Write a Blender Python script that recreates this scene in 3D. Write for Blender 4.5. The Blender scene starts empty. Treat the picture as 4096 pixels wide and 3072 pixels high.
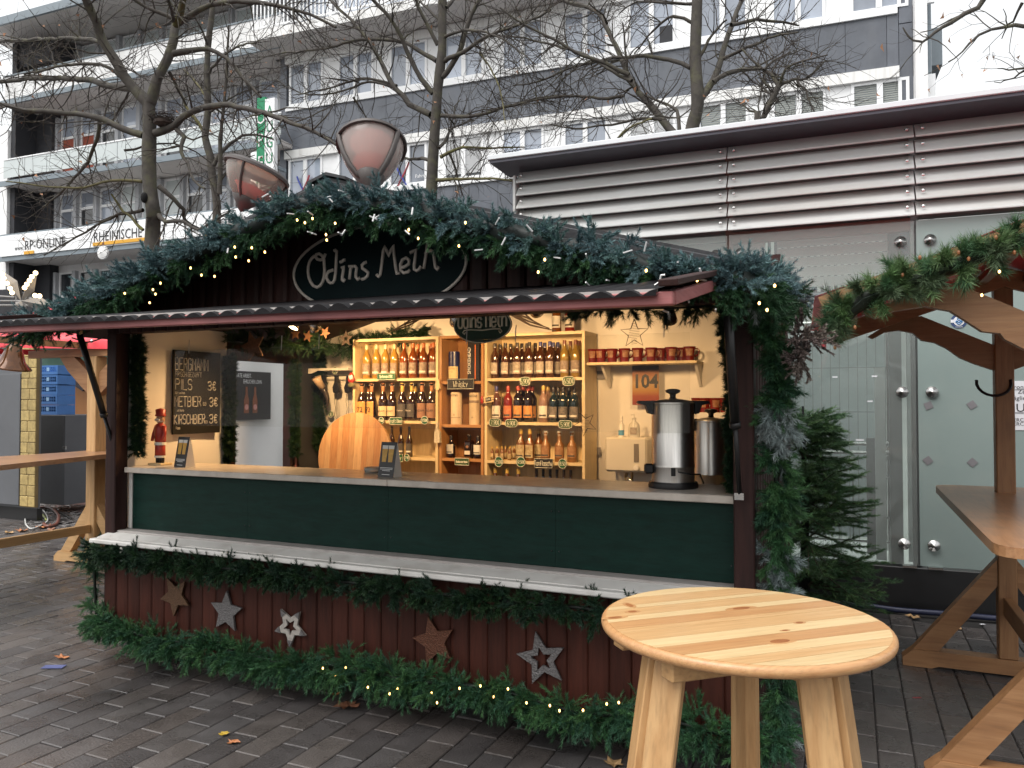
import bpy, math, random
import numpy as np
from mathutils import Vector, Matrix
random.seed(7); rng = np.random.default_rng(7)
R = math.radians
scene = bpy.context.scene
COL = scene.collection

# ------------------------------------------------------------------ camera, sky, sun, exposure
YAW, PITCH, EYE = R(23.8), R(1.36), 1.65
cam = bpy.data.cameras.new('camera'); cam.sensor_width = 36; cam.lens = 27.04
cam.clip_start = .05; cam.clip_end = 2000
cam_o = bpy.data.objects.new('camera', cam); COL.objects.link(cam_o)
cam_o.location = (0, 0, EYE); cam_o.rotation_euler = (R(90) + PITCH, 0, YAW)
scene.camera = cam_o

world = bpy.data.worlds.new('World'); scene.world = world; world.use_nodes = True
wn = world.node_tree; wn.nodes.clear()
sky = wn.nodes.new('ShaderNodeTexSky'); sky.sky_type = 'NISHITA'; sky.sun_disc = False
SUN_EL, SUN_AZ = R(62), R(205)
sky.sun_elevation = SUN_EL; sky.sun_rotation = SUN_AZ
sky.air_density = 2.0; sky.dust_density = 6.0; sky.ozone_density = 1.0
hs = wn.nodes.new('ShaderNodeHueSaturation'); hs.inputs['Saturation'].default_value = .18
gm_ = wn.nodes.new('ShaderNodeGamma'); gm_.inputs['Gamma'].default_value = .6
bg = wn.nodes.new('ShaderNodeBackground'); bg.inputs['Strength'].default_value = .15
wo = wn.nodes.new('ShaderNodeOutputWorld')
wn.links.new(sky.outputs[0], hs.inputs['Color']); wn.links.new(hs.outputs[0], gm_.inputs['Color']); wn.links.new(gm_.outputs[0], bg.inputs['Color'])
wn.links.new(bg.outputs[0], wo.inputs['Surface'])

sun = bpy.data.lights.new('sun', 'SUN'); sun.energy = .55; sun.angle = R(50); sun.color = (1, .97, .93)
sun_o = bpy.data.objects.new('sun', sun); COL.objects.link(sun_o)
# sun_rotation is measured clockwise from +Y
_sd = Vector((math.sin(SUN_AZ) * math.cos(SUN_EL), math.cos(SUN_AZ) * math.cos(SUN_EL), math.sin(SUN_EL)))
sun_o.rotation_euler = _sd.to_track_quat('Z', 'Y').to_euler(); sun_o.location = (0, -5, 30)

vs = scene.view_settings
vs.view_transform = 'Standard'; vs.look = 'None'; vs.gamma = 1; vs.use_curve_mapping = False
vs.exposure = 1.85
scene.cycles.max_bounces = 8; scene.cycles.transparent_max_bounces = 24
scene.cycles.use_denoising = True

# ------------------------------------------------------------------ where a photograph point lies in the place
def ray(px, py, psi=23.8):
    t = R(psi); u = (px - 2048.) / 3077.; v = (1536. - py) / 3077.
    fw = math.cos(PITCH) - v * math.sin(PITCH); z = math.sin(PITCH) + v * math.cos(PITCH)
    return Vector((u * math.cos(t) - fw * math.sin(t), u * math.sin(t) + fw * math.cos(t), z))
EYEV = Vector((0, 0, EYE))
def WY(px, py, Y, psi=23.8):
    d = ray(px, py, psi); return EYEV + d * (Y / d.y)
def WX(px, py, X, psi=23.8):
    d = ray(px, py, psi); return EYEV + d * (X / d.x)
def WZ(px, py, z, psi=23.8):
    d = ray(px, py, psi); return EYEV + d * ((z - EYE) / d.z)

# ------------------------------------------------------------------ objects
BASE = {}
def tag(o, label=None, cat=None, group=None, kind=None):
    if label: o['label'] = label
    if cat: o['category'] = cat
    if group: o['group'] = group
    if kind: o['kind'] = kind
    return o
def thing(name, label, cat, base=(0, 0, 0), group=None, psi=None):
    """Empty at the thing's base; psi: the camera yaw seen from the thing's own axes"""
    o = bpy.data.objects.new(name, None); COL.objects.link(o); o.empty_display_size = .1
    b = Vector(base); BASE[o.name] = b
    if psi is None: o.location = b
    else:
        a = YAW - R(psi); o.rotation_euler = (0, 0, a); o.location = Matrix.Rotation(a, 3, 'Z') @ b
    return tag(o, label, cat, group)
def root_base(p):
    while p is not None:
        if p.name in BASE: return BASE[p.name]
        p = p.parent
    return Vector((0, 0, 0))
def link(name, data, parent=None, loc=None):
    o = bpy.data.objects.new(name, data); COL.objects.link(o)
    if parent is not None: o.parent = parent
    if loc is not None: o.location = loc
    return o
def clone(root, loc, rotz=None, label=None, group=None):
    def rec(o, par):
        c = o.copy(); COL.objects.link(c)
        if par is not None: c.parent = par
        for ch in list(o.children): rec(ch, c)
        return c
    c = rec(root, None); c.location = loc; BASE[c.name] = Vector(loc)
    if rotz is not None: c.rotation_euler = (0, 0, rotz)
    if label: c['label'] = label
    if group: c['group'] = group
    return c

class MB:
    def __init__(s): s.v = []; s.f = []; s.t = []; s.cur = None
    def add(s, vs, fs):
        n = len(s.v); s.v += [tuple(p) for p in vs]; s.f += [tuple(i + n for i in f) for f in fs]
        if s.cur is not None or s.t: s.t += [s.cur or (1, 1, 1)] * len(vs)
        return s
    def obox(s, c, e, ax=None, ch=0.):
        ax = ax or (Vector((1, 0, 0)), Vector((0, 1, 0)), Vector((0, 0, 1)))
        c = Vector(c); hx, hy, hz = e[0] / 2, e[1] / 2, e[2] / 2
        def P(x, y, z): return c + ax[0] * x + ax[1] * y + ax[2] * z
        ch = min(ch, .45 * min(e))
        if ch <= 0:
            vs = [P(x, y, z) for x in (-hx, hx) for y in (-hy, hy) for z in (-hz, hz)]
            return s.add(vs, [(0, 1, 3, 2), (4, 6, 7, 5), (0, 4, 5, 1), (2, 3, 7, 6), (0, 2, 6, 4), (1, 5, 7, 3)])
        vs = []; idx = {}
        for i, x in enumerate((-1, 1)):
            for j, y in enumerate((-1, 1)):
                for k, z in enumerate((-1, 1)):
                    for a in range(3):
                        idx[i, j, k, a] = len(vs)
                        vs.append(P(x * (hx - (a != 0) * ch), y * (hy - (a != 1) * ch), z * (hz - (a != 2) * ch)))
        fs = []
        for a in range(3):
            b, c2 = (a + 1) % 3, (a + 2) % 3
            for sgn in (0, 1):
                q = []
                for (m, n) in ((0, 0), (1, 0), (1, 1), (0, 1)):
                    k = [0, 0, 0]; k[a] = sgn; k[b] = m; k[c2] = n; q.append(idx[(*k, a)])
                fs.append(tuple(q if sgn else q[::-1]))
        for a in range(3):   # edges along axis a
            b, c2 = (a + 1) % 3, (a + 2) % 3
            for m in (0, 1):
                for n in (0, 1):
                    k0 = [0, 0, 0]; k0[b] = m; k0[c2] = n; k1 = list(k0); k1[a] = 1
                    fs.append((idx[(*k0, b)], idx[(*k1, b)], idx[(*k1, c2)], idx[(*k0, c2)]))
        for i in (0, 1):
            for j in (0, 1):
                for k in (0, 1): fs.append((idx[i, j, k, 0], idx[i, j, k, 1], idx[i, j, k, 2]))
        return s.add(vs, fs)
    def box(s, x0, y0, z0, x1, y1, z1, ch=0.):
        return s.obox(((x0 + x1) / 2, (y0 + y1) / 2, (z0 + z1) / 2), (abs(x1 - x0), abs(y1 - y0), abs(z1 - z0)), None, ch)
    def beam(s, p, q, w, h, up=(0, 0, 1), ch=0.):
        p, q = Vector(p), Vector(q); d = q - p; L = d.length; d.normalize(); up = Vector(up)
        sd = d.cross(up)
        if sd.length < 1e-4: sd = d.cross(Vector((1, 0, 0)))
        sd.normalize(); u2 = sd.cross(d)
        return s.obox((p + q) / 2, (L, w, h), (d, sd, u2), ch)
    def tube(s, pts, rad, n=6, cap=True):
        pts = [Vector(p) for p in pts]; m = len(pts)
        if not hasattr(rad, '__len__'): rad = [rad] * m
        vs = []; fs = []; prev = None
        for i in range(m):
            d = (pts[min(i + 1, m - 1)] - pts[max(i - 1, 0)])
            if d.length < 1e-9: d = Vector((0, 0, 1))
            d.normalize()
            if prev is None:
                a = d.cross(Vector((0, 0, 1)))
                if a.length < .05: a = d.cross(Vector((1, 0, 0)))
            else: a = prev - d * prev.dot(d)
            if a.length < 1e-6: a = d.orthogonal()
            a.normalize(); prev = a; b = d.cross(a)
            for k in range(n):
                t = 2 * math.pi * k / n; vs.append(pts[i] + (a * math.cos(t) + b * math.sin(t)) * rad[i])
        for i in range(m - 1):
            for k in range(n):
                k2 = (k + 1) % n; fs.append((i * n + k, i * n + k2, (i + 1) * n + k2, (i + 1) * n + k))
        if cap: fs.append(tuple(range(n))[::-1]); fs.append(tuple(range((m - 1) * n, m * n)))
        return s.add(vs, fs)
    def lathe(s, prof, n=16, c=(0, 0, 0), M=None, a0=0., a1=2 * math.pi):
        c = Vector(c); full = abs(a1 - a0 - 2 * math.pi) < 1e-6; m = n if full else n + 1
        vs = []
        for r, z in prof:
            for k in range(m):
                t = a0 + (a1 - a0) * k / n; p = Vector((r * math.cos(t), r * math.sin(t), z))
                vs.append(c + (M @ p if M is not None else p))
        fs = []
        for i in range(len(prof) - 1):
            for k in range(n):
                k2 = (k + 1) % m; fs.append((i * m + k, i * m + k2, (i + 1) * m + k2, (i + 1) * m + k))
        return s.add(vs, fs)
    def prism(s, poly, t, o, ax, ay, az):
        """2-D outline in the ax/ay plane at o, thickness t along az"""
        o, ax, ay, az = Vector(o), Vector(ax), Vector(ay), Vector(az); n = len(poly)
        vs = [o + ax * x + ay * y for x, y in poly] + [o + ax * x + ay * y + az * t for x, y in poly]
        fs = [tuple(range(n))[::-1], tuple(range(n, 2 * n))]
        fs += [(i, (i + 1) % n, n + (i + 1) % n, n + i) for i in range(n)]
        return s.add(vs, fs)
    def ring(s, outer, inner, t, o, ax, ay, az):
        o, ax, ay, az = Vector(o), Vector(ax), Vector(ay), Vector(az); n = len(outer)
        P = lambda q, z: [o + ax * x + ay * y + az * z for x, y in q]
        vs = P(outer, 0) + P(inner, 0) + P(outer, t) + P(inner, t); fs = []
        for i in range(n):
            j = (i + 1) % n
            fs += [(i, n + i, n + j, j), (2 * n + i, 2 * n + j, 3 * n + j, 3 * n + i), (i, j, 2 * n + j, 2 * n + i), (n + j, n + i, 3 * n + i, 3 * n + j)]
        return s.add(vs, fs)
    def ball(s, c, r, n=8, m=6, sc=(1, 1, 1)):
        prof = [(max(1e-4, math.sin(math.pi * i / m)), -math.cos(math.pi * i / m)) for i in range(m + 1)]
        M = Matrix.Diagonal((r * sc[0], r * sc[1], r * sc[2])); return s.lathe(prof, n, c, M)
    def quad(s, a, b, c, d): return s.add([a, b, c, d], [(0, 1, 2, 3)])
    def mesh(s, name, mat, base=(0, 0, 0), smooth=False):
        me = bpy.data.meshes.new(name); b = Vector(base)
        me.from_pydata([(p[0] - b.x, p[1] - b.y, p[2] - b.z) for p in s.v], [], s.f)
        if s.t:
            ca = me.color_attributes.new('tint', 'FLOAT_COLOR', 'POINT')
            ca.data.foreach_set('color', [x for c in s.t for x in (*c, 1)])
        if mat is not None: me.materials.append(mat)
        if smooth: me.polygons.foreach_set('use_smooth', [True] * len(me.polygons))
        me.update(); return me
    def build(s, name, mat, parent=None, smooth=False, auto=None):
        """geometry was given in the place's coordinates; parent's base is taken off"""
        me = s.mesh(name, mat, root_base(parent) if parent is not None else (0, 0, 0), smooth or auto is not None)
        if auto is not None: me.set_sharp_from_angle(angle=R(auto))
        return link(name, me, parent)
    def solo(s, name, mat, base, label, cat, group=None, smooth=False, auto=None, psi=None):
        """a thing that is one mesh, origin at its base"""
        me = s.mesh(name, mat, base, smooth or auto is not None)
        if auto is not None: me.set_sharp_from_angle(angle=R(auto))
        o = link(name, me, None, base); BASE[o.name] = Vector(base)
        if psi is not None:
            a = YAW - R(psi); o.rotation_euler = (0, 0, a); o.location = Matrix.Rotation(a, 3, 'Z') @ Vector(base)
        return tag(o, label, cat, group)

def soup(name, V, F, mat, parent=None, tint=None, base=(0, 0, 0)):
    """big triangle mesh from numpy arrays: V (n,3), F (m,3)"""
    me = bpy.data.meshes.new(name); V = np.asarray(V, dtype=np.float32) - np.asarray(tuple(base), dtype=np.float32)
    n, m, k = len(V), len(F), F.shape[1]
    me.vertices.add(n); me.vertices.foreach_set('co', V.ravel())
    me.loops.add(m * k); me.loops.foreach_set('vertex_index', F.astype(np.int32).ravel())
    me.polygons.add(m); me.polygons.foreach_set('loop_start', np.arange(0, m * k, k, dtype=np.int32))
    me.update(calc_edges=True)
    if tint is not None:
        ca = me.color_attributes.new('tint', 'FLOAT_COLOR', 'POINT')
        ca.data.foreach_set('color', np.hstack([tint, np.ones((n, 1))]).astype(np.float32).ravel())
    me.materials.append(mat)
    return link(name, me, parent)

# ------------------------------------------------------------------ materials
def M(name, col, rough=.6, var=.18, scale=6., bump=.0, bscale=80., metal=0., grain=None, rnd=0., tint=False,
      col2=None, rvar=0., emit=0., alpha=1., coat=0., spec=.5, trans=0., dirt=None, streak=.82):
    m = bpy.data.materials.new(name); m.use_nodes = True; nt = m.node_tree; N = nt.nodes; L = nt.links
    b = N['Principled BSDF']; b.inputs['Roughness'].default_value = rough; b.inputs['Metallic'].default_value = metal
    b.inputs['Specular IOR Level'].default_value = spec
    tc = N.new('ShaderNodeTexCoord'); oi = N.new('ShaderNodeObjectInfo')
    ad = N.new('ShaderNodeVectorMath'); ad.operation = 'ADD'
    L.new(tc.outputs['Object'], ad.inputs[0]); L.new(oi.outputs['Location'], ad.inputs[1])
    vec = ad.outputs[0]
    if grain:
        mp = N.new('ShaderNodeMapping'); mp.inputs['Scale'].default_value = grain; L.new(vec, mp.inputs['Vector']); vec = mp.outputs[0]
    nz = N.new('ShaderNodeTexNoise'); nz.inputs['Scale'].default_value = scale; nz.inputs['Detail'].default_value = 5
    nz.inputs['Roughness'].default_value = .62
    if grain: nz.inputs['Distortion'].default_value = .6
    L.new(vec, nz.inputs['Vector'])
    cr = N.new('ShaderNodeValToRGB'); cr.color_ramp.elements[0].position = .28; cr.color_ramp.elements[1].position = .72
    c2 = col2 or tuple(min(1, c * (1 + var)) for c in col); c1 = col if col2 else tuple(c * (1 - var) for c in col)
    cr.color_ramp.elements[0].color = (*c1, 1); cr.color_ramp.elements[1].color = (*c2, 1)
    L.new(nz.outputs['Fac'], cr.inputs['Fac']); out = cr.outputs['Color']
    def mul(a, bsock=None, bval=None):
        mx = N.new('ShaderNodeMix'); mx.data_type = 'RGBA'; mx.blend_type = 'MULTIPLY'; mx.inputs[0].default_value = 1
        L.new(a, mx.inputs[6])
        if bsock is not None: L.new(bsock, mx.inputs[7])
        return mx.outputs[2]
    if dirt:     # (colour, scale, amount): stains of their own shape
        n2 = N.new('ShaderNodeTexNoise'); n2.inputs['Scale'].default_value = dirt[1]; n2.inputs['Detail'].default_value = 6
        if len(dirt) > 3:
            mp2 = N.new('ShaderNodeMapping'); mp2.inputs['Scale'].default_value = dirt[3]; L.new(ad.outputs[0], mp2.inputs['Vector']); L.new(mp2.outputs[0], n2.inputs['Vector'])
        else: L.new(ad.outputs[0], n2.inputs['Vector'])
        r2 = N.new('ShaderNodeMapRange'); r2.inputs[1].default_value = .5; r2.inputs[2].default_value = .72; r2.inputs[4].default_value = dirt[2]
        L.new(n2.outputs['Fac'], r2.inputs[0])
        mx = N.new('ShaderNodeMix'); mx.data_type = 'RGBA'; L.new(r2.outputs[0], mx.inputs[0]); L.new(out, mx.inputs[6]); mx.inputs[7].default_value = (*dirt[0], 1)
        out = mx.outputs[2]
    if grain:    # fine dark fibre lines
        mp3 = N.new('ShaderNodeMapping'); mp3.inputs['Scale'].default_value = (3.2, 3.2, 3.2); L.new(vec, mp3.inputs['Vector'])
        n5 = N.new('ShaderNodeTexNoise'); n5.inputs['Scale'].default_value = scale; n5.inputs['Detail'].default_value = 3; L.new(mp3.outputs[0], n5.inputs['Vector'])
        r5 = N.new('ShaderNodeMapRange'); r5.inputs[1].default_value = .3; r5.inputs[2].default_value = .5; r5.inputs[3].default_value = streak; r5.inputs[4].default_value = 1.0
        L.new(n5.outputs['Fac'], r5.inputs[0]); out = mul(out, r5.outputs[0])
    if rnd:
        mr = N.new('ShaderNodeMapRange'); mr.inputs[3].default_value = 1 - rnd; mr.inputs[4].default_value = 1 + rnd
        L.new(oi.outputs['Random'], mr.inputs[0]); out = mul(out, mr.outputs[0])
    if tint:
        at = N.new('ShaderNodeAttribute'); at.attribute_name = 'tint'; out = mul(out, at.outputs['Color'])
    L.new(out, b.inputs['Base Color'])
    if rvar:
        n3 = N.new('ShaderNodeTexNoise'); n3.inputs['Scale'].default_value = scale * .5; n3.inputs['Detail'].default_value = 4; L.new(ad.outputs[0], n3.inputs['Vector'])
        r3 = N.new('ShaderNodeMapRange'); r3.inputs[1].default_value = .35; r3.inputs[2].default_value = .65
        r3.inputs[3].default_value = max(.03, rough - rvar); r3.inputs[4].default_value = min(1, rough + rvar)
        L.new(n3.outputs['Fac'], r3.inputs[0]); L.new(r3.outputs[0], b.inputs['Roughness'])
    if bump:
        n4 = N.new('ShaderNodeTexNoise'); n4.inputs['Scale'].default_value = bscale; n4.inputs['Detail'].default_value = 4
        L.new(vec, n4.inputs['Vector'])
        bp = N.new('ShaderNodeBump'); bp.inputs['Strength'].default_value = bump; bp.inputs['Distance'].default_value = .01
        L.new(n4.outputs['Fac'], bp.inputs['Height']); L.new(bp.outputs[0], b.inputs['Normal'])
    if emit:
        L.new(out, b.inputs['Emission Color']); b.inputs['Emission Strength'].default_value = emit
    if coat: b.inputs['Coat Weight'].default_value = coat; b.inputs['Coat Roughness'].default_value = .08
    if trans: b.inputs['Transmission Weight'].default_value = trans
    return m

def glassy(name, col, rough=.03, clear=.8, ior=1.45):
    """thin sheet: see-through with a Fresnel sheen"""
    m = bpy.data.materials.new(name); m.use_nodes = True; nt = m.node_tree; N = nt.nodes; L = nt.links; N.clear()
    tr = N.new('ShaderNodeBsdfTransparent'); tr.inputs[0].default_value = (*col, 1)
    gl = N.new('ShaderNodeBsdfGlossy'); gl.inputs['Roughness'].default_value = rough
    df = N.new('ShaderNodeBsdfDiffuse'); df.inputs[0].default_value = (*col, 1)
    fr = N.new('ShaderNodeFresnel'); fr.inputs[0].default_value = ior
    mx0 = N.new('ShaderNodeMixShader'); mx0.inputs[0].default_value = clear
    L.new(df.outputs[0], mx0.inputs[1]); L.new(tr.outputs[0], mx0.inputs[2])
    mx = N.new('ShaderNodeMixShader'); o = N.new('ShaderNodeOutputMaterial')
    L.new(fr.outputs[0], mx.inputs[0]); L.new(mx0.outputs[0], mx.inputs[1]); L.new(gl.outputs[0], mx.inputs[2]); L.new(mx.outputs[0], o.inputs[0])
    return m

def wood_axis(a): return {'x': (1.2, 14, 14), 'y': (14, 1.2, 14), 'z': (14, 14, 1.2)}[a]
def wood(name, c1, c2, axis='x', rough=.55, rnd=.12, bump=.12, scale=2.2, **k):
    return M(name, c1, rough, col2=c2, scale=scale, grain=wood_axis(axis), rnd=rnd, bump=bump, bscale=6, **k)
MAT = {}
def W3(key, c1, c2, **k):
    for a in 'xyz': MAT[key + a] = wood(key + '_' + a, c1, c2, a, **k)

# ------------------------------------------------------------------ lettering
GL = {'A':'00 26 40|12 32','B':'00 06 36 45 44 33 03|33 42 41 30 00','C':'45 36 16 05 01 10 30 41','D':'00 06 26 44 42 20 00','E':'46 06 00 40|03 33',
'F':'46 06 00|03 33','G':'45 36 16 05 01 10 30 41 43 23','H':'00 06|40 46|03 43','I':'10 16','K':'00 06|46 03 40','L':'06 00 40','M':'00 06 23 46 40',
'N':'00 06 40 46','O':'10 01 05 16 36 45 41 30 10','P':'00 06 36 45 44 33 03','R':'00 06 36 45 44 33 03|23 40','S':'45 36 16 05 04 13 33 42 41 30 10 01',
'T':'06 46|26 20','U':'06 01 10 30 41 46','W':'06 10 23 30 46','Z':'06 46 00 40','a':'44 40|43 34 14 03 01 10 30 41','b':'06 00|03 14 34 43 41 30 10 01',
'c':'43 34 14 03 01 10 30 41','d':'46 40|43 34 14 03 01 10 30 41','e':'02 42 43 34 14 03 01 10 30 41','f':'36 26 15 10|03 33','g':'43 34 14 03 02 11 31 42|44 41 30 10',
'h':'06 00|03 14 34 43 40','i':'10 14|15 16','k':'06 00|34 02 30','l':'16 11 20','n':'04 00|03 14 34 43 40','o':'10 01 03 14 34 43 41 30 10','r':'04 00|02 14 34',
's':'43 34 14 03 12 32 41 30 10 01','t':'16 11 20 30|04 34','u':'04 01 10 30 41|44 40','w':'04 10 23 30 44','y':'04 22|44 10','z':'04 44 00 40','m':'04 00|03 14 23 20|23 34 43 40',
'0':'10 01 05 16 36 45 41 30 10','1':'04 26 20','2':'05 16 36 45 44 00 40','3':'05 16 36 45 44 33 42 41 30 10 01|33 13','4':'30 36 02 42','5':'46 06 03 33 42 41 30 00',
'6':'36 14 02 01 10 30 41 42 33 13 02','7':'06 46 10','8':'13 04 05 16 36 45 44 33 13 02 01 10 30 41 42 33','9':'43 13 04 05 16 36 45 42 10','E2':'45 36 26 15 11 20 30 41|04 34|02 32',
',':'11 00','.':'10 11','-':'03 33','ö':'10 01 03 14 34 43 41 30 10|15 16|35 36','!':'10 11|12 16'}
def strokes(mb, text, o, ax, ay, h, r, wid=.62, n=4, jit=.0, space=1.3):
    """hand lettering: each stroke a thin raised tube; o = start of the base line; returns the end"""
    o, ax, ay = Vector(o), Vector(ax).normalized(), Vector(ay).normalized(); x = 0.; u = h / 6.
    for ch in text:
        if ch == ' ': x += 3 * u * wid; continue
        g = GL['E2'] if ch == '€' else GL.get(ch)
        if g is None: x += 4 * u * wid; continue
        w = 0
        for st in g.split('|'):
            pts = []
            for q in st.split():
                gx, gy = int(q[0]), int(q[1]); w = max(w, gx)
                pts.append(o + ax * (x + (gx + random.uniform(-jit, jit)) * u * wid) + ay * ((gy + random.uniform(-jit, jit)) * u))
            mb.tube(pts, r, n)
        x += (w + space) * u * wid
    return x
def text_w(text, h, wid=.62, space=1.3): return strokes(MB(), text, (0, 0, 0), (1, 0, 0), (0, 0, 1), h, .001, wid, 3, 0, space)
def strokes_c(mb, text, c, ax, ay, h, r, wid=.62, **k):
    w = text_w(text, h, wid) - 1.3 * h / 6 * wid
    strokes(mb, text, Vector(c) - Vector(ax).normalized() * w / 2 - Vector(ay).normalized() * h / 2, ax, ay, h, r, wid, **k)
def font(name, text, o, ax, ay, size, mat, parent, sx=1., ext=.0, align='LEFT', bold=0.):
    """printed lettering from Blender's built-in face; o in the place's coordinates of the parent"""
    cu = bpy.data.curves.new(name, 'FONT'); cu.body = text; cu.size = size; cu.extrude = ext; cu.align_x = align; cu.resolution_u = 2; cu.offset = bold
    tmp = bpy.data.objects.new(name, cu); me = bpy.data.meshes.new_from_object(tmp); me.name = name
    bpy.data.objects.remove(tmp); bpy.data.curves.remove(cu); me.materials.clear(); me.materials.append(mat)
    ob = link(name, me, parent)
    ax, ay = Vector(ax).normalized(), Vector(ay).normalized(); az = ax.cross(ay)
    m = Matrix((ax * sx, ay, az)).transposed().to_4x4(); m.translation = Vector(o) - root_base(parent)
    ob.matrix_basis = m; return ob
ORD = ['first', 'second', 'third', 'fourth', 'fifth', 'sixth', 'seventh', 'eighth', 'ninth', 'tenth', 'eleventh', 'twelfth', 'thirteenth', 'fourteenth', 'fifteenth', 'sixteenth', 'seventeenth', 'eighteenth', 'nineteenth', 'twentieth']
X, Y, Z = Vector((1, 0, 0)), Vector((0, 1, 0)), Vector((0, 0, 1))
def circle(rx, ry, n=32, ph=0.): return [(rx * math.cos(2 * math.pi * i / n + ph), ry * math.sin(2 * math.pi * i / n + ph)) for i in range(n)]
def star(ro, ri, rot=0., n=5): return [((ro if i % 2 == 0 else ri) * math.cos(R(90) + rot + math.pi * i / n), (ro if i % 2 == 0 else ri) * math.sin(R(90) + rot + math.pi * i / n)) for i in range(2 * n)]

# ------------------------------------------------------------------ evergreen sprigs
def sprigs(P, D, L, nn=50, nl=.028, nw=.0028, cols=None, ang=(.5, 1.1)):
    """P, D: (k,3) starts and directions of k sprigs of length L (k,); returns needle triangles and their tint"""
    k = len(P); D = D / np.linalg.norm(D, axis=1, keepdims=True)
    t = np.tile(np.linspace(0, 1, nn)[None, :], (k, 1)) + rng.normal(0, .01, (k, nn))
    a = np.cross(D, [.3, .2, 1.]); a /= np.linalg.norm(a, axis=1, keepdims=True); b = np.cross(D, a)
    th = np.arange(nn)[None, :] * 2.4 + rng.uniform(0, 6.3, (k, 1)) + rng.normal(0, .3, (k, nn))
    ph = rng.uniform(ang[0], ang[1], (k, nn)) * (1 - .35 * t)
    dirs = D[:, None, :] * np.cos(ph)[..., None] + (a[:, None, :] * np.cos(th)[..., None] + b[:, None, :] * np.sin(th)[..., None]) * np.sin(ph)[..., None]
    base = P[:, None, :] + D[:, None, :] * (t * L[:, None])[..., None]
    ln = nl * rng.uniform(.75, 1.2, (k, nn)); tip = base + dirs * ln[..., None]
    side = np.cross(dirs, rng.normal(0, 1, (k, nn, 3))); side /= np.linalg.norm(side, axis=2, keepdims=True) + 1e-9
    side *= nw / 2
    V = np.stack([base - side, base + side, tip], axis=2).reshape(-1, 3)
    F = np.arange(len(V)).reshape(-1, 3)
    C = np.ones((k, 3)) if cols is None else cols
    T = np.repeat(C[:, None, :] * rng.uniform(.75, 1.25, (k, nn, 1)), 3, axis=1).reshape(-1, 3)
    return V, F, T
def path_sample(pts, n):
    pts = np.array([tuple(p) for p in pts]); seg = np.linalg.norm(np.diff(pts, axis=0), axis=1); s = np.concatenate([[0], np.cumsum(seg)])
    q = np.linspace(0, s[-1], n); P = np.stack([np.interp(q, s, pts[:, i]) for i in range(3)], axis=1)
    T = np.gradient(P, axis=0); T /= np.linalg.norm(T, axis=1, keepdims=True) + 1e-9
    return P, T, s[-1]
GREEN = np.array([(.034, .105, .040), (.028, .085, .036), (.05, .13, .045), (.032, .095, .052)])
TEAL = np.array([(.085, .155, .165), (.115, .20, .21), (.07, .125, .14), (.095, .175, .165)])
FROST = np.array([(.27, .32, .32), (.2, .25, .25)])
PINE = np.array([(.09, .17, .06), (.07, .15, .07), (.12, .2, .08), (.1, .15, .08)])
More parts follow.
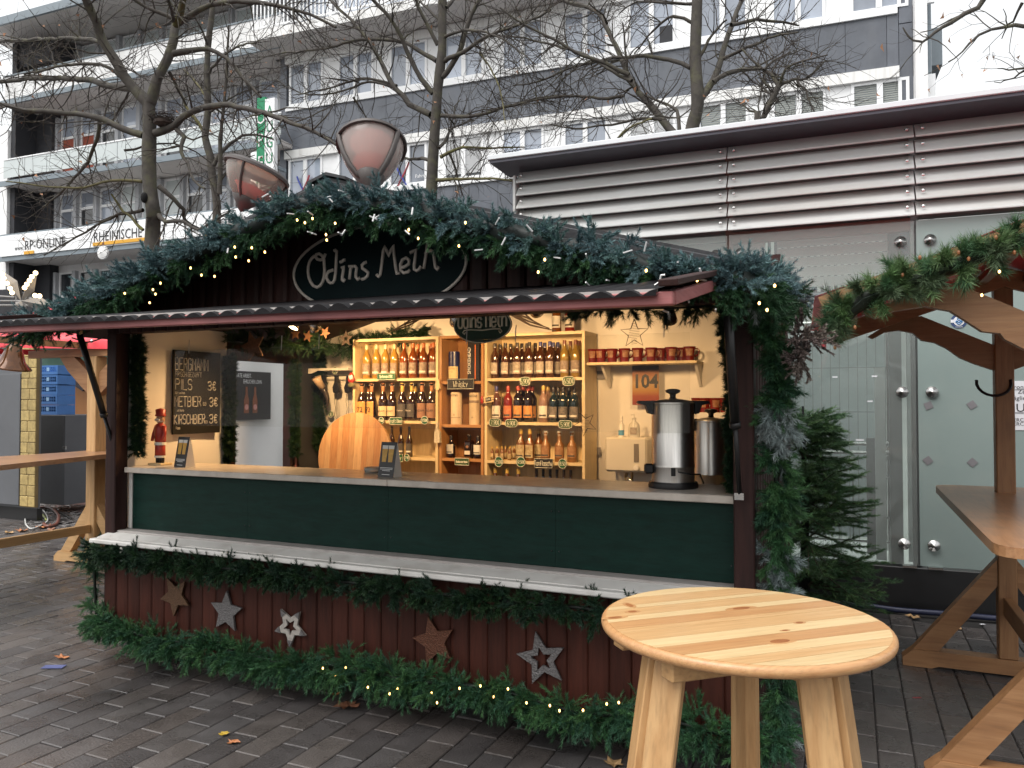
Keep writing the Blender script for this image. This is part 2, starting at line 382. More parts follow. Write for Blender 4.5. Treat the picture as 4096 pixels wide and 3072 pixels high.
def garland(name, pts, rad, per_m, label, mat, mix, out=(0, -1, 0), drop=(0, 0, -.25), base=None, nn=46, nl=.028, nw=.0028, sl=(.06, .12), parent=None, cat='garland', squash=None, group=None, clear=None, core=.2, q=7):
    """a bushy garland along pts; mix(P, up) gives the colour of each sprig"""
    _, _, ln = path_sample(pts, 50); n = int(ln * per_m * 1.7); P, T, _ = path_sample(pts, n)
    P = P + rng.normal(0, .01, P.shape)
    rd = rng.normal(0, 1, (n, 3)); rd -= T * (rd * T).sum(1, keepdims=True); rd /= np.linalg.norm(rd, axis=1, keepdims=True)
    rd = rd + np.array(out) * .45; lump = .72 + .4 * np.sin(np.linspace(0, ln * 9, n) + 2 * np.sin(np.linspace(0, ln * 4.1, n)))
    r0 = rad * rng.uniform(.0, .85, n) * (.75 + .35 * lump)
    st = P + rd * r0[:, None]
    D = rd + T * rng.normal(0, .8, (n, 1)) + np.array(drop)
    # sprigs sit in bunches on side twigs, so the outline is lumpy
    nb = n // q; n = nb * q; st, D, rd, lump, P = st[:n], D[:n], rd[:n], lump[:n], P[:n]
    ib = np.repeat(rng.permutation(n)[:nb], q); D /= np.linalg.norm(D, axis=1, keepdims=True)
    bd = D[ib]; u = np.tile(np.linspace(0, 1, q), nb) if q > 1 else np.zeros(nb); bl = rad * rng.uniform(.3, 1.05, nb).repeat(q)
    st = P[ib] + rd[ib] * (r0[ib] * .55)[:, None] + bd * (u * bl)[:, None]; rd = rd[ib] * 1.0; lump = lump[ib]
    D = bd + rng.normal(0, .62, (n, 3)) * (1.05 - .6 * u)[:, None] + np.array(drop) * .3
    if squash is not None: st[:, 1] = np.maximum(st[:, 1], squash - .3); 
    L = rng.uniform(sl[0], sl[1], n) * (.8 + .35 * lump)
    cols = mix(st[::q], rd[::q]).repeat(q, axis=0) * rng.uniform(.8, 1.2, (n, 1)); V, F, C = sprigs(st, D, L, nn, nl, nw, cols)
    if squash is not None: V[:, 1] = np.minimum(V[:, 1], squash)
    b = base if base is not None else tuple(P[n // 2])
    # the dense twiggy core of the garland
    Pc, Tc, _ = path_sample(pts, max(6, int(ln * 14))); k = 8; qq = q; m = len(Pc); a = np.cross(Tc, [.31, .2, .93]); a /= np.linalg.norm(a, axis=1, keepdims=True); bq = np.cross(Tc, a); th = 2 * np.pi * np.arange(k) / k
    rr = rad * core * rng.uniform(.7, 1.15, (m, k, 1))
    Vc = (Pc[:, None, :] + (a[:, None, :] * np.cos(th)[None, :, None] + bq[:, None, :] * np.sin(th)[None, :, None]) * rr).reshape(-1, 3)
    i = np.arange(m - 1)[:, None] * k; q = np.arange(k)[None, :]; q2 = (q + 1) % k
    Fc = np.concatenate([np.stack([i + q, i + q2, i + k + q2], 2).reshape(-1, 3), np.stack([i + q, i + k + q2, i + k + q], 2).reshape(-1, 3)])
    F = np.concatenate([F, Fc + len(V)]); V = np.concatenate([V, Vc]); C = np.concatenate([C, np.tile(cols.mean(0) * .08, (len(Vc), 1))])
    o = soup(name, V, F, mat, None, C, b); o.location = b; BASE[o.name] = Vector(b)
    return tag(o, label, cat, group)
def pick(pal, n): return pal[rng.integers(0, len(pal), n)]
# ------------------------------------------------------------------ materials used across the place
MAT['asphalt'] = M('asphalt', (.05, .05, .052), .7, .3, 3, .3, 120, rvar=.25)
MAT['joint'] = M('paving_joint', (.022, .02, .019), .9, .3, 20)
MAT['paver'] = M('paving_stone', (.090, .082, .079), .32, .16, 9, .35, 90, tint=True, rvar=.2, dirt=((.04, .037, .036), 1.1, .85))
MAT['white'] = M('white_render', (.84, .84, .84), .7, .05, 2, dirt=((.55, .54, .52), .8, .6, (1, 1, .15)))
MAT['white_frame'] = M('white_window_frame', (.86, .87, .88), .35, .04, 4)
MAT['grey_render'] = M('grey_render', (.24, .24, .25), .8, .08, 1.5)
MAT['soffit'] = M('soffit_boards', (.62, .59, .57), .75, .1, 1.2)
MAT['slate'] = M('slate_cladding', (.112, .124, .148), .45, .22, 1.6, .06, 40, rnd=.1, dirt=((.14, .15, .17), 2.2, .6, (1, 1, .12)))
MAT['lintel'] = M('lintel_panel', (.8, .8, .79), .6, .05, 2, dirt=((.45, .43, .4), 9, .45, (1, 1, .06)))
MAT['trim'] = M('blue_grey_metal_trim', (.2, .24, .27), .4, .1, 3)
MAT['column_grey'] = M('grey_mullion', (.42, .43, .45), .6, .08, 2)
MAT['dark'] = M('dark_recess', (.02, .021, .026), .7, .2, 2)
MAT['shutter'] = M('white_shutter', (.78, .79, .8), .5, .04, 3)
MAT['blind'] = M('venetian_blind', (.32, .34, .32), .6, .06, 3)
MAT['pane'] = M('window_glass', (.33, .37, .44), .04, .3, .35, spec=.9, rnd=.4)  # pale blue base stands in for sky reflected in the glass
MAT['pane_dark'] = M('dark_window_glass', (.035, .04, .046), .05, .3, .4, spec=.8, rnd=.5)
MAT['balustrade'] = M('frosted_balustrade', (.55, .6, .6), .25, .05, 2)
MAT['red_curtain'] = M('red_curtain', (.3, .07, .04), .8, .1, 3)
MAT['signwhite'] = M('white_sign_board', (.88, .89, .9), .4, .03, 2)
MAT['black'] = M('black_print', (.02, .02, .022), .5, .1, 3)
MAT['orange_bar'] = M('orange_bar', (.7, .36, .03), .5, .05, 3)
MAT['signgreen'] = M('green_sign_face', (.0, .22, .09), .4, .05, 3)
MAT['white_print'] = M('white_print', (.75, .75, .75), .5, .04, 3)

# ------------------------------------------------------------------ ground
g = MB(); g.box(-400, -200, -.06, 400, 600, -.03)
tag(g.build('ground', MAT['asphalt']), kind='structure')
pv = MB(); pv.box(-17, -4, -.028, 7, 12, -.012)
pave = tag(pv.build('pavement', MAT['joint']), kind='structure')
PX, PY = .155, .31
tints = [(1, 1, 1), (.9, .9, .92), (1.1, 1.06, 1.04), (.82, .82, .84), (1.02, .98, .95), (.95, .97, 1.0), (1.18, 1.14, 1.1), (.88, .85, .84), (1.06, 1.0, .96), (.76, .76, .78)]
def paver_geo(cx, cy, cz=0., tx=0., ty=0.):
    hx, hy, c = PX / 2 - .0028, PY / 2 - .0028, .005
    vs = []
    for (sx, sy) in ((-1, -1), (1, -1), (1, 1), (-1, 1)): vs.append((cx + sx * hx, cy + sy * hy, -.013))
    for (sx, sy) in ((-1, -1), (1, -1), (1, 1), (-1, 1)): vs.append((cx + sx * hx, cy + sy * hy, cz - .004 + sx * tx + sy * ty))
    for (sx, sy) in ((-1, -1), (1, -1), (1, 1), (-1, 1)): vs.append((cx + sx * (hx - c), cy + sy * (hy - c), cz + sx * tx + sy * ty))
    fs = [(8, 9, 10, 11)] + [(i, (i + 1) % 4, 4 + (i + 1) % 4, 4 + i) for i in range(4)] + [(4 + i, 4 + (i + 1) % 4, 8 + (i + 1) % 4, 8 + i) for i in range(4)]
    return vs, fs
pv_mesh = []
for i, t in enumerate(tints):
    b = MB(); b.cur = t; b.add(*paver_geo(0, 0, random.uniform(-.001, .001), random.uniform(-.0012, .0012), random.uniform(-.0012, .0012))); pv_mesh.append(b.mesh('paving_stone', MAT['paver']))
def to_px(p):
    d = Vector(p) - EYEV; f = Vector((-math.sin(YAW), math.cos(YAW), 0)); r = Vector((math.cos(YAW), math.sin(YAW), 0))
    z = d.dot(f) * math.cos(PITCH) + d.z * math.sin(PITCH); v = -d.dot(f) * math.sin(PITCH) + d.z * math.cos(PITCH)
    if z < .1: return None
    return 2048 + 3077 * d.dot(r) / z, 1536 - 3077 * v / z, z
cells = []
for i in range(-75, 28):
    for j in range(-4, 31):
        cx, cy = i * PX + .02, j * PY + (.155 if i % 2 else 0) + .05
        if -4.3 < cx < -.6 and cy > 3.9 and cy < 6: continue
        if cy > 6.6 and cx > -4.6: continue
        if cy > 7.6 + (cx + 9) * -.05: continue
        q = to_px((cx, cy, 0)); hid = (q is None or not (-120 < q[0] < 4216 and q[1] < 3190)) or (-4.2 < cx < -.5 and cy > 3.55 + 0 * cx) or (abs(cx) < .3 and 2.0 < cy < 2.9)
        cells.append((0 if not hid else 1, q[2] if q else 99, cx, cy))
cells.sort()
rest = MB()
for n, (hid, z, cx, cy) in enumerate(cells):
    if n < 300 and not hid:
        link('paving_stone', pv_mesh[random.randrange(len(tints))], pave, (cx, cy, random.uniform(-.0015, .0015)))
    else:
        rest.cur = random.choice(tints); rest.add(*paver_geo(cx, cy, random.uniform(-.002, .002), random.uniform(-.001, .001), random.uniform(-.001, .001)))
tag(rest.build('paving_stones', MAT['paver'], pave), kind='stuff')

# ------------------------------------------------------------------ grey slate office building (its own axes, camera yaw 20.8)
G = 20.8; YG = 21.4
gb = thing('office_building', 'office block clad in dark grey slate with bands of white windows', 'building', (-7, YG, 0), psi=G)
w = MB(); w.box(-16.55, YG + .16, 0, 2.62, YG + 9, 20); w.build('wall', MAT['grey_render'], gb)
XS = [-16.18 + 1.93 * k for k in range(10)]
winm = {}
def g_window(x, z0, z1, kind):
    """white double window; frame 1.35 wide, pilaster panel to its right"""
    wd = 1.34
    f = MB(); y0, y1 = YG - .02, YG + .12; t = .075
    f.box(x, y0, z0, x + t, y1, z1); f.box(x + wd - t, y0, z0, x + wd, y1, z1); f.box(x + t, y0, z0, x + wd - t, y1, z0 + t); f.box(x + t, y0, z1 - t, x + wd - t, y1, z1)
    f.box(x + wd / 2 - .07, y0 - .01, z0 + t, x + wd / 2 + .07, y1, z1 - t)
    fo = f.build('window', MAT['white_frame'], gb)
    if kind == 'shutter':
        n = 13; h = (z1 - z0 - 2 * t - .1) / n
        key = ('s', round(h, 3))
        if key not in winm:
            s = MB(); s.obox((0, 0, 0), (wd - 2 * t - .006, .012, h * .96), (X, Vector((0, .92, .39)), Vector((0, -.39, .92)))); winm[key] = s.mesh('slat', MAT['shutter'])
        d = MB(); d.box(x + t + .003, YG + .07, z0 + t, x + wd - t - .003, YG + .1, z1 - t); d.build('pane', MAT['pane_dark'], fo)
        for i in range(n): link('slat', winm[key], fo, Vector((x + wd / 2, YG + .03, z1 - t - h * (i + .5))) - root_base(gb))
        return
    for k in (0, 1):
        xa = x + t + k * (wd / 2 + .07 - t); xb = xa + wd / 2 - .07 - t
        p = MB(); p.box(xa, YG + .05, z0 + t, xb, YG + .065, z1 - t); p.build('pane', MAT['pane'], fo)
        if kind == 'blind':
            b = MB(); n = 14; zz = z1 - t
            for i in range(n): b.box(xa + .01, YG + .034, zz - .055 * i - .05, xb - .01, YG + .046, zz - .055 * i - .012)
            tag(b.build('blind', MAT['blind'], fo), kind='stuff')
        elif kind == 'cut' and k == 1:
            b = MB(); b.box(xa + .15, YG + .04, z0 + t + .02, xb - .02, YG + .048, z0 + t + .5); b.build('dark_card', MAT['dark'], fo)
for row, (z0, z1) in enumerate(((11.62, 13.06), (8.5, 9.82), (5.4, 6.75))):
    for k, x in enumerate(XS):
        kind = 'plain'
        if row == 0 and k == 6: kind = 'cut'
        if row == 1: kind = {3: 'shutter', 6: 'shutter', 7: 'blind', 8: 'blind', 9: 'blind'}.get(k, 'plain')
        if row == 2 and k > 4: continue
        g_window(x, z0, z1, kind)
        pl = MB(); pl.box(x + 1.343, YG + .02, z0, x + 1.927, YG + .11, z1); pl.build('pilaster', MAT['white_frame'], gb)
    s = MB(); s.box(-16.3, YG - .06, z0 - .16, 2.28, YG + .14, z0 - .002); s.build('window_sill', MAT['white_frame'], gb)
    s = MB(); s.box(-16.3, YG - .1, z1 + .002, 2.3, YG + .15, z1 + .28); s.build('lintel', MAT['lintel'], gb)
    s = MB(); s.box(2.28, YG - .03, z0, 2.36, YG + .12, z1); s.build('frame_end', MAT['white_frame'], gb)
pm = {}
for (z0, z1) in ((10.103, 11.457), (7.033, 8.337), (3.9, 5.23)):
    for k in range(20):
        x = -16.3 + .965 * k; wdt = min(.958, 2.3 - x)
        key = (round(wdt, 2), round(z1 - z0, 2))
        if key not in pm:
            b = MB(); b.box(-wdt / 2, 0, -(z1 - z0) / 2, wdt / 2, .06, (z1 - z0) / 2, .004); pm[key] = b.mesh('slate_panel', MAT['slate'])
        link('slate_panel', pm[key], gb, Vector((x + wdt / 2, YG, (z0 + z1) / 2)) - root_base(gb))
for i, z in enumerate((4.6, 7.4, 9.9, 12.4, 15)):
    b = MB(); b.box(2.31, YG, z - 1.2, 2.62, YG + .1, z + 1.28, .004); b.build('slate_panel', MAT['slate'], gb)
b = MB(); b.box(-16.55, YG, 3, -16.3, YG + .1, 13.3); b.build('slate_corner', MAT['slate'], gb)
b = MB(); b.box(2.63, YG - .35, 3, 2.9, YG + 1.0, 11.9); b.build('white_fin', MAT['white'], gb)
b = MB(); b.tube([(3.05, YG + .6, 2), (3.05, YG + .6, 16)], .07, 8); b.build('drain_pipe', MAT['trim'], gb)
b = MB(); b.box(3.12, YG + 1.5, 10.6, 3.5, YG + 2.6, 11.6); b.build('gutter_box', MAT['trim'], gb)
# top terrace: slab, railing bars, set-back storey
zs = 13.4
b = MB(); b.box(-16.9, YG - 1.25, zs, -5.2, YG + .3, zs + .3); b.build('terrace_slab', MAT['lintel'], gb)
sb = MB(); n = 60
for i in range(n): sb.box(-16.85 + i * .193, YG - 1.2, zs - .03, -16.85 + i * .193 + .185, YG + .1, zs - .004)
tag(sb.build('soffit_boards', MAT['soffit'], gb), kind='stuff')
b = MB(); b.box(-16.8, YG - 1.16, zs + 1.3, -5.3, YG - 1.1, zs + 1.36); b.box(-16.8, YG - 1.16, zs + .42, -5.3, YG - 1.1, zs + .47); b.build('handrail', MAT['white_frame'], gb)
bar = MB(); bar.box(-.022, -.012, 0, .022, .012, .83); barm = bar.mesh('railing_bar', MAT['white_frame'])
for i in range(76): link('railing_bar', barm, gb, Vector((-16.76 + i * .15, YG - 1.13, zs + .47)) - root_base(gb))
b = MB(); b.box(-16.5, YG + .165, 13.7, 2.6, YG + .3, 17); b.build('upper_wall', MAT['white'], gb)
for k in range(7):
    x = -15.9 + k * 1.65
    f = MB(); f.box(x, YG + .1, 14.0, x + .09, YG + .16, 16.6); f.box(x + 1.2, YG + .1, 14.0, x + 1.29, YG + .16, 16.6); f.box(x + .09, YG + .1, 16.5, x + 1.2, YG + .16, 16.6); fo = f.build('window', MAT['white_frame'], gb)
    p = MB(); p.box(x + .09, YG + .12, 14.0, x + 1.2, YG + .14, 16.5); p.build('pane', MAT['pane'], fo)
# window transfers: red, white and blue looped ribbons in the lowest windows
MAT['ribbon_red'] = M('red_transfer', (.45, .06, .08), .5); MAT['ribbon_blue'] = M('blue_transfer', (.06, .09, .4), .5)
for px, py in ((1212, 770), (1608, 722)):
    c = WY(px, py, YG - .03, G); fo = thing_parent = gb
    for mm, s in ((MAT['ribbon_red'], 1), (MAT['ribbon_blue'], -1)):
        b = MB(); b.tube([c + Vector((s * .28 * math.sin(1.4 * t - .2) , 0, t * .62)) for t in np.linspace(-.9, .9, 12)], .03, 5); b.build('window_transfer', mm, gb)
font('lettering', 'Fahrschule', WY(1660, 712, YG - .04, G), X, Z, .16, MAT['white_print'], gb)

# ------------------------------------------------------------------ white building with balconies (camera yaw 21.9)
LB = 21.9; YL = 20.5
lb = thing('balcony_building', 'white building with long grey edged balconies and newspaper sign', 'building', (-23, YL, 0), psi=LB)
x0, x1 = -29.9, -16.45
b = MB(); b.box(x0, YL + 1.6, 0, x1, YL + 9, 16.0); b.build('wall', MAT['white'], lb)
b = MB(); b.box(-36, YL + .2, 0, -29.95, YL + 9, 12.5); b.build('end_wall', MAT['white'], lb)
b = MB(); b.box(x0, YL + .3, 0, x0 + .25, YL + 1.6, 16.0); b.box(x0 + .25, YL + 1.2, 3, x0 + 1.1, YL + 1.595, 16.0); b.build('dark_side_bay', MAT['dark'], lb)
b = MB(); b.box(-30.6, YL - .75, 16.08, x1 + .6, YL + 9, 16.3); b.build('roof', MAT['soffit'], lb)
b = MB(); b.box(-30.65, YL - .85, 16.06, x1 + .6, YL - .752, 16.36); b.build('roof_edge', MAT['trim'], lb)
for i, z in enumerate((7.2, 10.18, 13.4)):
    b = MB(); b.box(x0 - .1, YL, z, x1, YL + 1.6, z + .14); b.build('balcony_slab', MAT['soffit'], lb)
    b = MB(); b.box(x0 - .15, YL - .07, z - .03, x1, YL - .002, z + .17); b.build('slab_edge', MAT['trim'], lb)
    bw = (x1 - x0) / 11
    if i == 1:
        for k in range(11):
            p = MB(); p.box(x0 + k * bw + .015, YL, z + .3, x0 + (k + 1) * bw - .015, YL + .03, z + .98); p.build('balustrade_panel', MAT['balustrade'], lb)
        p = MB(); p.box(x0, YL - .02, z + 1.0, x1, YL + .05, z + 1.05); p.build('handrail', MAT['white_frame'], lb)
    elif i == 2:
        p = MB(); p.box(x0, YL, z + .18, x1, YL + .05, z + 1.1); p.build('parapet', MAT['white'], lb)
        p = MB(); p.box(x0, YL - .03, z + 1.103, x1, YL + .08, z + 1.16); p.build('handrail', MAT['trim'], lb)
        p = MB(); p.box(x0, YL + .4, z + 1.6, x0 + 2.2, YL + 1.5, z + 2.5); p.build('dark_planting', MAT['dark'], lb)
YW = YL + 1.5
for fl, (z0, z1) in enumerate(((3.9, 6.9), (7.9, 10.1), (10.6, 13.2), (14.2, 16.0))):
    bw = (x1 - x0 - 1.2) / 11
    for k in range(11):
        xa = x0 + 1.15 + k * bw
        c = MB(); c.box(xa - .09, YW - .16, z0 - .3, xa + .09, YW + .1, z1); c.build('mullion', MAT['column_grey'], lb)
        f = MB(); t = .07; xb, xc = xa + .095, xa + bw - .095
        zt = z0 + (z1 - z0) * .66
        f.box(xb, YW, z0, xb + t, YW + .09, z1); f.box(xc - t, YW, z0, xc, YW + .09, z1); f.box(xb + t, YW, z0, xc - t, YW + .09, z0 + t); f.box(xb + t, YW, z1 - t, xc - t, YW + .09, z1); f.box(xb + t, YW, zt, xc - t, YW + .09, zt + .1)
        fo = f.build('window', MAT['white_frame'], lb)
        ra = random.random()
        for (za, zb, lo) in ((z0 + t, zt, 1), (zt + .1, z1 - t, 0)):
            mt = MAT['pane_dark'] if (lo and ra < .6) or (fl == 0) else MAT['pane']
            if fl == 2 and k in (0, 1) and lo: mt = MAT['red_curtain']
            if (fl == 1 and k in (3, 4, 5)) or (fl == 3): mt = MAT['balustrade']
            p = MB(); p.box(xb + t, YW + .05, za, xc - t, YW + .065, zb); p.build('pane', mt, fo)
# the newspaper sign along the lowest balcony
b = MB(); b.box(x0 + .1, YL - .12, 7.34, x1 - 1.0, YL + .02, 8.16, .01); sg = b.build('sign_board', MAT['signwhite'], lb)
b = MB(); b.box(x0 + .02, YL - .1, 8.163, x1 - .9, YL + .05, 8.22); b.build('sign_rail', MAT['trim'], lb)
ys = YL - .135
def rp(px, py, txt, size, sx=.8): 
    q = WY(px, py, ys, LB); return font('lettering', txt, (q.x, ys, q.z), X, Z, size, MAT['black'], sg, sx)
rp(58, 1002, 'www.', .26); rp(97, 1000, 'RP-ONLINE', .52, .84); rp(243, 980, '.de', .26)
rp(372, 968, 'RHEINISCHE POST', .52, .84)
rp(770, 930, 'www.', .26); rp(818, 922, 'RP-ONLINE', .52, .84)
for xa, xb, py in ((97, 135, 1012), (372, 640, 978), (820, 850, 938)):
    p, q = WY(xa, py, ys, LB), WY(xb, py, ys, LB)
    b = MB(); b.box(p.x, ys - .02, p.z - .06, q.x, ys + .012, p.z + .06); b.build('underline', MAT['orange_bar'], sg)
b = MB(); c = WY(418, 1012, YL - .5, LB); b.lathe([(.02, 0), (.24, .02), (.24, .1), (.02, .16)], 14, c, Matrix.Rotation(R(90), 3, 'X')); b.build('round_lamp', MAT['lintel'], lb)
# tall two-column sign on the facade
gs = thing('vertical_sign', 'tall vertical advertising sign, green and white halves with stacked letters', 'sign', (-17.3, YL - 1.0, 8.6), psi=LB)
p0, p1 = WY(1028, 405, YL - 1, LB), WY(1060, 405, YL - 1, LB); p2 = WY(1098, 405, YL - 1, LB); zt = p0.z
b = MB(); b.box(p0.x, YL - 1, 8.6, p1.x - .002, YL - .84, zt + .1); b.build('green_half', MAT['signgreen'], gs)
b = MB(); b.box(p1.x, YL - 1.0, 8.6, p2.x, YL - .84, zt + .02); b.build('white_half', MAT['signwhite'], gs)
b = MB(); b.box(p0.x - .25, YL - .98, 8.6, p0.x - .003, YL - .84, zt - 1.6); b.build('side_panel', MAT['signwhite'], gs); b = MB(); b.box(p1.x - .05, YL - .84, 9.2, p1.x + .05, YL, 9.3); b.build('bracket', MAT['trim'], gs); b = MB(); b.box(p1.x - .05, YL - .84, zt - .6, p1.x + .05, YL, zt - .5); b.build('bracket', MAT['trim'], gs)
wl = p1.x - p0.x
for i, ch in enumerate('OPEL'): font('lettering', ch, (p0.x + wl * .5, YL - 1.012, zt - .75 - i * .72), X, Z, .6, MAT['white_print'], gs, .8, align='CENTER')
for i, ch in enumerate('AUGUST'): font('lettering', ch, (p1.x + wl * .6, YL - 1.012, zt - .55 - i * .5), X, Z, .5, MAT['signgreen'], gs, .8, align='CENTER')

# ------------------------------------------------------------------ station entrance building: louvres, glass, plinth (camera yaw 22.2)
ST = 22.2; YS = 6.87
MAT['alu'] = M('aluminium_louvre', (.60, .61, .60), .5, .05, 2, metal=.1, rvar=.08, dirt=((.4, .36, .32), 3, .5, (.2, 1, 1)))
MAT['soffit_metal'] = M('dark_soffit_metal', (.085, .085, .105), .45, .1, 2, metal=.3)
MAT['roofedge'] = M('pale_roof_flashing', (.62, .64, .66), .35, .05, 3, metal=.3)
MAT['steel'] = M('stainless_steel', (.55, .54, .53), .25, .08, 5, metal=1.)
MAT['steel_post'] = M('grey_steel_post', (.24, .24, .24), .45, .1, 3, metal=.4)
MAT['rust'] = M('red_brown_frame', (.2, .1, .08), .6, .2, 4)
MAT['frosted'] = M('frosted_pane', (.25, .31, .295), .22, .05, 1.2, spec=.5, dirt=((.28, .33, .31), 5, .4))
MAT['plinth'] = M('black_plinth', (.012, .012, .013), .35, .2, 3, rvar=.1)
MAT['clear'] = glassy('clear_pane', (.93, .97, .95), .02, .9)
MAT['inner'] = M('inner_grey_wall', (.6, .61, .6), .7, .08, 1.5)
MAT['tape'] = M('grey_tape', (.2, .19, .2), .5, .1, 9)
MAT['paper'] = M('white_paper', (.72, .72, .75), .8, .04, 5)
sx0, sx1 = -2.78, 3.6
stn = thing('station_building', 'glass station entrance building with metal louvres and flat roof', 'building', (0, YS, 0), psi=ST)
b = MB(); b.prism([(0, 0), (.33, .0), (.5, .0), (.5, .05), (0, .05)], sx1 - sx0 + .12, (sx0 - .12, YS - .32, 3.89), Y, Z, X); b.build('roof', MAT['soffit_metal'], stn); b = MB(); b.box(sx0, YS + .2, 3.93, sx1, YS + 3.3, 3.945); b.build('glass_roof', MAT['clear'], stn); b = MB(); b.box(sx0 + .02, YS + .12, 3.13, sx1, YS + .135, 3.88); b.build('louvre_backing', M('brown_grey_backing', (.22, .2, .195), .7, .15, 2), stn)
b = MB(); b.box(sx0 - .14, YS - .34, 3.915, sx1, YS + .0, 3.962, .006); b.box(sx0 - .14, YS, 3.915, sx0 - .06, YS + .2, 3.962); b.build('roof_flashing', MAT['roofedge'], stn)
b = MB(); b.box(sx0 + .02, YS - .03, 0.0, sx1, YS + .1, .345, .004); b.build('plinth', MAT['plinth'], stn)
b = MB(); b.box(sx0, YS + 3.2, .0, sx1, YS + 3.3, 2.95); b.build('rear_wall', MAT['inner'], stn)
b = MB(); b.box(sx0, YS + .1, .0, sx1, YS + 3.2, .02); b.build('inner_floor', MAT['inner'], stn)
seams = [-2.74, -.775, .67, 2.115, 3.56]
for a, c in zip(seams[:-1], seams[1:]):
    Lh = c - a - .012
    lm = MB(); lm.prism([(-.052, -.066), (-.044, -.070), (.058, .052), (.046, .060), (-.052, -.056)], Lh, (-Lh / 2, 0, 0), Y, Z, X); me = lm.mesh('louvre', MAT['alu'])
    nut = MB(); nut.ball((0, 0, 0), .017, 8, 5, (1, .5, .75)); nm = nut.mesh('bolt', MAT['steel'])
    for i in range(6):
        z = 3.82 - .1247 * i
        o = link('louvre', me, stn, Vector(((a + c) / 2, YS - .02, z)) - root_base(stn))
        for s in (-1, 1): link('bolt', nm, o, (s * (Lh / 2 - .05), -.045, -.0))
for i, xs in enumerate(seams):
    b = MB(); b.box(xs - .03, YS + .07, .345, xs + .03, YS + .14, 3.82); b.build('mullion', MAT['rust'] if 0 < i < 2 else MAT['steel_post'], stn)
b = MB(); b.box(seams[0] - .03, YS - .06, 3.0, seams[0] - .006, YS + 1.6, 3.83); b.build('end_plate', MAT['alu'], stn)
for a, c, nm_, mt in ((seams[0], seams[1], 'clear_glass_pane', 'clear'), (seams[1], seams[2], 'clear_glass_pane', 'clear'), (seams[2], seams[3], 'frosted_glass_pane', 'frosted'), (seams[3], seams[4], 'frosted_glass_pane', 'frosted')):
    b = MB(); zt = 3.10
    b.box(a + .008, YS, .36, c - .008, YS + .016, zt); b.build(nm_, MAT[mt], stn)
b = MB(); b.box(seams[1] + .03, YS + .03, 3.03, seams[2] - .03, YS + .09, 3.13); b.build('transom', MAT['rust'], stn)
dd = MB(); dd.lathe([(.001, 0), (.018, 0), (.02, .006), (.044, .012), (.046, .02), (.046, .03)], 18, (0, 0, 0), Matrix.Rotation(R(-90), 3, 'X')); dd.lathe([(.001, -.008), (.012, -.008), (.014, 0)], 12, (0, 0, 0), Matrix.Rotation(R(-90), 3, 'X')); dm = dd.mesh('glass_fixing', MAT['steel'], smooth=True)
for z in (2.935, 1.73, .525):
    for xs in seams[:-1]:
        for s in (-1, 1): link('glass_fixing', dm, stn, Vector((xs + s * .105, YS - .032, z)) - root_base(stn))
for xs in (.60, .78): 
    b = MB(); b.box(xs - .05, YS - .05, .345, xs + .05, YS + .02, .362); b.build('glass_clip', MAT['steel'], stn)
# inside: blind boards, posts, railings, site fence
bm_ = MB(); bx0, bx1 = WY(3108, 1000, YS + .42, ST).x, WY(3577, 1000, YS + .42, ST).x; bm_.obox((0, 0, 0), (bx1 - bx0, .01, .085), (X, Vector((0, .97, .2)), Vector((0, -.2, .97)))); me = bm_.mesh('blind_board', MAT['white'])
for j in (0, 1):
    for i in range(6): link('blind_board', me, stn, Vector(((bx0 + bx1) / 2 - (bx1 - bx0 + .1) * j, YS + .42, 3.17 - .091 * i)) - root_base(stn))
for xa in (.545, -.78, -2.1):
    b = MB(); b.box(xa - .045, YS + .4, 0, xa + .05, YS + .52, 3.7); b.build('steel_post', MAT['steel_post'], stn)
b = MB(); b.box(.39, YS + .45, .3, .47, YS + .5, 1.95); b.box(.64, YS + .45, .3, .68, YS + .5, 2.9); b.build('white_strip', MAT['white'], stn)
b = MB(); n = 46
zc0, zc1 = WY(3300, 1165, YS + 2.4, ST).z, WY(3300, 1085, YS + 2.4, ST).z
for i in range(n): b.box(-2.6 + i * .07, YS + 2.4, zc0, -2.565 + i * .07, YS + 2.43, zc1 + .4)
tag(b.build('corrugated_sheet', MAT['inner'], stn), kind='stuff')
b = MB(); b.box(-2.7, YS + 2.45, zc0, .9, YS + 2.5, zc1 + .5); b.build('dark_beam', MAT['soffit_metal'], stn)
for (z, r_) in ((1.28, .02), (1.20, .02)):
    b = MB(); b.tube([(-2.6, YS + .72, z), (.62, YS + .72, z)], r_, 8); b.build('handrail', MAT['steel'], stn)
b = MB(); b.box(.33, YS + .7, .3, .42, YS + .76, 1.33); b.build('railing_post', MAT['steel_post'], stn)
for z in (.98, .62, .40):
    b = MB(); b.tube([(-2.6, YS + .76, z), (.62, YS + .76, z)], .012, 6); b.build('railing_rod', MAT['steel'], stn)
b = MB()
for i in range(26): b.box(-2.5 + i * .118, YS + .755, .38, -2.49 + i * .118, YS + .765, .98)
tag(b.build('railing_bars', MAT['steel_post'], stn), kind='stuff')
fence = thing('site_fence', 'grey wire mesh site fence inside the station behind the glass', 'fence', (-.6, YS + 1.5, 0), psi=ST)
b = MB(); fz = WY(3400, 1287, YS + 1.5, ST).z; fx = WY(3552, 1300, YS + 1.5, ST).x; b.tube([(-2.2, YS + 1.5, fz), (fx, YS + 1.5, fz)], .021, 8); b.tube([(fx, YS + 1.5, fz), (fx, YS + 1.5, .1)], .021, 8); b.build('frame', MAT['steel'], fence)
b = MB()
for i in range(34): b.box(-2.2 + i * .083, YS + 1.498, .2, -2.194 + i * .083, YS + 1.504, fz) if -2.2 + i * .083 < fx else None
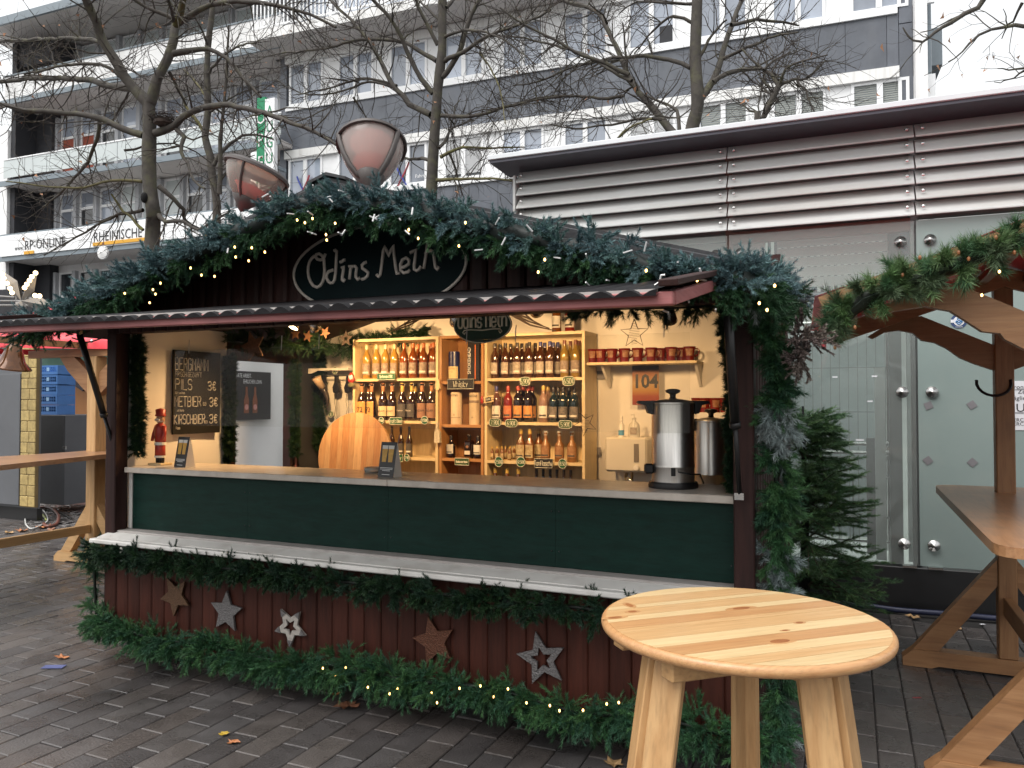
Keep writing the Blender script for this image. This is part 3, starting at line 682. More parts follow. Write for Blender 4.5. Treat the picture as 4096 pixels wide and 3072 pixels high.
for z in (1.99, 1.55, 1.1): b.box(-2.2, YS + 1.492, z, fx, YS + 1.497, z + .008)
tag(b.build('wires', MAT['steel_post'], fence), kind='stuff')
b = MB(); b.box(-2.3, YS + 1.62, .3, fx - .02, YS + 1.64, fz - .12)
b.solo('grey_screen', M('grey_screen', (.42, .47, .48), .5, .1, 1.5), (-.8, YS + 1.62, .3), 'grey screen sheet hanging behind the site fence', 'screen', psi=ST)
bp = thing('barrier_board', 'white and red barrier board standing behind the site fence', 'barrier', (-.15, YS + 1.8, 1.95), psi=ST)
p, q = WY(3105, 1200, YS + 1.8, ST), WY(3190, 1290, YS + 1.8, ST)
b = MB(); b.box(p.x - .1, YS + 1.8, q.z, q.x, YS + 1.84, p.z); b.build('white_panel', MAT['white'], bp)
b = MB(); b.box(p.x - .1, YS + 1.79, q.z - .02, q.x, YS + 1.797, q.z + .11); b.build('red_band', M('dull_red', (.35, .05, .06), .5), bp)
b = MB(); b.box(q.x + .01, YS + 1.78, q.z - .2, q.x + .06, YS + 1.83, p.z + .03); b.build('post', MAT['white_frame'], bp)
for px, py, s in ((3355, 1720, 1), (3480, 1605, 0), (3340, 1508, 0), (3498, 1505, 0), (3445, 1760, 1), (3345, 1712, 0)):
    c = WY(px, py, YS - .004, ST); b = MB(); b.box(c.x - .02 - .02 * s, YS - .004, c.z - .007, c.x + .02, YS - .001, c.z + .006)
    b.build('paper_scrap', MAT['paper'], stn)
# things stuck on the frosted pane
for px, py, a in ((3714, 1622, .4), (3888, 1620, .6), (3712, 1842, .65), (3890, 1850, .8)):
    c = WY(px, py, YS - .003, ST); b = MB(); b.obox((c.x, YS - .003, c.z), (.055, .003, .055), (Vector((math.cos(a), 0, math.sin(a))), Y, Vector((-math.sin(a), 0, math.cos(a))))); b.build('tape_patch', MAT['tape'], stn)
c = WY(3836, 1284, YS - .004, ST)
stk = thing('round_sticker', 'round blue and white club sticker on the frosted pane', 'sticker', c, psi=ST)
for nm_, r_, mt, dy in (('rim', .057, M('navy_print', (.03, .06, .16), .4), 0), ('field', .038, MAT['paper'], -.002)):
    b = MB(); b.prism(circle(r_, r_, 28), .002, c + Vector((0, dy, 0)), X, Z, Y); b.build(nm_, mt, stk)
bl = M('blue_print', (.07, .22, .45), .4)
b = MB(); b.tube([c + Vector((.02 * math.cos(t) * (1 if i % 2 else .8), -.004, .026 * math.sin(t))) for i, t in enumerate(np.linspace(R(170), R(370), 12))], .004, 4)
strokes_c(b, 'S', c + Vector((0, -.004, .008)), X, Z, .034, .004, .8); b.tube([c + Vector((x_, -.004, z_)) for x_, z_ in ((-.026, -.008), (-.012, .0), (0, -.014), (.012, 0), (.026, -.008))], .0035, 4); b.build('emblem', bl, stk)
for s in (-1, 1):
    b = MB(); b.box(c.x + s * .047 - .01, YS - .0075, c.z - .012, c.x + s * .047 + .01, YS - .0062, c.z + .012); b.build('side_bar', MAT['paper'], stk)
font('lettering', 'EUROPA', c + Vector((0, -.0045, .041)), X, Z, .014, MAT['white_print'], stk, align='CENTER'); font('lettering', 'ULTRAS', c + Vector((0, -.0045, -.051)), X, Z, .014, MAT['white_print'], stk, align='CENTER')
p = WY(4035, 1524, YS - .004, ST); q = WY(4200, 1722, YS - .004, ST)
ntc = thing('paper_notice', 'white printed paper notice taped to the frosted pane behind the post', 'notice', (p.x, YS - .004, q.z), psi=ST)
b = MB(); b.box(p.x - .03, YS - .004, q.z, q.x, YS - .002, p.z); b.build('sheet', MAT['paper'], ntc)
def nt(px, py, t, s, sx=1):
    c = WY(px, py, YS - .006, ST); font('lettering', t, c, X, Z, s, MAT['black'], ntc, sx)
nt(4020, 1556, 'Corona- Schnelltest', .045); nt(4071, 1574, 'Zentrum', .045); nt(4038, 1600, 'Täglich geöffnet', .045); nt(4020, 1647, 'NUR', .09); nt(4035, 1686, 'MERCATOR', .038); nt(4035, 1702, 'MERCATOR', .038)
b = MB(); c = WY(4040, 1650, YS - .007, ST); b.box(c.x - .02, YS - .007, c.z - .004, c.x + .2, YS - .005, c.z); b.build('underline', MAT['black'], ntc); b = MB(); c = WY(4040, 1558, YS - .007, ST); b.box(c.x - .02, YS - .007, c.z - .003, c.x + .2, YS - .005, c.z); b.build('underline', MAT['black'], ntc)
# cable along the foot of the plinth
b = MB(); b.tube([(-.6 + .1 * i, YS - .12 - .02 * math.sin(i * .6), .03 + .004 * math.sin(i)) for i in range(32)], .022, 8)
b.solo('power_cable', M('blue_black_cable', (.02, .025, .06), .4), (.4, YS - .12, 0), 'thick dark blue cable lying along the black plinth', 'cable', smooth=True, psi=ST)
# ------------------------------------------------------------------ bare winter trees
MAT['bark'] = M('grey_brown_bark', (.058, .051, .044), .9, .3, 8, .6, 30, tint=True, dirt=((.11, .11, .055), 5, .55))
MAT['twig'] = M('dark_twig', (.05, .043, .038), .9, .2, 8, tint=True)
MAT['dead_leaf'] = M('dry_curled_leaf', (.34, .17, .09), .8, .35, 20)
MAT['nest'] = M('nest_sticks', (.045, .032, .026), .9, .3, 20)
class Seg:
    """collects many thin tapered branches and turns them into one mesh of k-sided tubes"""
    def __init__(s, k): s.k = k; s.V = []; s.F = []; s.n = 0; s.T = []
    def add(s, P, r, tint=(1, 1, 1)):
        m = len(P); d = np.gradient(P, axis=0); d /= np.linalg.norm(d, axis=1, keepdims=True) + 1e-9
        ref = np.array([.31, .52, .79]) if abs(d[0] @ np.array([.31, .52, .79])) < .93 else np.array([1., 0, 0])
        a = np.cross(d, ref); a /= np.linalg.norm(a, axis=1, keepdims=True) + 1e-9; b = np.cross(d, a); k = s.k
        th = 2 * np.pi * np.arange(k) / k
        V = P[:, None, :] + (a[:, None, :] * np.cos(th)[None, :, None] + b[:, None, :] * np.sin(th)[None, :, None]) * np.asarray(r)[:, None, None]
        i = np.arange(m - 1)[:, None] * k; q = np.arange(k)[None, :]; q2 = (q + 1) % k
        F = np.stack([i + q, i + q2, i + k + q2, i + k + q], axis=2).reshape(-1, 4) + s.n
        s.V.append(V.reshape(-1, 3)); s.F.append(F); s.n += m * k; s.T.append(np.tile(np.array(tint)[None, :], (m * k, 1)))
    def build(s, name, mat, parent, smooth=True):
        b = root_base(parent)
        o = soup(name, np.concatenate(s.V), np.concatenate(s.F), mat, parent, np.concatenate(s.T), b)
        if smooth: o.data.polygons.foreach_set('use_smooth', [True] * len(o.data.polygons))
        return o
def smooth_path(pts, per=.25):
    pts = np.array([tuple(p) for p in pts], float)
    # Catmull-Rom through the points
    out = []; n = len(pts)
    for i in range(n - 1):
        p0, p1, p2, p3 = pts[max(i - 1, 0)], pts[i], pts[i + 1], pts[min(i + 2, n - 1)]
        m = max(2, int(np.linalg.norm(p2 - p1) / per))
        for t in np.linspace(0, 1, m, endpoint=False):
            out.append(.5 * ((2 * p1) + (-p0 + p2) * t + (2 * p0 - 5 * p1 + 4 * p2 - p3) * t * t + (-p0 + 3 * p1 - 3 * p2 + p3) * t ** 3))
    out.append(pts[-1]); return np.array(out)
def wander(p, d, L, n, wob, lift):
    P = [p]; d = d / np.linalg.norm(d); st = L / n
    for i in range(n):
        d = d + rng.normal(0, wob, 3) + np.array([0, 0, lift]); d /= np.linalg.norm(d); P.append(P[-1] + d * st)
    return np.array(P)
def tree(name, label, px_limbs, Yp, base, dens=7., sub=6., group='bare trees in front of the buildings', tl=(.5, 1.5), org=(0, 0), sc=2.011, depth=1.4, leaves=20, rt=.006):
    """limbs are traced in photograph points on the tree's own plane, then bent out of that plane; twigs grow from them in all directions"""
    t = thing(name, label, 'tree', base, group)
    big, mid, small = Seg(9), Seg(5), Seg(3); leafpts = []
    for li, (pts, r0, r1) in enumerate(px_limbs):
        dep = 0 if li == 0 else rng.uniform(-depth, depth); n = len(pts)
        W = []
        for i, q in enumerate(pts):
            if len(q) == 3: W.append(np.array(q)); continue
            fr = (i / (n - 1)) if n > 1 else 0
            W.append(np.array(WY(org[0] + q[0] / sc, org[1] + q[1] / sc, Yp + dep * fr ** 1.3)))
        P = smooth_path(W, .16 if li else .2); m = len(P)
        rr = r0 + (r1 - r0) * np.linspace(0, 1, m) ** .8
        if li: P[1:] += rng.normal(0, .008, (m - 1, 3))
        rr = rr * rng.uniform(.93, 1.08, m)
        tn = (1, 1, 1) if r0 > .03 else (.75, .72, .7)
        big.add(P, rr, tn if rng.random() > .12 or li == 0 else (1.7, 1.7, .9))
        if li == 0 and r1 > .05 and len(px_limbs) > 3: continue
        Ln = np.linalg.norm(np.diff(P, axis=0), axis=1).sum(); k = int(Ln * dens * 1.5)
        for _ in range(k):
            i = int(rng.uniform(.08, 1) ** .8 * (m - 2)) + 1; i = min(i, m - 1)
            tv = P[i] - P[i - 1]; tv /= np.linalg.norm(tv) + 1e-9
            d = rng.normal(0, 1, 3); d -= tv * (d @ tv); d /= np.linalg.norm(d); d = d * .9 + tv * rng.uniform(.2, 1.0); d[1] *= .8
            L = rng.uniform(*tl) * (1.15 - .5 * i / m); ns = max(4, int(L / .14))
            Q = wander(P[i], d, L, ns, .16, rng.uniform(-.05, .06))
            r_ = min(rr[i] * .45, rng.uniform(.008, .017)); mid.add(Q, np.linspace(r_, rt, ns + 1), (.8, .76, .74))
            for __ in range(int(L * sub * 1.35)):
                j = rng.integers(1, ns + 1); tv = Q[j] - Q[j - 1]; tv /= np.linalg.norm(tv)
                d = rng.normal(0, 1, 3); d -= tv * (d @ tv); d /= np.linalg.norm(d); d = d * .8 + tv * .8
                l2 = rng.uniform(.15, .55); n2 = max(3, int(l2 / .09)); S = wander(Q[j], d, l2, n2, .2, rng.uniform(-.04, .06))
                small.add(S, np.linspace(rt, rt * .45, n2 + 1), (.85, .8, .78)); 
                if rng.random() < .5:
                    d2 = d + rng.normal(0, .7, 3); small.add(wander(S[n2 // 2], d2, l2 * .5, 3, .2, 0), np.linspace(rt * .7, rt * .4, 4), (.85, .8, .78))
                leafpts.append(S[-1])
    big.build('trunk', MAT['bark'], t)
    tag(mid.build('branches', MAT['bark'], t), kind='stuff'); tag(small.build('twigs', MAT['twig'], t), kind='stuff')
    b = MB()
    for i in rng.choice(len(leafpts), min(leaves, len(leafpts)), replace=False):
        p = Vector(leafpts[i]); d = Vector(rng.normal(0, 1, 3)); d.z -= 1.2; d.normalize(); s_ = d.orthogonal().normalized(); l = rng.uniform(.05, .11)
        q = p + d * l * .5 + s_ * .02
        b.add([p, q + s_ * l * .22, q - s_ * l * .2, p + d * l - s_ * .015], [(0, 1, 2), (1, 3, 2)])
    if leaves: b.build('dry_leaves', MAT['dead_leaf'], t)
    return t
def foot(px, Yp): 
    q = WY(px, 1500, Yp); return (q.x, Yp, 0.)
f1 = foot(607, 9.0)
t1 = tree('bare_tree', 'large bare tree with forked trunk and bird nest, nearest of the trees', [
    ([(*f1,), (1222, 1980), (1240, 1760), (1205, 1500), (1200, 1200), (1205, 1060), (1200, 900), (1200, 800)], .165, .1),
    ([(1150, 1090), (1050, 1060), (900, 1000), (750, 940), (450, 900), (200, 890), (0, 840), (-200, 830)], .06, .035),
    ([(1195, 830), (1050, 680), (950, 520), (830, 330), (770, 180), (700, 30), (650, -90)], .095, .06),
    ([(1205, 830), (1270, 640), (1340, 480), (1390, 320), (1415, 190)], .09, .065),
    ([(1415, 200), (1450, 100), (1485, -80)], .06, .045), ([(1430, 190), (1600, 80), (1800, 15), (2000, 12), (2212, 40), (2500, 120), (2700, 220)], .05, .02),
    ([(1400, 180), (1380, 100), (1350, -30)], .03, .02), ([(1390, 150), (1250, 90), (1100, 10), (1040, -50)], .035, .02),
    ([(1250, 1070), (1400, 1010), (1550, 890), (1700, 850), (1850, 850), (2050, 890), (2212, 935), (2500, 1050), (2700, 1160)], .065, .02),
    ([(1100, 720), (1000, 710), (880, 690), (700, 640), (480, 630), (250, 630), (0, 660)], .06, .04),
    ([(820, 340), (700, 315), (450, 310), (200, 320), (-50, 335)], .04, .025), ([(960, 610), (880, 545), (700, 510), (450, 540), (200, 600)], .035, .014),
    ([(1420, 1040), (1470, 1100), (1460, 1230), (1500, 1310), (1560, 1450), (1650, 1520)], .04, .016),
    ([(1280, 1500), (1400, 1600), (1480, 1690), (1490, 1770), (1600, 1840)], .045, .02), ([(1280, 1730), (1330, 1785), (1470, 1780), (1600, 1850), (1700, 1780), (1850, 1700)], .04, .015),
    ([(1150, 1690), (950, 1730), (750, 1830), (550, 1950), (350, 2050)], .03, .01), ([(1150, 1850), (1050, 1750), (950, 1640), (900, 1560)], .03, .014),
    ([(1145, 1460), (900, 1450), (600, 1510), (300, 1490), (50, 1460)], .028, .01), ([(800, 980), (780, 1120), (700, 1300), (600, 1430), (480, 1560), (350, 1660)], .035, .014),
    ([(1400, 430), (1550, 400), (1680, 400), (1830, 470), (1950, 620), (2100, 780)], .05, .02), ([(1360, 580), (1430, 720), (1500, 850)], .03, .014),
    ([(1060, 690), (950, 900), (880, 1000)], .02, .01), ([(850, 370), (960, 520), (1180, 620)], .02, .008), ([(1000, 1210), (1300, 1150), (1500, 1180), (1700, 1320)], .02, .008)],
    9.0, f1, dens=5.5, sub=4.2, tl=(.4, 1.15), leaves=46, rt=.0038, depth=1.3)
# nest in its fork, knobs of bark
c = WY(656, 486, 8.95); V_, F_, C_ = [], [], []
b = MB()
for i in range(150):
    a = random.uniform(0, 6.3); r_ = random.uniform(.03, .22); z_ = random.uniform(-.05, .09) + r_ * .25
    d = Vector((-math.sin(a), math.cos(a), random.uniform(-.3, .4))) * random.uniform(.06, .16); p = c + Vector((math.cos(a) * r_, math.sin(a) * r_, z_))
    b.tube([p - d, p + d], .004, 3, False)
b.ball(c + Vector((0, 0, -.02)), .15, 8, 5, (1.1, 1.1, .45))
b.solo('bird_nest', MAT['nest'], c, 'twiggy bird nest in the lower fork of the large bare tree', 'nest')
b = MB(); b.ball(WY(577, 790, 8.88), .075, 8, 6, (.8, .7, 1.2)); b.build('knot', MAT['bark'], t1, smooth=True)
f2 = foot(865, 13.)
tree('bare_tree', 'slim bare tree with mossy trunk seen behind the cream street lamp', [
    ([(*f2,), (1740, 1900), (1745, 1640), (1705, 1400), (1690, 1250), (1650, 1100), (1672, 900), (1665, 600), (1675, 350), (1700, 150), (1720, -60)], .15, .06),
    ([(1720, 1330), (1770, 1240), (1850, 1160), (1950, 1090), (2060, 1080), (2200, 1120)], .05, .02), ([(1660, 1120), (1600, 1000), (1500, 860), (1420, 700)], .05, .02),
    ([(1765, 1560), (1775, 1300), (1770, 1100), (1800, 850), (1830, 500), (1840, 200)], .06, .02), ([(1670, 600), (1760, 480), (1900, 380), (2100, 330)], .035, .015),
    ([(1670, 800), (1560, 640), (1480, 560)], .03, .012), ([(1680, 380), (1600, 200), (1500, 60)], .03, .012), ([(1690, 900), (1900, 760), (2080, 700)], .03, .01), ([(1780, 1440), (1900, 1300), (2050, 1250)], .03, .01)],
    13., f2, dens=4.2, sub=3.6, tl=(.5, 1.5), leaves=16, rt=.0045)
f3 = foot(1718, 13.6)
tree('bare_tree', 'tall straight bare tree in the middle beside the round street lamp', [
    ([(*f3,), (1445, 2200), (1455, 1659), (1470, 1300), (1490, 1000), (1512, 700), (1545, 400), (1545, 200), (1548, -60)], .18, .085),
    ([(1450, 920), (1280, 830), (1150, 680), (1050, 500), (960, 330), (850, 200), (640, 0), (540, -90)], .065, .022),
    ([(1470, 750), (1330, 560), (1230, 330), (1150, 180), (990, 0), (930, -60)], .06, .03), ([(1500, 490), (1350, 400), (1200, 330), (900, 320), (600, 390), (250, 430), (60, 470)], .05, .012),
    ([(1550, 620), (1680, 440), (1750, 200), (1840, 0), (1880, -80)], .06, .035), ([(1570, 490), (1750, 390), (1930, 280), (2212, 180), (2420, 80)], .05, .016),
    ([(1510, 360), (1430, 200), (1330, 0), (1300, -60)], .045, .025), ([(1545, 200), (1450, 90), (1350, 0), (1290, -60)], .03, .015),
    ([(1450, 1290), (1380, 1275), (1240, 1270), (1050, 1200)], .04, .015), ([(1520, 1190), (1600, 1080), (1640, 1030), (1800, 960)], .035, .012),
    ([(1540, 930), (1700, 940), (1900, 910), (2100, 850), (2300, 790), (2600, 760)], .045, .012), ([(1530, 1265), (1600, 1230), (1700, 1190), (1900, 1190), (2212, 1180)], .04, .012),
    ([(1500, 1450), (1700, 1440), (2000, 1440), (2300, 1490)], .04, .012), ([(1180, 690), (1050, 650), (900, 630), (700, 690), (350, 770)], .035, .01),
    ([(1150, 700), (950, 660), (750, 730), (450, 760), (200, 640)], .03, .01), ([(1560, 300), (1700, 250), (1900, 260), (2100, 360), (2300, 520)], .035, .01), ([(1580, 60), (1640, -20), (1680, -80)], .04, .03),
    ([(1850, 420), (1960, 600), (2030, 800), (2050, 1000)], .02, .008), ([(830, 780), (900, 900), (1000, 1040)], .025, .01), ([(1560, 880), (1650, 1000), (1640, 860), (1700, 800)], .02, .008), ([(1600, 1230), (1650, 1350), (1720, 1600)], .025, .012), ([(1480, 1000), (1380, 880), (1350, 1100)], .02, .01)],
    13.6, f3, dens=5.0, sub=4.2, tl=(.5, 1.5), org=(1000, 0), leaves=30, rt=.0046, depth=1.8)
f4 = foot(2765, 12.5)
tree('bare_tree', 'mossy bare tree rising behind the flat station roof', [
    ([(*f4,), (1500, 1500), (1535, 1080), (1580, 900), (1592, 760), (1572, 500), (1580, 200), (1590, -60)], .17, .09),
    ([(1600, 810), (1720, 640), (1790, 430), (1870, 190), (1960, -40)], .065, .035), ([(1480, 1150), (1400, 1080), (1250, 900), (1050, 640), (960, 430), (850, 200), (750, 80), (480, 0), (350, -60)], .075, .02),
    ([(1040, 600), (850, 510), (650, 440), (450, 330), (200, 200), (0, 60)], .04, .012), ([(1060, 650), (900, 570), (700, 450), (500, 380), (150, 300), (-100, 290)], .035, .012), ([(1530, 545), (1350, 480), (1100, 450), (850, 480), (560, 550), (300, 660), (100, 690)], .04, .012),
    ([(1540, 180), (1400, 130), (1300, 180), (1180, 300), (1080, 430)], .03, .012), ([(1720, 660), (1830, 590), (2050, 550), (2130, 570), (2250, 650)], .045, .02), ([(1800, 470), (1990, 380), (2212, 290), (2400, 260)], .03, .012),
    ([(1860, 200), (2000, 170), (2212, 165), (2400, 200)], .035, .015), ([(1440, 1100), (1445, 1000), (1420, 900), (1340, 840), (1180, 770), (1080, 720)], .04, .012), ([(880, 1180), (920, 1150), (1000, 1060), (1100, 1000), (1220, 960)], .025, .012),
    ([(1610, 450), (1680, 320), (1740, 230), (1830, 160)], .03, .015), ([(1570, 30), (1300, 20), (1100, 10), (950, 100)], .03, .01), ([(860, 190), (830, 120), (700, 30)], .025, .01), ([(1020, 580), (1010, 400), (990, 180)], .025, .012), ([(1300, 960), (1150, 950), (900, 1000), (600, 1030), (400, 1000)], .03, .01),
    ([(1000, 770), (800, 790), (560, 765), (300, 800), (0, 870), (-150, 900)], .03, .01), ([(2130, 570), (2110, 700), (2080, 850), (2090, 960)], .02, .008)],
    12.5, f4, dens=5.2, sub=4.4, tl=(.45, 1.4), org=(2000, 0), leaves=26, rt=.0042, depth=1.6)
f5 = foot(3030, 11.)
tree('bare_tree', 'small dark bare tree whose crown shows against the slate wall at the right end', [
    ([(*f5,), (60, 1150), (90, 1010), (160, 850), (240, 690)], .07, .04), ([(240, 690), (170, 590), (80, 540), (-60, 400)], .03, .012), ([(240, 690), (320, 650), (380, 640), (480, 620), (620, 480)], .03, .01),
    ([(250, 680), (300, 560), (420, 490), (640, 440)], .025, .008), ([(120, 560), (200, 480), (330, 430)], .02, .008), ([(390, 650), (450, 720), (500, 850), (540, 930)], .02, .008), ([(100, 550), (0, 560), (-100, 560)], .02, .008), ([(240, 690), (180, 760), (110, 700), (60, 640)], .018, .008)],
    11., f5, dens=9, sub=8, tl=(.25, .7), org=(2996, 0), leaves=14, rt=.0036, depth=.5)
f6 = foot(4560, 9.5)
tree('bare_tree', 'branches of a bare tree reaching in from the right against white sky', [
    ([(*f6,), (3180, 1500), (3140, 700), (3100, 200), (3080, -300)], .17, .1), ([(3100, 100), (2700, -60), (2300, -120), (1960, -60), (1850, 50), (1620, 180), (1500, 255), (1385, 335), (1280, 290), (1235, 225)], .05, .006),
    ([(3120, 500), (2800, 300), (2500, 230), (2212, 210), (2080, 212), (1850, 285), (1720, 420), (1610, 505)], .04, .005), ([(3130, 800), (2700, 640), (2400, 560), (2212, 545), (2100, 560), (2000, 552)], .03, .005), ([(2212, 570), (2130, 620), (2050, 655), (1980, 658)], .012, .004), ([(2200, 20), (2130, 160), (2080, 220), (2030, 320)], .016, .005)],
    9.5, f6, dens=2.6, sub=3, tl=(.2, .6), org=(2996, 0), leaves=50, rt=.003, depth=.5)

# ------------------------------------------------------------------ the two globe street lamps behind the stall
MAT['lampmetal'] = M('brown_lamp_metal', (.07, .06, .057), .5, .15, 5, metal=.2)
MAT['globe_cream'] = glassy('cream_lamp_bowl', (.97, .89, .79), .06, .74)
MAT['globe_pink'] = glassy('pink_lamp_bowl', (.96, .80, .74), .06, .72)
MAT['reflector'] = M('red_reflector_cone', (.7, .14, .10), .5, .15, 6)
MAT['disc_cream'] = M('peach_disc', (.85, .6, .46), .3, .1, 3); MAT['disc_pink'] = M('pink_disc', (.88, .6, .54), .25, .2, 2)
def lamp(c, tilt, bowl, label, yaw, foot_xy, rib0=0., ribw=.02, dz=1., sc=1., lining='white'):
    t = thing('street_lamp', label, 'street lamp', foot_xy, 'globe street lamps behind the stall')
    RM = Matrix.Rotation(yaw, 3, 'Z') @ Matrix.Rotation(tilt[0], 3, 'Y') @ Matrix.Rotation(tilt[1], 3, 'X')
    prof = [(.05, -.52), (.14, -.47), (.22, -.37), (.29, -.24), (.335, -.11), (.35, -.03), (.352, 0)]
    prof = [(q, z * dz) for q, z in prof]; RM = RM @ Matrix.Diagonal((sc, sc, sc))
    b = MB(); b.lathe([(.001, .006), (.345, .003)], 28, c, RM); b.build('brightening_disc', MAT[lining], t)  # pale disc added under the cap to brighten the bowl
    b = MB(); b.lathe(prof, 28, c, RM); b.build('bowl', bowl, t, smooth=True)
    b = MB(); b.lathe([(.001, .075), (.2, .065), (.34, .035), (.385, .0), (.385, -.03), (.36, -.03), (.353, 0), (.001, .012)], 28, c, RM); b.build('cap', MAT['lampmetal'], t, auto=40)
    for k in range(3):
        a = rib0 + R(120 * k); pts = [c + RM @ Vector((math.cos(a) * q * 1.025, math.sin(a) * q * 1.025, z)) for q, z in prof]
        b = MB(); b.tube(pts, ribw, 6); b.build('rib', MAT['lampmetal'], t, smooth=True)
    b = MB(); b.lathe([(.06, -.5 * dz), (.15, -.3 * dz), (.19, -.27 * dz)], 18, c, RM); b.build('reflector', MAT['reflector'], t, smooth=True)
    b = MB(); b.lathe([(.045, -.28 * dz), (.03, -.18 * dz), (.001, -.17 * dz)], 10, c, RM); b.build('lamp_bulb', MAT['white_print'], t, smooth=True)
    b = MB(); b.lathe([(.001, -.52 * dz - .12), (.055, -.52 * dz - .08), (.09, -.52 * dz - .03), (.16, -.47 * dz), (.15, -.45 * dz), (.04, -.51 * dz)], 16, c, RM); b.build('collar', MAT['lampmetal'], t, smooth=True)
    p = c + RM @ Vector((0, 0, -.6)); f = Vector(foot_xy)
    b = MB(); b.tube([p, Vector((f.x, f.y, p.z - .35)), Vector((f.x, f.y, 1.0)), f], [.045, .055, .07, .09], 12); b.build('pole', MAT['lampmetal'], t, smooth=True)
c = WY(1029, 686, 7.3); lamp(c, (R(17), R(-12)), MAT['globe_cream'], 'street lamp with cream see-through bowl and tilted flat cap beside the slim tree', 0, (c.x + .12, 7.4, 0), R(-72), .017, .76, 1.06, 'disc_cream')
c = WY(1487, 578, 7.0); lamp(c, (R(-13), R(-22)), MAT['globe_pink'], 'street lamp with large pink bowl above the ridge of the stall', 0, (c.x + .05, 7.15, 0), R(-5), .034, 1., 1., 'disc_pink')
# ------------------------------------------------------------------ the drinks stall
W3('darkwood', (.018, .007, .0065), (.045, .017, .014), rough=.6, rnd=.18, scale=1.6, spec=.25)
W3('skirtwood', (.034, .0085, .0048), (.064, .0165, .0095), rough=.6, rnd=.2, scale=1.6, spec=.25)
W3('redwood', (.25, .075, .075), (.38, .135, .13), rough=.55, rnd=.1, dirt=((.09, .035, .035), 4, .6))
MAT['bitumen'] = M('wet_dark_roof_sheet', (.009, .008, .009), .5, .25, 6, .15, 60, spec=.12)
MAT['roofblack'] = M('black_roof_felt', (.012, .012, .015), .5, .3, 6, .2, 60)
MAT['pvc'] = M('white_pvc_lining', (.74, .71, .66), .38, .04, 1.5, dirt=((.55, .5, .44), 2, .4))
MAT['greenpanel'] = M('dark_green_board', (.0025, .021, .0155), .6, .3, 5, .08, 50, grain=(1, 6, 6), spec=.2, dirt=((.007, .028, .022), 6, .6))
MAT['countertop'] = M('stone_look_worktop', (.46, .4, .34), .3, .12, 7, col2=(.62, .56, .49), dirt=((.36, .31, .27), 12, .5))
MAT['ledgewhite'] = M('white_ledge_sheet', (.68, .66, .63), .45, .06, 6, .08, 30, dirt=((.42, .38, .34), 7, .5))
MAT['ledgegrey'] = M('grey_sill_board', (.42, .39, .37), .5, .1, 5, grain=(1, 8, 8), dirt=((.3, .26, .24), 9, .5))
MAT['needles'] = M('needles', (1, 1, 1), .55, .05, 5, tint=True, spec=.35)
MAT['black_metal'] = M('black_metal', (.014, .013, .014), .4, .2, 8, metal=.3)
MAT['bulb'] = M('warm_led', (1, .55, .16), .4, .02, 3, emit=2.6)
MAT['socket'] = M('clear_led_socket', (.62, .62, .62), .3, .05, 3)
MAT['wire'] = M('dark_green_wire', (.015, .03, .02), .5)
MAT['acrylic'] = glassy('acrylic_sheet', (.97, .97, .96), .03, .985, 1.16)
MAT['whitecord'] = M('white_cord', (.6, .58, .55), .6)
stall = thing('market_stall', 'dark brown wooden market stall with green counter front and open flap', 'market stall', (-2.44, 4.6, 0))
SB = root_base(stall)
XL, XR, YF, YB = -4.47, -.42, 3.55, 5.78
RX, RZ, SL = -2.445, 2.78, .278
def roof_z(x): return RZ - SL * abs(x - RX)
def rp_poly(w, d): return [(-w / 2, 0), (-w / 2 * .88, -d * .6), (-w / 2 * .5, -d), (w / 2 * .5, -d), (w / 2 * .88, -d * .6), (w / 2, 0)]
# floor, posts, beams
b = MB(); b.box(XL, YF + .02, .11, XR, YB, .17); b.build('floor', MAT['darkwoodx'], stall)
for x in (XL + .045, XR - .02):
    b = MB(); b.box(x - .045, YF - .01, .09, x + .045, YF + .085, 2.1, .006); b.build('post', MAT['darkwoodz'], stall)
    b = MB(); b.box(x - .045, YB - .09, .09, x + .045, YB, 2.1, .006); b.build('post', MAT['darkwoodz'], stall)
b = MB(); b.box(XL + .093, YF + .005, 2.10, XR - .068, YF + .09, 2.18, .006); b.build('lintel', MAT['darkwoodx'], stall)
for (px, py) in ((-4.2, 3.7), (-.7, 3.7), (-2.4, 3.7), (-4.2, 5.6), (-.7, 5.6)):
    b = MB(); b.box(px - .08, py - .08, 0, px + .08, py + .08, .105); b.build('support_block', MAT['black_metal'], stall)
# gable of upright half-round boards
n = 38; pw = (XR - XL) / n
for i in range(n):
    x = XL + pw * (i + .5); zt = max(2.115, min(roof_z(x - pw / 2), roof_z(x + pw / 2)) - .03)
    b = MB(); b.prism(rp_poly(pw - .003, .02), zt - 2.10, (x, YF - .002, 2.10), X, Y, Z); me = b.mesh('gable_board', MAT['darkwoodz'], (x, YF, 2.10)); link('gable_board', me, stall, Vector((x, YF, 2.10)) - SB)
b = MB(); b.prism([(XL, 2.12), (XR, 2.12), (XR, roof_z(XR) - .03), (RX, RZ - .03), (XL, roof_z(XL) - .03)], .02, (0, YF + .01, 0), X, Z, Y); b.build('gable_backing', MAT['darkwoodz'], stall)  # panel added to stop lamplight leaking past the gable boards
# skirt boards
b = MB(); b.prism(rp_poly(pw - .0012, .011), .64, (0, 0, 0), X, Y, Z); me = b.mesh('skirt_board', MAT['skirtwoodz'])
for i in range(n): link('skirt_board', me, stall, Vector((XL + pw * (i + .5), YF + random.uniform(-.003, .003), .12)) - SB)
b = MB(); b.box(XL, YF + .005, .12, XR, YF + .03, .80); b.build('skirt_backing', MAT['darkwoodx'], stall)
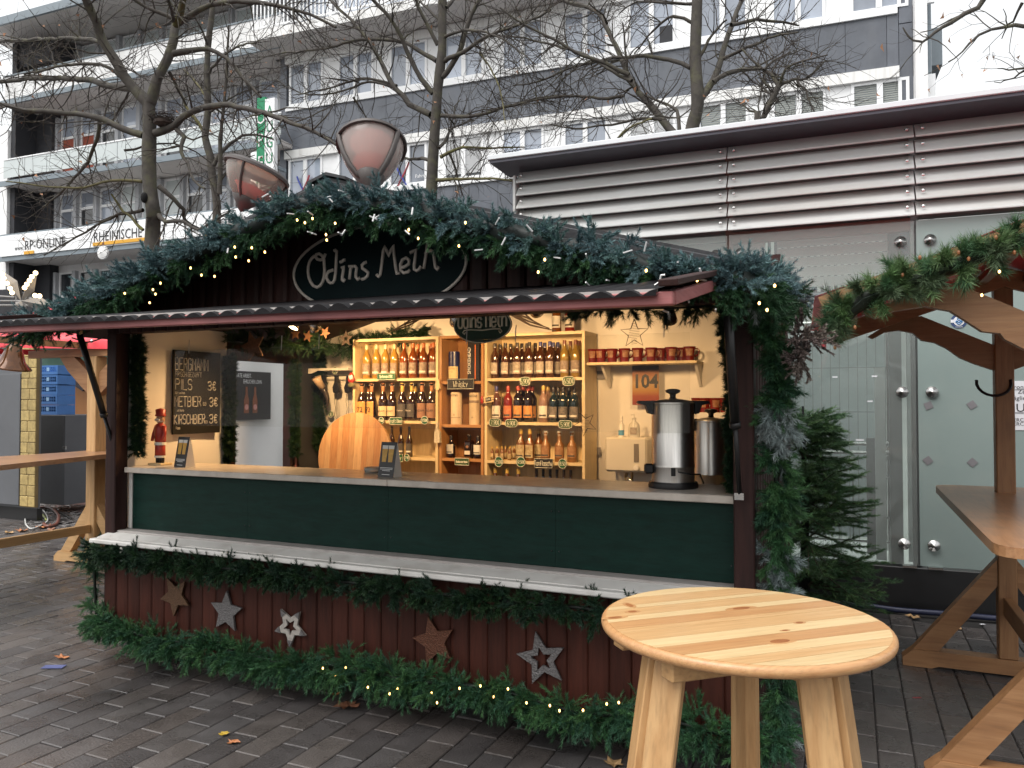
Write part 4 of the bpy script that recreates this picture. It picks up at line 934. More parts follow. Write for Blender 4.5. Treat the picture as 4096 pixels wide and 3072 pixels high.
# right side wall boards
m = 18; sw = (YB - YF - .1) / m
b = MB(); b.prism(rp_poly(sw - .003, .02), 2.07, (0, 0, 0), Y, -X, Z); me = b.mesh('side_board', MAT['darkwoodz'])
for i in range(m): link('side_board', me, stall, Vector((XR - .005, YF + .1 + sw * (i + .5), .12)) - SB)
b = MB(); b.box(XR - .05, YF + .09, .12, XR - .02, YB - .09, 2.19); b.build('side_wall', MAT['darkwoodz'], stall)
# left side wall with door opening y 4.60..5.27
b = MB(); b.box(XL, YF + .09, .12, XL + .03, 4.58, 2.12); b.box(XL, 5.28, .12, XL + .03, YB - .09, 2.12); b.box(XL, 4.58, 1.98, XL + .03, 5.28, 2.12); b.build('side_wall', MAT['darkwoodz'], stall)
for yy in (4.6, 5.3, 5.34):
    b = MB(); b.box(XL - .01, yy - .03, .12, XL + .07, yy + .03 if yy < 5.33 else yy + .02, 2.0); b.build('door_post', MAT['redwoodz'] if yy > 5.31 else MAT['darkwoodz'], stall)
b = MB(); b.box(XL + .04, 5.40, .12, XL + .055, 5.7, 2.1); b.build('dark_curtain', MAT['dark'], stall)  # flat near-black sheet filling the gap past the door posts
# wrinkled white lining
def cloth(name, o, ax, ay, w, h, nx, ny, amp, mat, parent, seed=0, nrm=None):
    o, ax, ay = Vector(o), Vector(ax), Vector(ay); nz = nrm or ax.cross(ay); r_ = np.random.default_rng(seed)
    fx = [(r_.uniform(1, 5), r_.uniform(-3, 3), r_.uniform(0, 6)) for _ in range(7)]
    vs = []; fs = []
    for j in range(ny + 1):
        for i in range(nx + 1):
            u, v = i / nx, j / ny
            d = sum(math.sin(a * u * w * 2.2 + c * v * h * 1.6 + p) for a, c, p in fx) / 7
            d += .5 * abs(math.sin(3 * u * w + 2.3 * v + seed)) ** 6
            vs.append(o + ax * (u * w) + ay * (v * h) + nz * (d * amp))
    for j in range(ny):
        for i in range(nx):
            a = j * (nx + 1) + i; fs.append((a, a + 1, a + nx + 2, a + nx + 1))
    mb = MB(); mb.add(vs, fs); return mb.build(name, mat, parent, smooth=True)
cloth('back_lining', (XL + .1, YB - .1, .2), X, Z, XR - XL - .15, 2.2, 60, 30, .022, MAT['pvc'], stall, 3)
cloth('left_lining', (XL + .06, 3.66, .2), Y, Z, .88, 2.0, 20, 26, .02, MAT['pvc'], stall, 5)
b = MB(); b.box(XL + .03, YB - .05, .12, XR - .03, YB - .02, 2.7); b.build('back_wall', MAT['darkwoodz'], stall)
# roof
for s in (-1, 1):
    xe = RX + s * (2.33 if s < 0 else 2.05); ze = roof_z(xe)
    d = Vector((xe - RX, 0, ze - RZ)).normalized(); up = Vector((-d.z * s * 1.0, 0, d.x * s)); up = up if up.z > 0 else -up
    c = Vector(((RX + xe) / 2, 4.6, (RZ + ze) / 2)); L = math.hypot(xe - RX, ze - RZ)
    b = MB(); b.obox(c, (L, 2.78, .045), (d, Y, up)); b.build('roof_panel', MAT['roofblack'], stall)
    c2 = Vector(((RX + xe) / 2, 3.2, (RZ + ze) / 2)) - up * .055
    b = MB(); b.obox(c2, (L, .024, .12), (d, Y, up), .004); b.build('verge_board', MAT['roofblack'], stall)
    for k in range(9):
        q = Vector((RX, 0, RZ)).lerp(Vector((xe, 0, ze)), (k + .5) / 9) - up * .035
        b = MB(); b.obox((q.x, 4.65, q.z), (L / 9 - .006, 2.2, .02), (d, Y, up)); b.build('ceiling_board', MAT['darkwoody'], stall)
b = MB(); b.prism([(-.12, -.035), (0, 0), (.12, -.035), (.12, -.02), (0, .016), (-.12, -.02)], 2.82, (RX, 3.185, RZ + .03), X, Z, Y); b.build('ridge_cap', MAT['roofblack'], stall)
# the raised flap with its corrugated sheet
FX0, FX1 = -4.43, -.49; YO, YH = 2.33, 3.50
def flap_z(x, y): 
    zo = 2.003 - .0095 * (x - FX0); return zo + (2.19 - zo) * (y - YO) / (YH - YO)
fo = MB(); fo.beam((FX0, YO, flap_z(FX0, YO)), (FX1, YO, flap_z(FX1, YO)), .03, .042, ch=.004); flap = fo.build('flap', MAT['redwoodx'], stall)
for i in range(7):
    y0 = YO + .02 + i * (YH - YO - .02) / 7; y1 = y0 + (YH - YO - .02) / 7 - .006; ym = (y0 + y1) / 2
    b = MB(); b.obox(((FX0 + FX1) / 2, ym, flap_z(-2.45, ym) - .004), (FX1 - FX0 - .03, y1 - y0, .018), (X, Vector((0, 1, .13)).normalized(), Vector((0, -.13, 1)).normalized())); b.build('flap_board', MAT['darkwoodx'], flap)
for xx in (FX1 - .012, FX0 + .012):
    b = MB(); b.beam((xx, YO + .018, flap_z(xx, YO + .018)), (xx, YH, flap_z(xx, YH)), .03, .042, ch=.003); b.build('end_batten', MAT['redwoody'], flap)
    b = MB(); b.beam((xx, YO - .03, flap_z(xx, YO) + .045), (xx, YH - .02, flap_z(xx, YH) + .045), .06, .022, ch=.003); b.build('end_cover', MAT['darkwoody'], flap)
vs = []; fs = []; nx = 43 * 8; rows = (YO - .035, 2.6, 2.9, 3.2, YH - .03)
for side in (0, 1):
    for y in rows:
        for i in range(nx + 1):
            x = FX0 + .045 + (FX1 - FX0 - .09) * i / nx; ph = 2 * math.pi * 43 * i / nx
            zc = abs(math.cos(ph / 2)) * .02 + .004 * math.sin(x * 3.1) * (y < 2.6)
            vs.append((x, y + .006 * math.sin(x * 5 + 1), flap_z(x, y) + (.016 + zc - side * .012 if not (side and y < YO) else .012)))
w_ = nx + 1; R_ = len(rows)
for side in (0, 1):
    for j in range(R_ - 1):
        for i in range(nx):
            a = side * R_ * w_ + j * w_ + i; fs.append((a, a + 1, a + w_ + 1, a + w_) if side == 0 else (a, a + w_, a + w_ + 1, a + 1))
for i in range(nx): fs.append((i, R_ * w_ + i, R_ * w_ + i + 1, i + 1))
b = MB(); b.add(vs, fs); b.build('corrugated_sheet', MAT['bitumen'], flap, auto=50)
b = MB(); b.beam((FX0 + .05, YO - .0, flap_z(FX0, YO) + .026), (FX1 - .05, YO - .0, flap_z(FX1, YO) + .021), .008, .022); b.build('sheen_strip', MAT['ledgegrey'], flap)  # made-up pale strip, stands in for sky sheen in the sheet's valleys
b = MB(); p = WY(2645, 1140, YO + .05); b.tube([p + Vector((-.02, 0, 0)), p + Vector((-.004, 0, .01)), p + Vector((.0, 0, .03)), p + Vector((.012, 0, .03))], .004, 6); b.build('hook', MAT['steel'], flap)
# gas struts
for (t0, t1) in ((WX(2912, 1243, -.452), WX(2958, 1985, -.452)), (WX(318, 1338, -4.425), WX(478, 1868, -4.425))):
    mid = t0.lerp(t1, .58)
    b = MB(); b.tube([t0, mid], .02, 10); b.tube([mid, t1], .011, 8); b.tube([mid, mid + (t1 - t0) * .03], .024, 10); so = b.build('strut', MAT['black_metal'], stall, smooth=True)
    b = MB(); b.obox(t0 + Vector((0, 0, .03)), (.025, .025, .07)); b.obox(t1, (.04, .03, .03)); b.build('bracket', MAT['steel'], so)
# counter, green front panels, ledge
jx = WY(1547, 1945, 3.6).x
for a, c in ((XL + .1, jx - .001), (jx + .001, XR - .07)):
    b = MB(); b.box(a, 3.60, 1.189, c, 4.06, 1.225, .004); b.build('worktop', MAT['countertop'], stall)
gx = [XL + .125, WY(990, 2050, 3.65).x, WY(1552, 2050, 3.65).x, WY(2222, 2100, 3.65).x, XR - .07]
for a, c in zip(gx[:-1], gx[1:]):
    b = MB(); b.box(a + .0006, 3.65 + .0008 * (a > -3), .82, c - .0006, 3.67, 1.188); po = b.build('front_panel', MAT['greenpanel'], stall)
    for s in (a + .02, c - .02):
        for z in (.9, 1.1):
            k = MB(); k.ball((s, 3.648, z), .004, 6, 4); k.build('screw', MAT['plinth'], po)
b = MB(); b.box(XL + .093, 3.645, .82, XL + .122, 3.675, 1.188); b.build('edge_strip', MAT['ledgewhite'], stall)
b = MB(); b.box(XL + .02, 3.41, .755, XR - .0, 3.46, .783, .006); b.build('ledge_edge', MAT['ledgewhite'], stall)
b = MB(); b.prism([(3.46, .757), (3.56, .757), (3.56, .806), (3.463, .786)], XR - XL - .06, (XL + .03, 0, 0), Y, Z, X); b.build('ledge', MAT['ledgewhite'], stall)
b = MB(); b.box(XL + .05, 3.562, .76, XR - .05, 3.70, .818, .004); b.build('sill', MAT['ledgegrey'], stall)
b = MB(); c = WY(470, 2215, 3.39); b.obox(c, (.10, .008, .025), (Vector((.75, 0, .66)), Y, Vector((-.66, 0, .75)))); b.build('peg', MAT['pvc'], stall)
# clear splash sheets hanging on white cords
for i, (pa, pb, pt, pb2) in enumerate(((700, 1185, 1392, 1716), (1190, 1968, 1405, 1725), (1975, 2760, 1400, 1740))):
    a, c = WY(pa, pt, 3.75), WY(pb, pb2, 3.75)
    t = thing('splash_sheet', ['clear acrylic splash sheet hanging in front of the beer chalkboard', 'clear acrylic splash sheet hanging in front of the craft beer bookcase', 'clear acrylic splash sheet hanging before the mug shelf'][i], 'splash guard', ((a.x + c.x) / 2, 3.75, 1.42), 'clear splash sheets over the counter')
    zt = 1.99; zb = 1.50
    b = MB(); b.box(a.x, 3.75, zb, c.x, 3.754, zt); b.build('sheet', MAT['acrylic'], t)
    for f in (.12, .88):
        x = a.x + (c.x - a.x) * f; b = MB(); b.tube([(x, 3.752, zt - .02), (x + .004, 3.752, 2.06)], .0028, 5); b.build('cord', MAT['whitecord'], t)
# ------------------------------------------------------------------ oval name board on the gable
YG2 = YF - .03
l, r = WY(1176, 1092, YG2), WY(1866, 1052, YG2); cx = (l.x + r.x) / 2; a_ = (r.x - l.x) / 2
pr = WY(1100 + 570 / 2.37, 700 + 1270 / 2.37, YG2); cz = (l.z + r.z) / 2
bb = abs(cz - pr.z) / math.sqrt(max(.05, 1 - ((pr.x - cx) / a_) ** 2))
sign = thing('name_board', 'large dark green oval board with hand painted cream words on the gable', 'sign', (cx, YG2, cz))
b = MB(); b.prism(circle(a_ + .01, bb + .01, 48), .014, (cx, YG2, cz), X, Z, Y); b.build('board', M('black_green_board', (.006, .014, .016), .7, .2, 4, spec=.1), sign)
MAT['cream'] = M('cream_paint', (.62, .56, .5), .6, .12, 30)
b = MB(); b.tube([Vector((cx + a_ * math.cos(t), YG2 - .001, cz + bb * math.sin(t))) for t in np.linspace(0, 2 * math.pi, 64)], .0085, 6, False); b.build('border', MAT['cream'], sign, smooth=True)
TR = ["480 745,470 775,455 800,430 806,405 800,388 780,390 755,420 745,450 765,465 800,472 900,468 960,455 1010,430 1050,400 1065,365 1050,340 1015,322 970,315 920,317 870,330 820,350 790,378 765",
"560 720,575 712,588 722,583 790,580 850,576 930,566 995,550 1022,528 1026,505 1008,490 980,490 945,510 915,555 900", "618 828,638 820,652 806,668 806", "632 882,655 870,650 900,640 960,638 995,650 1008,665 985",
"700 868,722 860,715 920,708 990", "712 890,740 866,762 866,776 884,770 930,768 965,785 992,808 975", "872 826,845 836,826 855,830 885,860 905,884 925,880 955,852 982,822 990",
"965 945,985 966,1000 945,1012 870,1028 720,1040 676,1062 720,1080 768,1100 715,1125 666,1132 760,1148 890,1158 938,1185 930", "1196 882,1235 868,1270 845,1274 808,1245 785,1210 805,1192 850,1192 900,1222 930,1262 920,1282 900",
"1282 738,1310 725,1340 705,1332 780,1322 850,1322 895,1345 908,1368 895,1386 866", "1450 640,1440 710,1428 800,1412 890", "1424 750,1450 724,1480 714,1504 735,1514 800,1524 880,1538 898,1556 868"]
b = MB()
for s in TR:
    pts = [tuple(map(float, q.split())) for q in s.split(',')]
    b.tube([WY(1100 + x / 2.37, 700 + y / 2.37, YG2 - .001) for x, y in pts], .0095, 6)
b.build('lettering', MAT['cream'], sign, smooth=True)
# ------------------------------------------------------------------ garlands and their lights
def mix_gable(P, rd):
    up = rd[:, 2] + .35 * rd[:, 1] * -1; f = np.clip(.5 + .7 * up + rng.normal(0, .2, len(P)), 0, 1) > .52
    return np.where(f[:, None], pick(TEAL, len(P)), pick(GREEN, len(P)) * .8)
def mix_green(P, rd): return pick(GREEN, len(P))
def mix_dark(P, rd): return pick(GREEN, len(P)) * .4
def mix_frost(P, rd):
    f = (np.sin(P[:, 2] * 9) + rng.normal(0, .5, len(P))) > .75
    return np.where(f[:, None], pick(FROST, len(P)), pick(GREEN, len(P)) * .85)
gp = [(-4.66, 3.14, 2.10), (-4.3, 3.13, 2.18), (-3.6, 3.12, 2.36), (-2.9, 3.12, 2.55), (-2.5, 3.12, 2.635), (-2.35, 3.12, 2.635), (-2.0, 3.12, 2.58), (-1.5, 3.1, 2.42), (-1.0, 3.1, 2.28), (-.6, 3.12, 2.15), (-.36, 3.2, 2.12)]
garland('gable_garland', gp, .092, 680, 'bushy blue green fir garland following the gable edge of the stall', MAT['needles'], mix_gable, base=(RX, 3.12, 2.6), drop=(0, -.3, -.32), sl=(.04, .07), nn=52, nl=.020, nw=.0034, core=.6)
garland('post_garland', [(-.38, 3.36, 2.16), (-.33, 3.5, 2.05), (-.31, 3.6, 1.8), (-.31, 3.63, 1.4), (-.31, 3.63, 1.0), (-.31, 3.62, .6), (-.3, 3.6, .2)], .056, 520, 'green fir garland with frosted tips hanging down the right corner of the stall', MAT['needles'], mix_frost, out=(.6, -.6, 0), drop=(0, 0, -.7), base=(-.31, 3.6, .3), nl=.03, nw=.0036, sl=(.045, .08))
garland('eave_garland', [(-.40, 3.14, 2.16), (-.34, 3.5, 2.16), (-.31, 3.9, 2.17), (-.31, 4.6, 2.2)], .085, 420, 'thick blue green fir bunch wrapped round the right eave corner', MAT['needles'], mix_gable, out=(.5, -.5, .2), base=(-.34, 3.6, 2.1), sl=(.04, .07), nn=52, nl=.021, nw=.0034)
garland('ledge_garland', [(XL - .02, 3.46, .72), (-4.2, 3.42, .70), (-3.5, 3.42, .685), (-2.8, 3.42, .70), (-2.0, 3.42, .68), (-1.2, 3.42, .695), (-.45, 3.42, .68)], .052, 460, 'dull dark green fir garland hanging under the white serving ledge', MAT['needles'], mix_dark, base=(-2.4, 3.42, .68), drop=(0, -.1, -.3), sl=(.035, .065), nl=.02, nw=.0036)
lg = [(XL - .06, 3.56, .26), (-4.3, 3.44, .255), (-3.9, 3.43, .21), (-3.4, 3.43, .225), (-2.9, 3.42, .20), (-2.5, 3.42, .245), (-2.1, 3.42, .225), (-1.6, 3.42, .26), (-1.2, 3.42, .21), (-.8, 3.42, .25), (-.40, 3.43, .21), (-.26, 3.5, .22)]
garland('skirt_garland', lg, .066, 520, 'fresh green fir garland with warm lights along the foot of the stall', MAT['needles'], mix_green, base=(-2.4, 3.42, .2), drop=(0, -.15, -.35), sl=(.05, .09), nl=.022, nw=.0034)
garland('corner_garland', [(XL - .05, 3.5, .72), (XL - .06, 3.52, .5), (XL - .05, 3.53, .27)], .05, 170, 'short fir garland at the left front corner below the ledge', MAT['needles'], mix_green, base=(XL - .05, 3.52, .3), out=(-.6, -.4, 0), sl=(.05, .09))
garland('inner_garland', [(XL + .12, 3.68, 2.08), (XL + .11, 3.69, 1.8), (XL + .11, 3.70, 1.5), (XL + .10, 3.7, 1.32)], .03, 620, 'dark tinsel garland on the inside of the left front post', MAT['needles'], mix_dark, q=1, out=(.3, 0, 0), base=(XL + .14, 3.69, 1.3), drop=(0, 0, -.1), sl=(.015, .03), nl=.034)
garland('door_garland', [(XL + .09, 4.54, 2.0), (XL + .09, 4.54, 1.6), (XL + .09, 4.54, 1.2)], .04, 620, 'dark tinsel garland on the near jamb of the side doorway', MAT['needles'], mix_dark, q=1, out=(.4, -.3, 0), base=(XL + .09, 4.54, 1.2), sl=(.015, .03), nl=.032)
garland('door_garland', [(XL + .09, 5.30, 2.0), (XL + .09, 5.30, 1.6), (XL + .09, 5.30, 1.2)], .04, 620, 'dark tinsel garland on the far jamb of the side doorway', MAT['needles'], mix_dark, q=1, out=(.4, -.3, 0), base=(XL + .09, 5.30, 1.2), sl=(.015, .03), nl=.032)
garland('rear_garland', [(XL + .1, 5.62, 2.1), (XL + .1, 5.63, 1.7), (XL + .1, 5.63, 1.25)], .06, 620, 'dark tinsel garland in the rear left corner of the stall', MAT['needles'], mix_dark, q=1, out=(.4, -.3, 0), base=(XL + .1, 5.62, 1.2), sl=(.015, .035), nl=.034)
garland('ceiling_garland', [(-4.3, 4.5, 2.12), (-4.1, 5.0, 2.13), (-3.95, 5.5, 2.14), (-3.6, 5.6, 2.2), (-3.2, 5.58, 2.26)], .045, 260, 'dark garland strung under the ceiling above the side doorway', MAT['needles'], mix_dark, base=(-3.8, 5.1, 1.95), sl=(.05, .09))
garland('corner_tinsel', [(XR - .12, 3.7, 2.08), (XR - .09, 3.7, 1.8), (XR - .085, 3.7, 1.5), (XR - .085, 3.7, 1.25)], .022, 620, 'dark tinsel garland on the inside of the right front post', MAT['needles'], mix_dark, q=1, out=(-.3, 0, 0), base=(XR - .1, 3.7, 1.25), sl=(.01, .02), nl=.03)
for i, (x, z, n_) in enumerate(((-4.15, 2.02, 9), (-4.38, 2.0, 12), (-4.32, 2.0, 6), (-.85, 2.04, 7), (-1.05, 2.05, 5), (-.6, 2.0, 8))): pass
garland('lintel_garland', [(-4.75, 3.5, 2.08), (-4.6, 3.5, 2.04), (-4.42, 3.48, 2.07)], .025, 40, 'dark garland end drooping below the flap at the left corner', MAT['needles'], mix_dark, base=(-4.6, 3.5, 2.0), drop=(0, 0, -.6), sl=(.03, .06), nl=.02)
garland('lintel_garland', [(-1.3, 3.70, 2.12), (-.9, 3.70, 2.11), (-.55, 3.70, 2.10)], .035, 200, 'thin dark garland along the inside of the lintel near the right strut', MAT['needles'], mix_dark, base=(-.9, 3.66, 2.05), sl=(.04, .07))
# a withered hydrangea-like bunch on the right corner
garland('dried_bunch', [(-.23, 3.55, 1.93), (-.17, 3.56, 1.86)], .10, 900, 'grey brown dried flower bunch tied to the right corner garland', MAT['needles'], lambda P, rd: pick(np.array([(.13, .1, .09), (.17, .14, .12), (.1, .075, .07)]), len(P)), base=(-.2, 3.55, 1.9), nl=.016, nw=.008, sl=(.03, .06), nn=30, cat='dried flowers')
bulb = MB(); bulb.ball((0, 0, 0), .0047, 6, 5, (1, 1, 1.4)); bulbm = bulb.mesh('bulb', MAT['bulb'], smooth=True)
sock = MB(); sock.tube([(0, 0, 0), (0, 0, .038)], .0038, 5); sockm = sock.mesh('socket', MAT['socket'])
def lights(label, path, spots, name='fairy_lights', dull=()):
    c = path[len(path) // 2]; t = thing(name, label, 'fairy lights', c)
    b = MB(); b.tube(path, .003, 4); b.build('wire', MAT['wire'], t)
    for p in spots: link('bulb', bulbm, t, Vector(p) - Vector(c))
    for p in dull:
        o = link('socket', sockm, t, Vector(p) - Vector(c)); o.rotation_euler = (random.uniform(-1.6, 1.6), random.uniform(-1.6, 1.6), 0)
gl = [(1888, 580), (2025, 585), (2130, 620), (1895, 660), (2000, 690), (1533, 748), (1620, 805), (1725, 815), (1290, 870), (1230, 922), (1250, 958), (1003, 952), (1203, 1027)]
sp = [WY(x / 2.011, 700 + y / 2.011, 2.95) for x, y in gl]
sp += [WY(1100 + x / 2.37, 700 + y / 2.37, 2.95) for x, y in ((210, 427), (283, 452), (355, 412), (570, 458), (483, 565), (490, 617), (1268, 518), (1357, 601), (1743, 672), (1805, 452))]
sp += [WY(1900 + x / 1.7015, 1000 + y / 1.7015, 2.93) for x, y in ((430, 150), (1165, 140), (1512, 206), (1048, 248), (2040, 243), (1988, 408), (475, 65), (1935, 362))]
du = [(random.uniform(-2.9, -.4), 2.96 + random.uniform(-.04, .03), 0) for _ in range(70)]
du = [(x, y, roof_z(x) - random.uniform(.06, .3)) for x, y, _ in du]
lights('string of small warm lights and clear sockets twisted through the gable garland', [(x, y + .02, z) for x, y, z in gp], sp, dull=du[:40])
sp = [WY(1200 + x / 1.843, 2250 + y / 1.843, 3.32) for x, y in ((168, 780), (337, 776), (263, 842), (500, 920), (717, 930), (660, 968), (970, 963), (1010, 1034), (1176, 928), (1330, 910), (1428, 990), (1533, 932), (1670, 1035), (1842, 1055), (1913, 1093), (2087, 1090))]
sp += [WY(2200 + x / 1.843, 2200 + y / 1.843, 3.32) for x, y in ((418, 1135), (507, 1125), (243, 1182), (960, 1216))]
lights('string of warm lights in the green garland along the stall foot', [(x, y, z) for x, y, z in lg], sp)
# ------------------------------------------------------------------ stars on the skirt
MAT['copper'] = M('copper_glitter', (.12, .045, .024), .35, .5, 120, .8, 160, metal=.6, spec=.7)
MAT['bronze'] = M('bronze_glitter', (.12, .065, .036), .35, .5, 120, .8, 160, metal=.6)
MAT['silver'] = M('silver_glitter', (.17, .16, .16), .32, .4, 120, .8, 160, metal=.6)
MAT['birch'] = M('white_birch_bark', (.34, .31, .28), .7, .35, 50)
for px, py, r_, rot, mt, ring, lab in ((698, 2385, .125, R(176), 'bronze', 0, 'bronze glitter star hanging point down near the left corner of the skirt'), (903, 2448, .125, R(-2), 'silver', 0, 'solid silver glitter star on the dark red skirt boards'),
        (1160, 2508, .115, R(180), 'birch', 1, 'pale bark star with open centre between silver and copper stars'), (1735, 2567, .13, R(160), 'copper', 0, 'copper glitter star in the middle of the dark red skirt'), (2166, 2638, .135, R(14), 'silver', 1, 'large silver glitter star with a star shaped hole')):
    c = WY(px, py, YF - .035)
    b = MB()
    if ring: b.ring(star(r_, r_ * .45, rot), star(r_ * .45, r_ * .2, rot), .012, c, X, Z, Y)
    else: b.prism(star(r_, r_ * .47, rot), .014, c, X, Z, Y)
    if mt == 'birch':
        t = thing('hanging_star', lab, 'star', c); t['group'] = 'stars hung on the stall skirt'; b.build('body', MAT['birch'], t)
        for i in range(5):
            a = R(90) + rot + 2 * math.pi * i / 5; u, v = Vector((math.cos(a), 0, math.sin(a))), Vector((-math.sin(a), 0, math.cos(a)))
            k = MB(); k.prism([(r_ * .66, -r_ * .165), (r_ * 1.01, 0), (r_ * .66, r_ * .165)], .006, c - Y * .005, u, v, Y); k.build('grey_tip', MAT['silver'], t)
    else: b.solo('hanging_star', MAT[mt], c, lab, 'star', 'stars hung on the stall skirt')
# ------------------------------------------------------------------ the lamps that light the stall
MAT['lampon'] = M('lit_lamp_glass', (1, .78, .45), .4, .02, 3, emit=8)
def spot(c, label, power, aim, size=1.9, vis=True):
    t = thing('spotlight', label, 'spotlight', c, 'spotlights under the stall roof')
    d = (Vector(aim) - Vector(c)).normalized(); q = d.to_track_quat('-Z', 'Y').to_matrix()
    b = MB(); b.lathe([(.001, .09), (.03, .085), (.04, .02), (.045, 0), (.041, 0), (.036, .02)], 14, c, q); b.build('housing', MAT['steel'], t, smooth=True)
    b = MB(); b.lathe([(.001, .008), (.039, .006)], 14, c, q); b.build('lens', MAT['lampon'], t)
    b = MB(); b.tube([Vector(c) - d * -.0 + Vector((0, 0, .03)), (c[0], c[1], min(2.6, roof_z(c[0]) - .06))], .008, 6); b.build('stem', MAT['black_metal'], t)
    la = bpy.data.lights.new('spotlight_light', 'SPOT'); la.energy = power; la.color = (1, .60, .26); la.spot_size = size; la.spot_blend = .9; la.shadow_soft_size = .05
    o = link('light', la, t, d * .02); o.rotation_euler = d.to_track_quat('-Z', 'Y').to_euler()
c = WY(1170, 1311, 4.55); spot(c, 'left lit chrome spotlight above the side doorway', 27, (-4.0, 3.9, 1.0))
c = WY(1263, 1313, 4.55); spot(c, 'lit chrome spotlight next to the doorway, right one of the pair', 33, (-3.75, 5.6, 1.45), 2.3)
c = WY(1826, 1288, 4.3); spot(c, 'lit spotlight just above the hanging oval sign', 22, (-2.75, 5.6, 1.5), 2.1)
spot(Vector((-1.75, 4.35, 2.2)), 'added spotlight unseen behind the raised flap aimed at the right bookcase', 17, (-1.9, 5.6, 1.5), 2.1)  # added lamp, not a seen one, to light the right bookcase
spot(Vector((-.95, 4.4, 2.12)), 'added spotlight unseen behind the raised flap over the steel urns', 9, (-1.1, 5.4, 1.3), 2.2)  # another added, unseen lamp, brightening the urn end
# ------------------------------------------------------------------ bookcases
W3('birchwood', (.56, .43, .24), (.68, .55, .34), rough=.45, rnd=.05, bump=.03)
W3('beech', (.36, .17, .06), (.46, .24, .10), rough=.45, rnd=.06, bump=.04)
YBF, YBB = 5.35, 5.64
def bookcase(xa, xb, zs, top, key, label):
    t = thing('bookcase', label, 'bookcase', ((xa + xb) / 2, 5.5, .17), 'bookcases along the rear wall of the stall'); th = .022
    for x in (xa, xb - th):
        b = MB(); b.box(x, YBF, .17, x + th, YBB, top, .001); b.build('side_panel', MAT[key + 'z'], t)
    b = MB(); b.box(xa + th, YBF, top - th, xb - th, YBB, top); b.build('top_board', MAT[key + 'x'], t)
    for z in zs:
        b = MB(); b.box(xa + th, YBF + .004, z - th, xb - th, YBB - .01, z); b.build('shelf', MAT[key + 'x'], t)
    b = MB(); b.box(xa + th, YBB - .009, .3, xb - th, YBB, top - th); b.build('back_panel', MAT[key + 'z'], t)
x1, x2, x3, x4, x5, x6 = (WY(p, 1500, YBF).x for p in (1411, 1752, 1757, 1934, 1938, 2339))
bookcase(x1, x2, (1.845, 1.50, 1.205, .9, .55), 2.175, 'birchwood', 'pale left bookcase of gold wine and craft beer bottles')
bookcase(x3, x4, (1.815, 1.475, 1.21, .9, .55), 2.175, 'beech', 'narrow orange brown middle bookcase with whisky tubes')
bookcase(x5, x6, (1.835, 1.50, 1.205, .9, .55), 2.175, 'birchwood', 'pale right bookcase of honey wine and clay bottles')
# ------------------------------------------------------------------ bottles
def liquid(n, c, c2=None, rough=.08): return M(n, c, rough, .15, 9, spec=.7, coat=.6, col2=c2, trans=.25)
LQ = dict(gold=liquid('gold_wine', (.36, .2, .035), (.48, .28, .06)), rose=liquid('amber_wine', (.17, .04, .008), (.28, .075, .014)), brown=liquid('brown_beer_glass', (.03, .012, .006)), amber=liquid('amber_mead', (.05, .017, .007), (.10, .034, .012)),
          yellow=liquid('pale_yellow_mead', (.26, .16, .03), (.34, .22, .05)), pink=liquid('rose_mead', (.14, .06, .045)), red=liquid('red_mead', (.24, .02, .012)), dark=liquid('dark_wine', (.018, .01, .012)), clear=liquid('pale_pink_mead', (.34, .2, .15)),
          honey=liquid('honey_liquor', (.14, .045, .01), (.22, .075, .015)), clay=M('brown_clay_flask', (.22, .10, .035), .35, .2, 12, coat=.3), teal=liquid('teal_dark_glass', (.012, .024, .03)))
CP = {k: M(k + '_cap', c, .35, .08, 10) for k, c in dict(cream=(.62, .5, .3), orange=(.55, .16, .05), black=(.025, .02, .022), wine=(.16, .045, .035), blue=(.04, .05, .2), red=(.4, .06, .05), gold=(.55, .38, .1), copper=(.4, .18, .08), silver=(.5, .48, .45)).items()}
LB_ = {k: M(k + '_label', c, .6, .35, 45, col2=c2) for k, c, c2 in (('sepia', (.12, .08, .06), (.36, .28, .22)), ('grey', (.2, .16, .13), (.5, .43, .36)), ('orange', (.6, .28, .07), (.66, .34, .1)), ('beige', (.6, .46, .28), (.66, .52, .33)), ('brown', (.26, .13, .08), (.3, .16, .1)), ('dark', (.05, .045, .045), (.09, .08, .075)), ('sun', (.5, .18, .05), (.6, .32, .1)),
       ('redlabel', (.45, .1, .04), (.55, .22, .1)), ('white', (.6, .57, .5), (.68, .65, .6)), ('bear', (.2, .13, .05), (.62, .52, .34)), ('claylabel', (.22, .1, .05), (.36, .2, .1)), ('space', (.05, .05, .05), (.22, .18, .16)))}
PROTO = {}
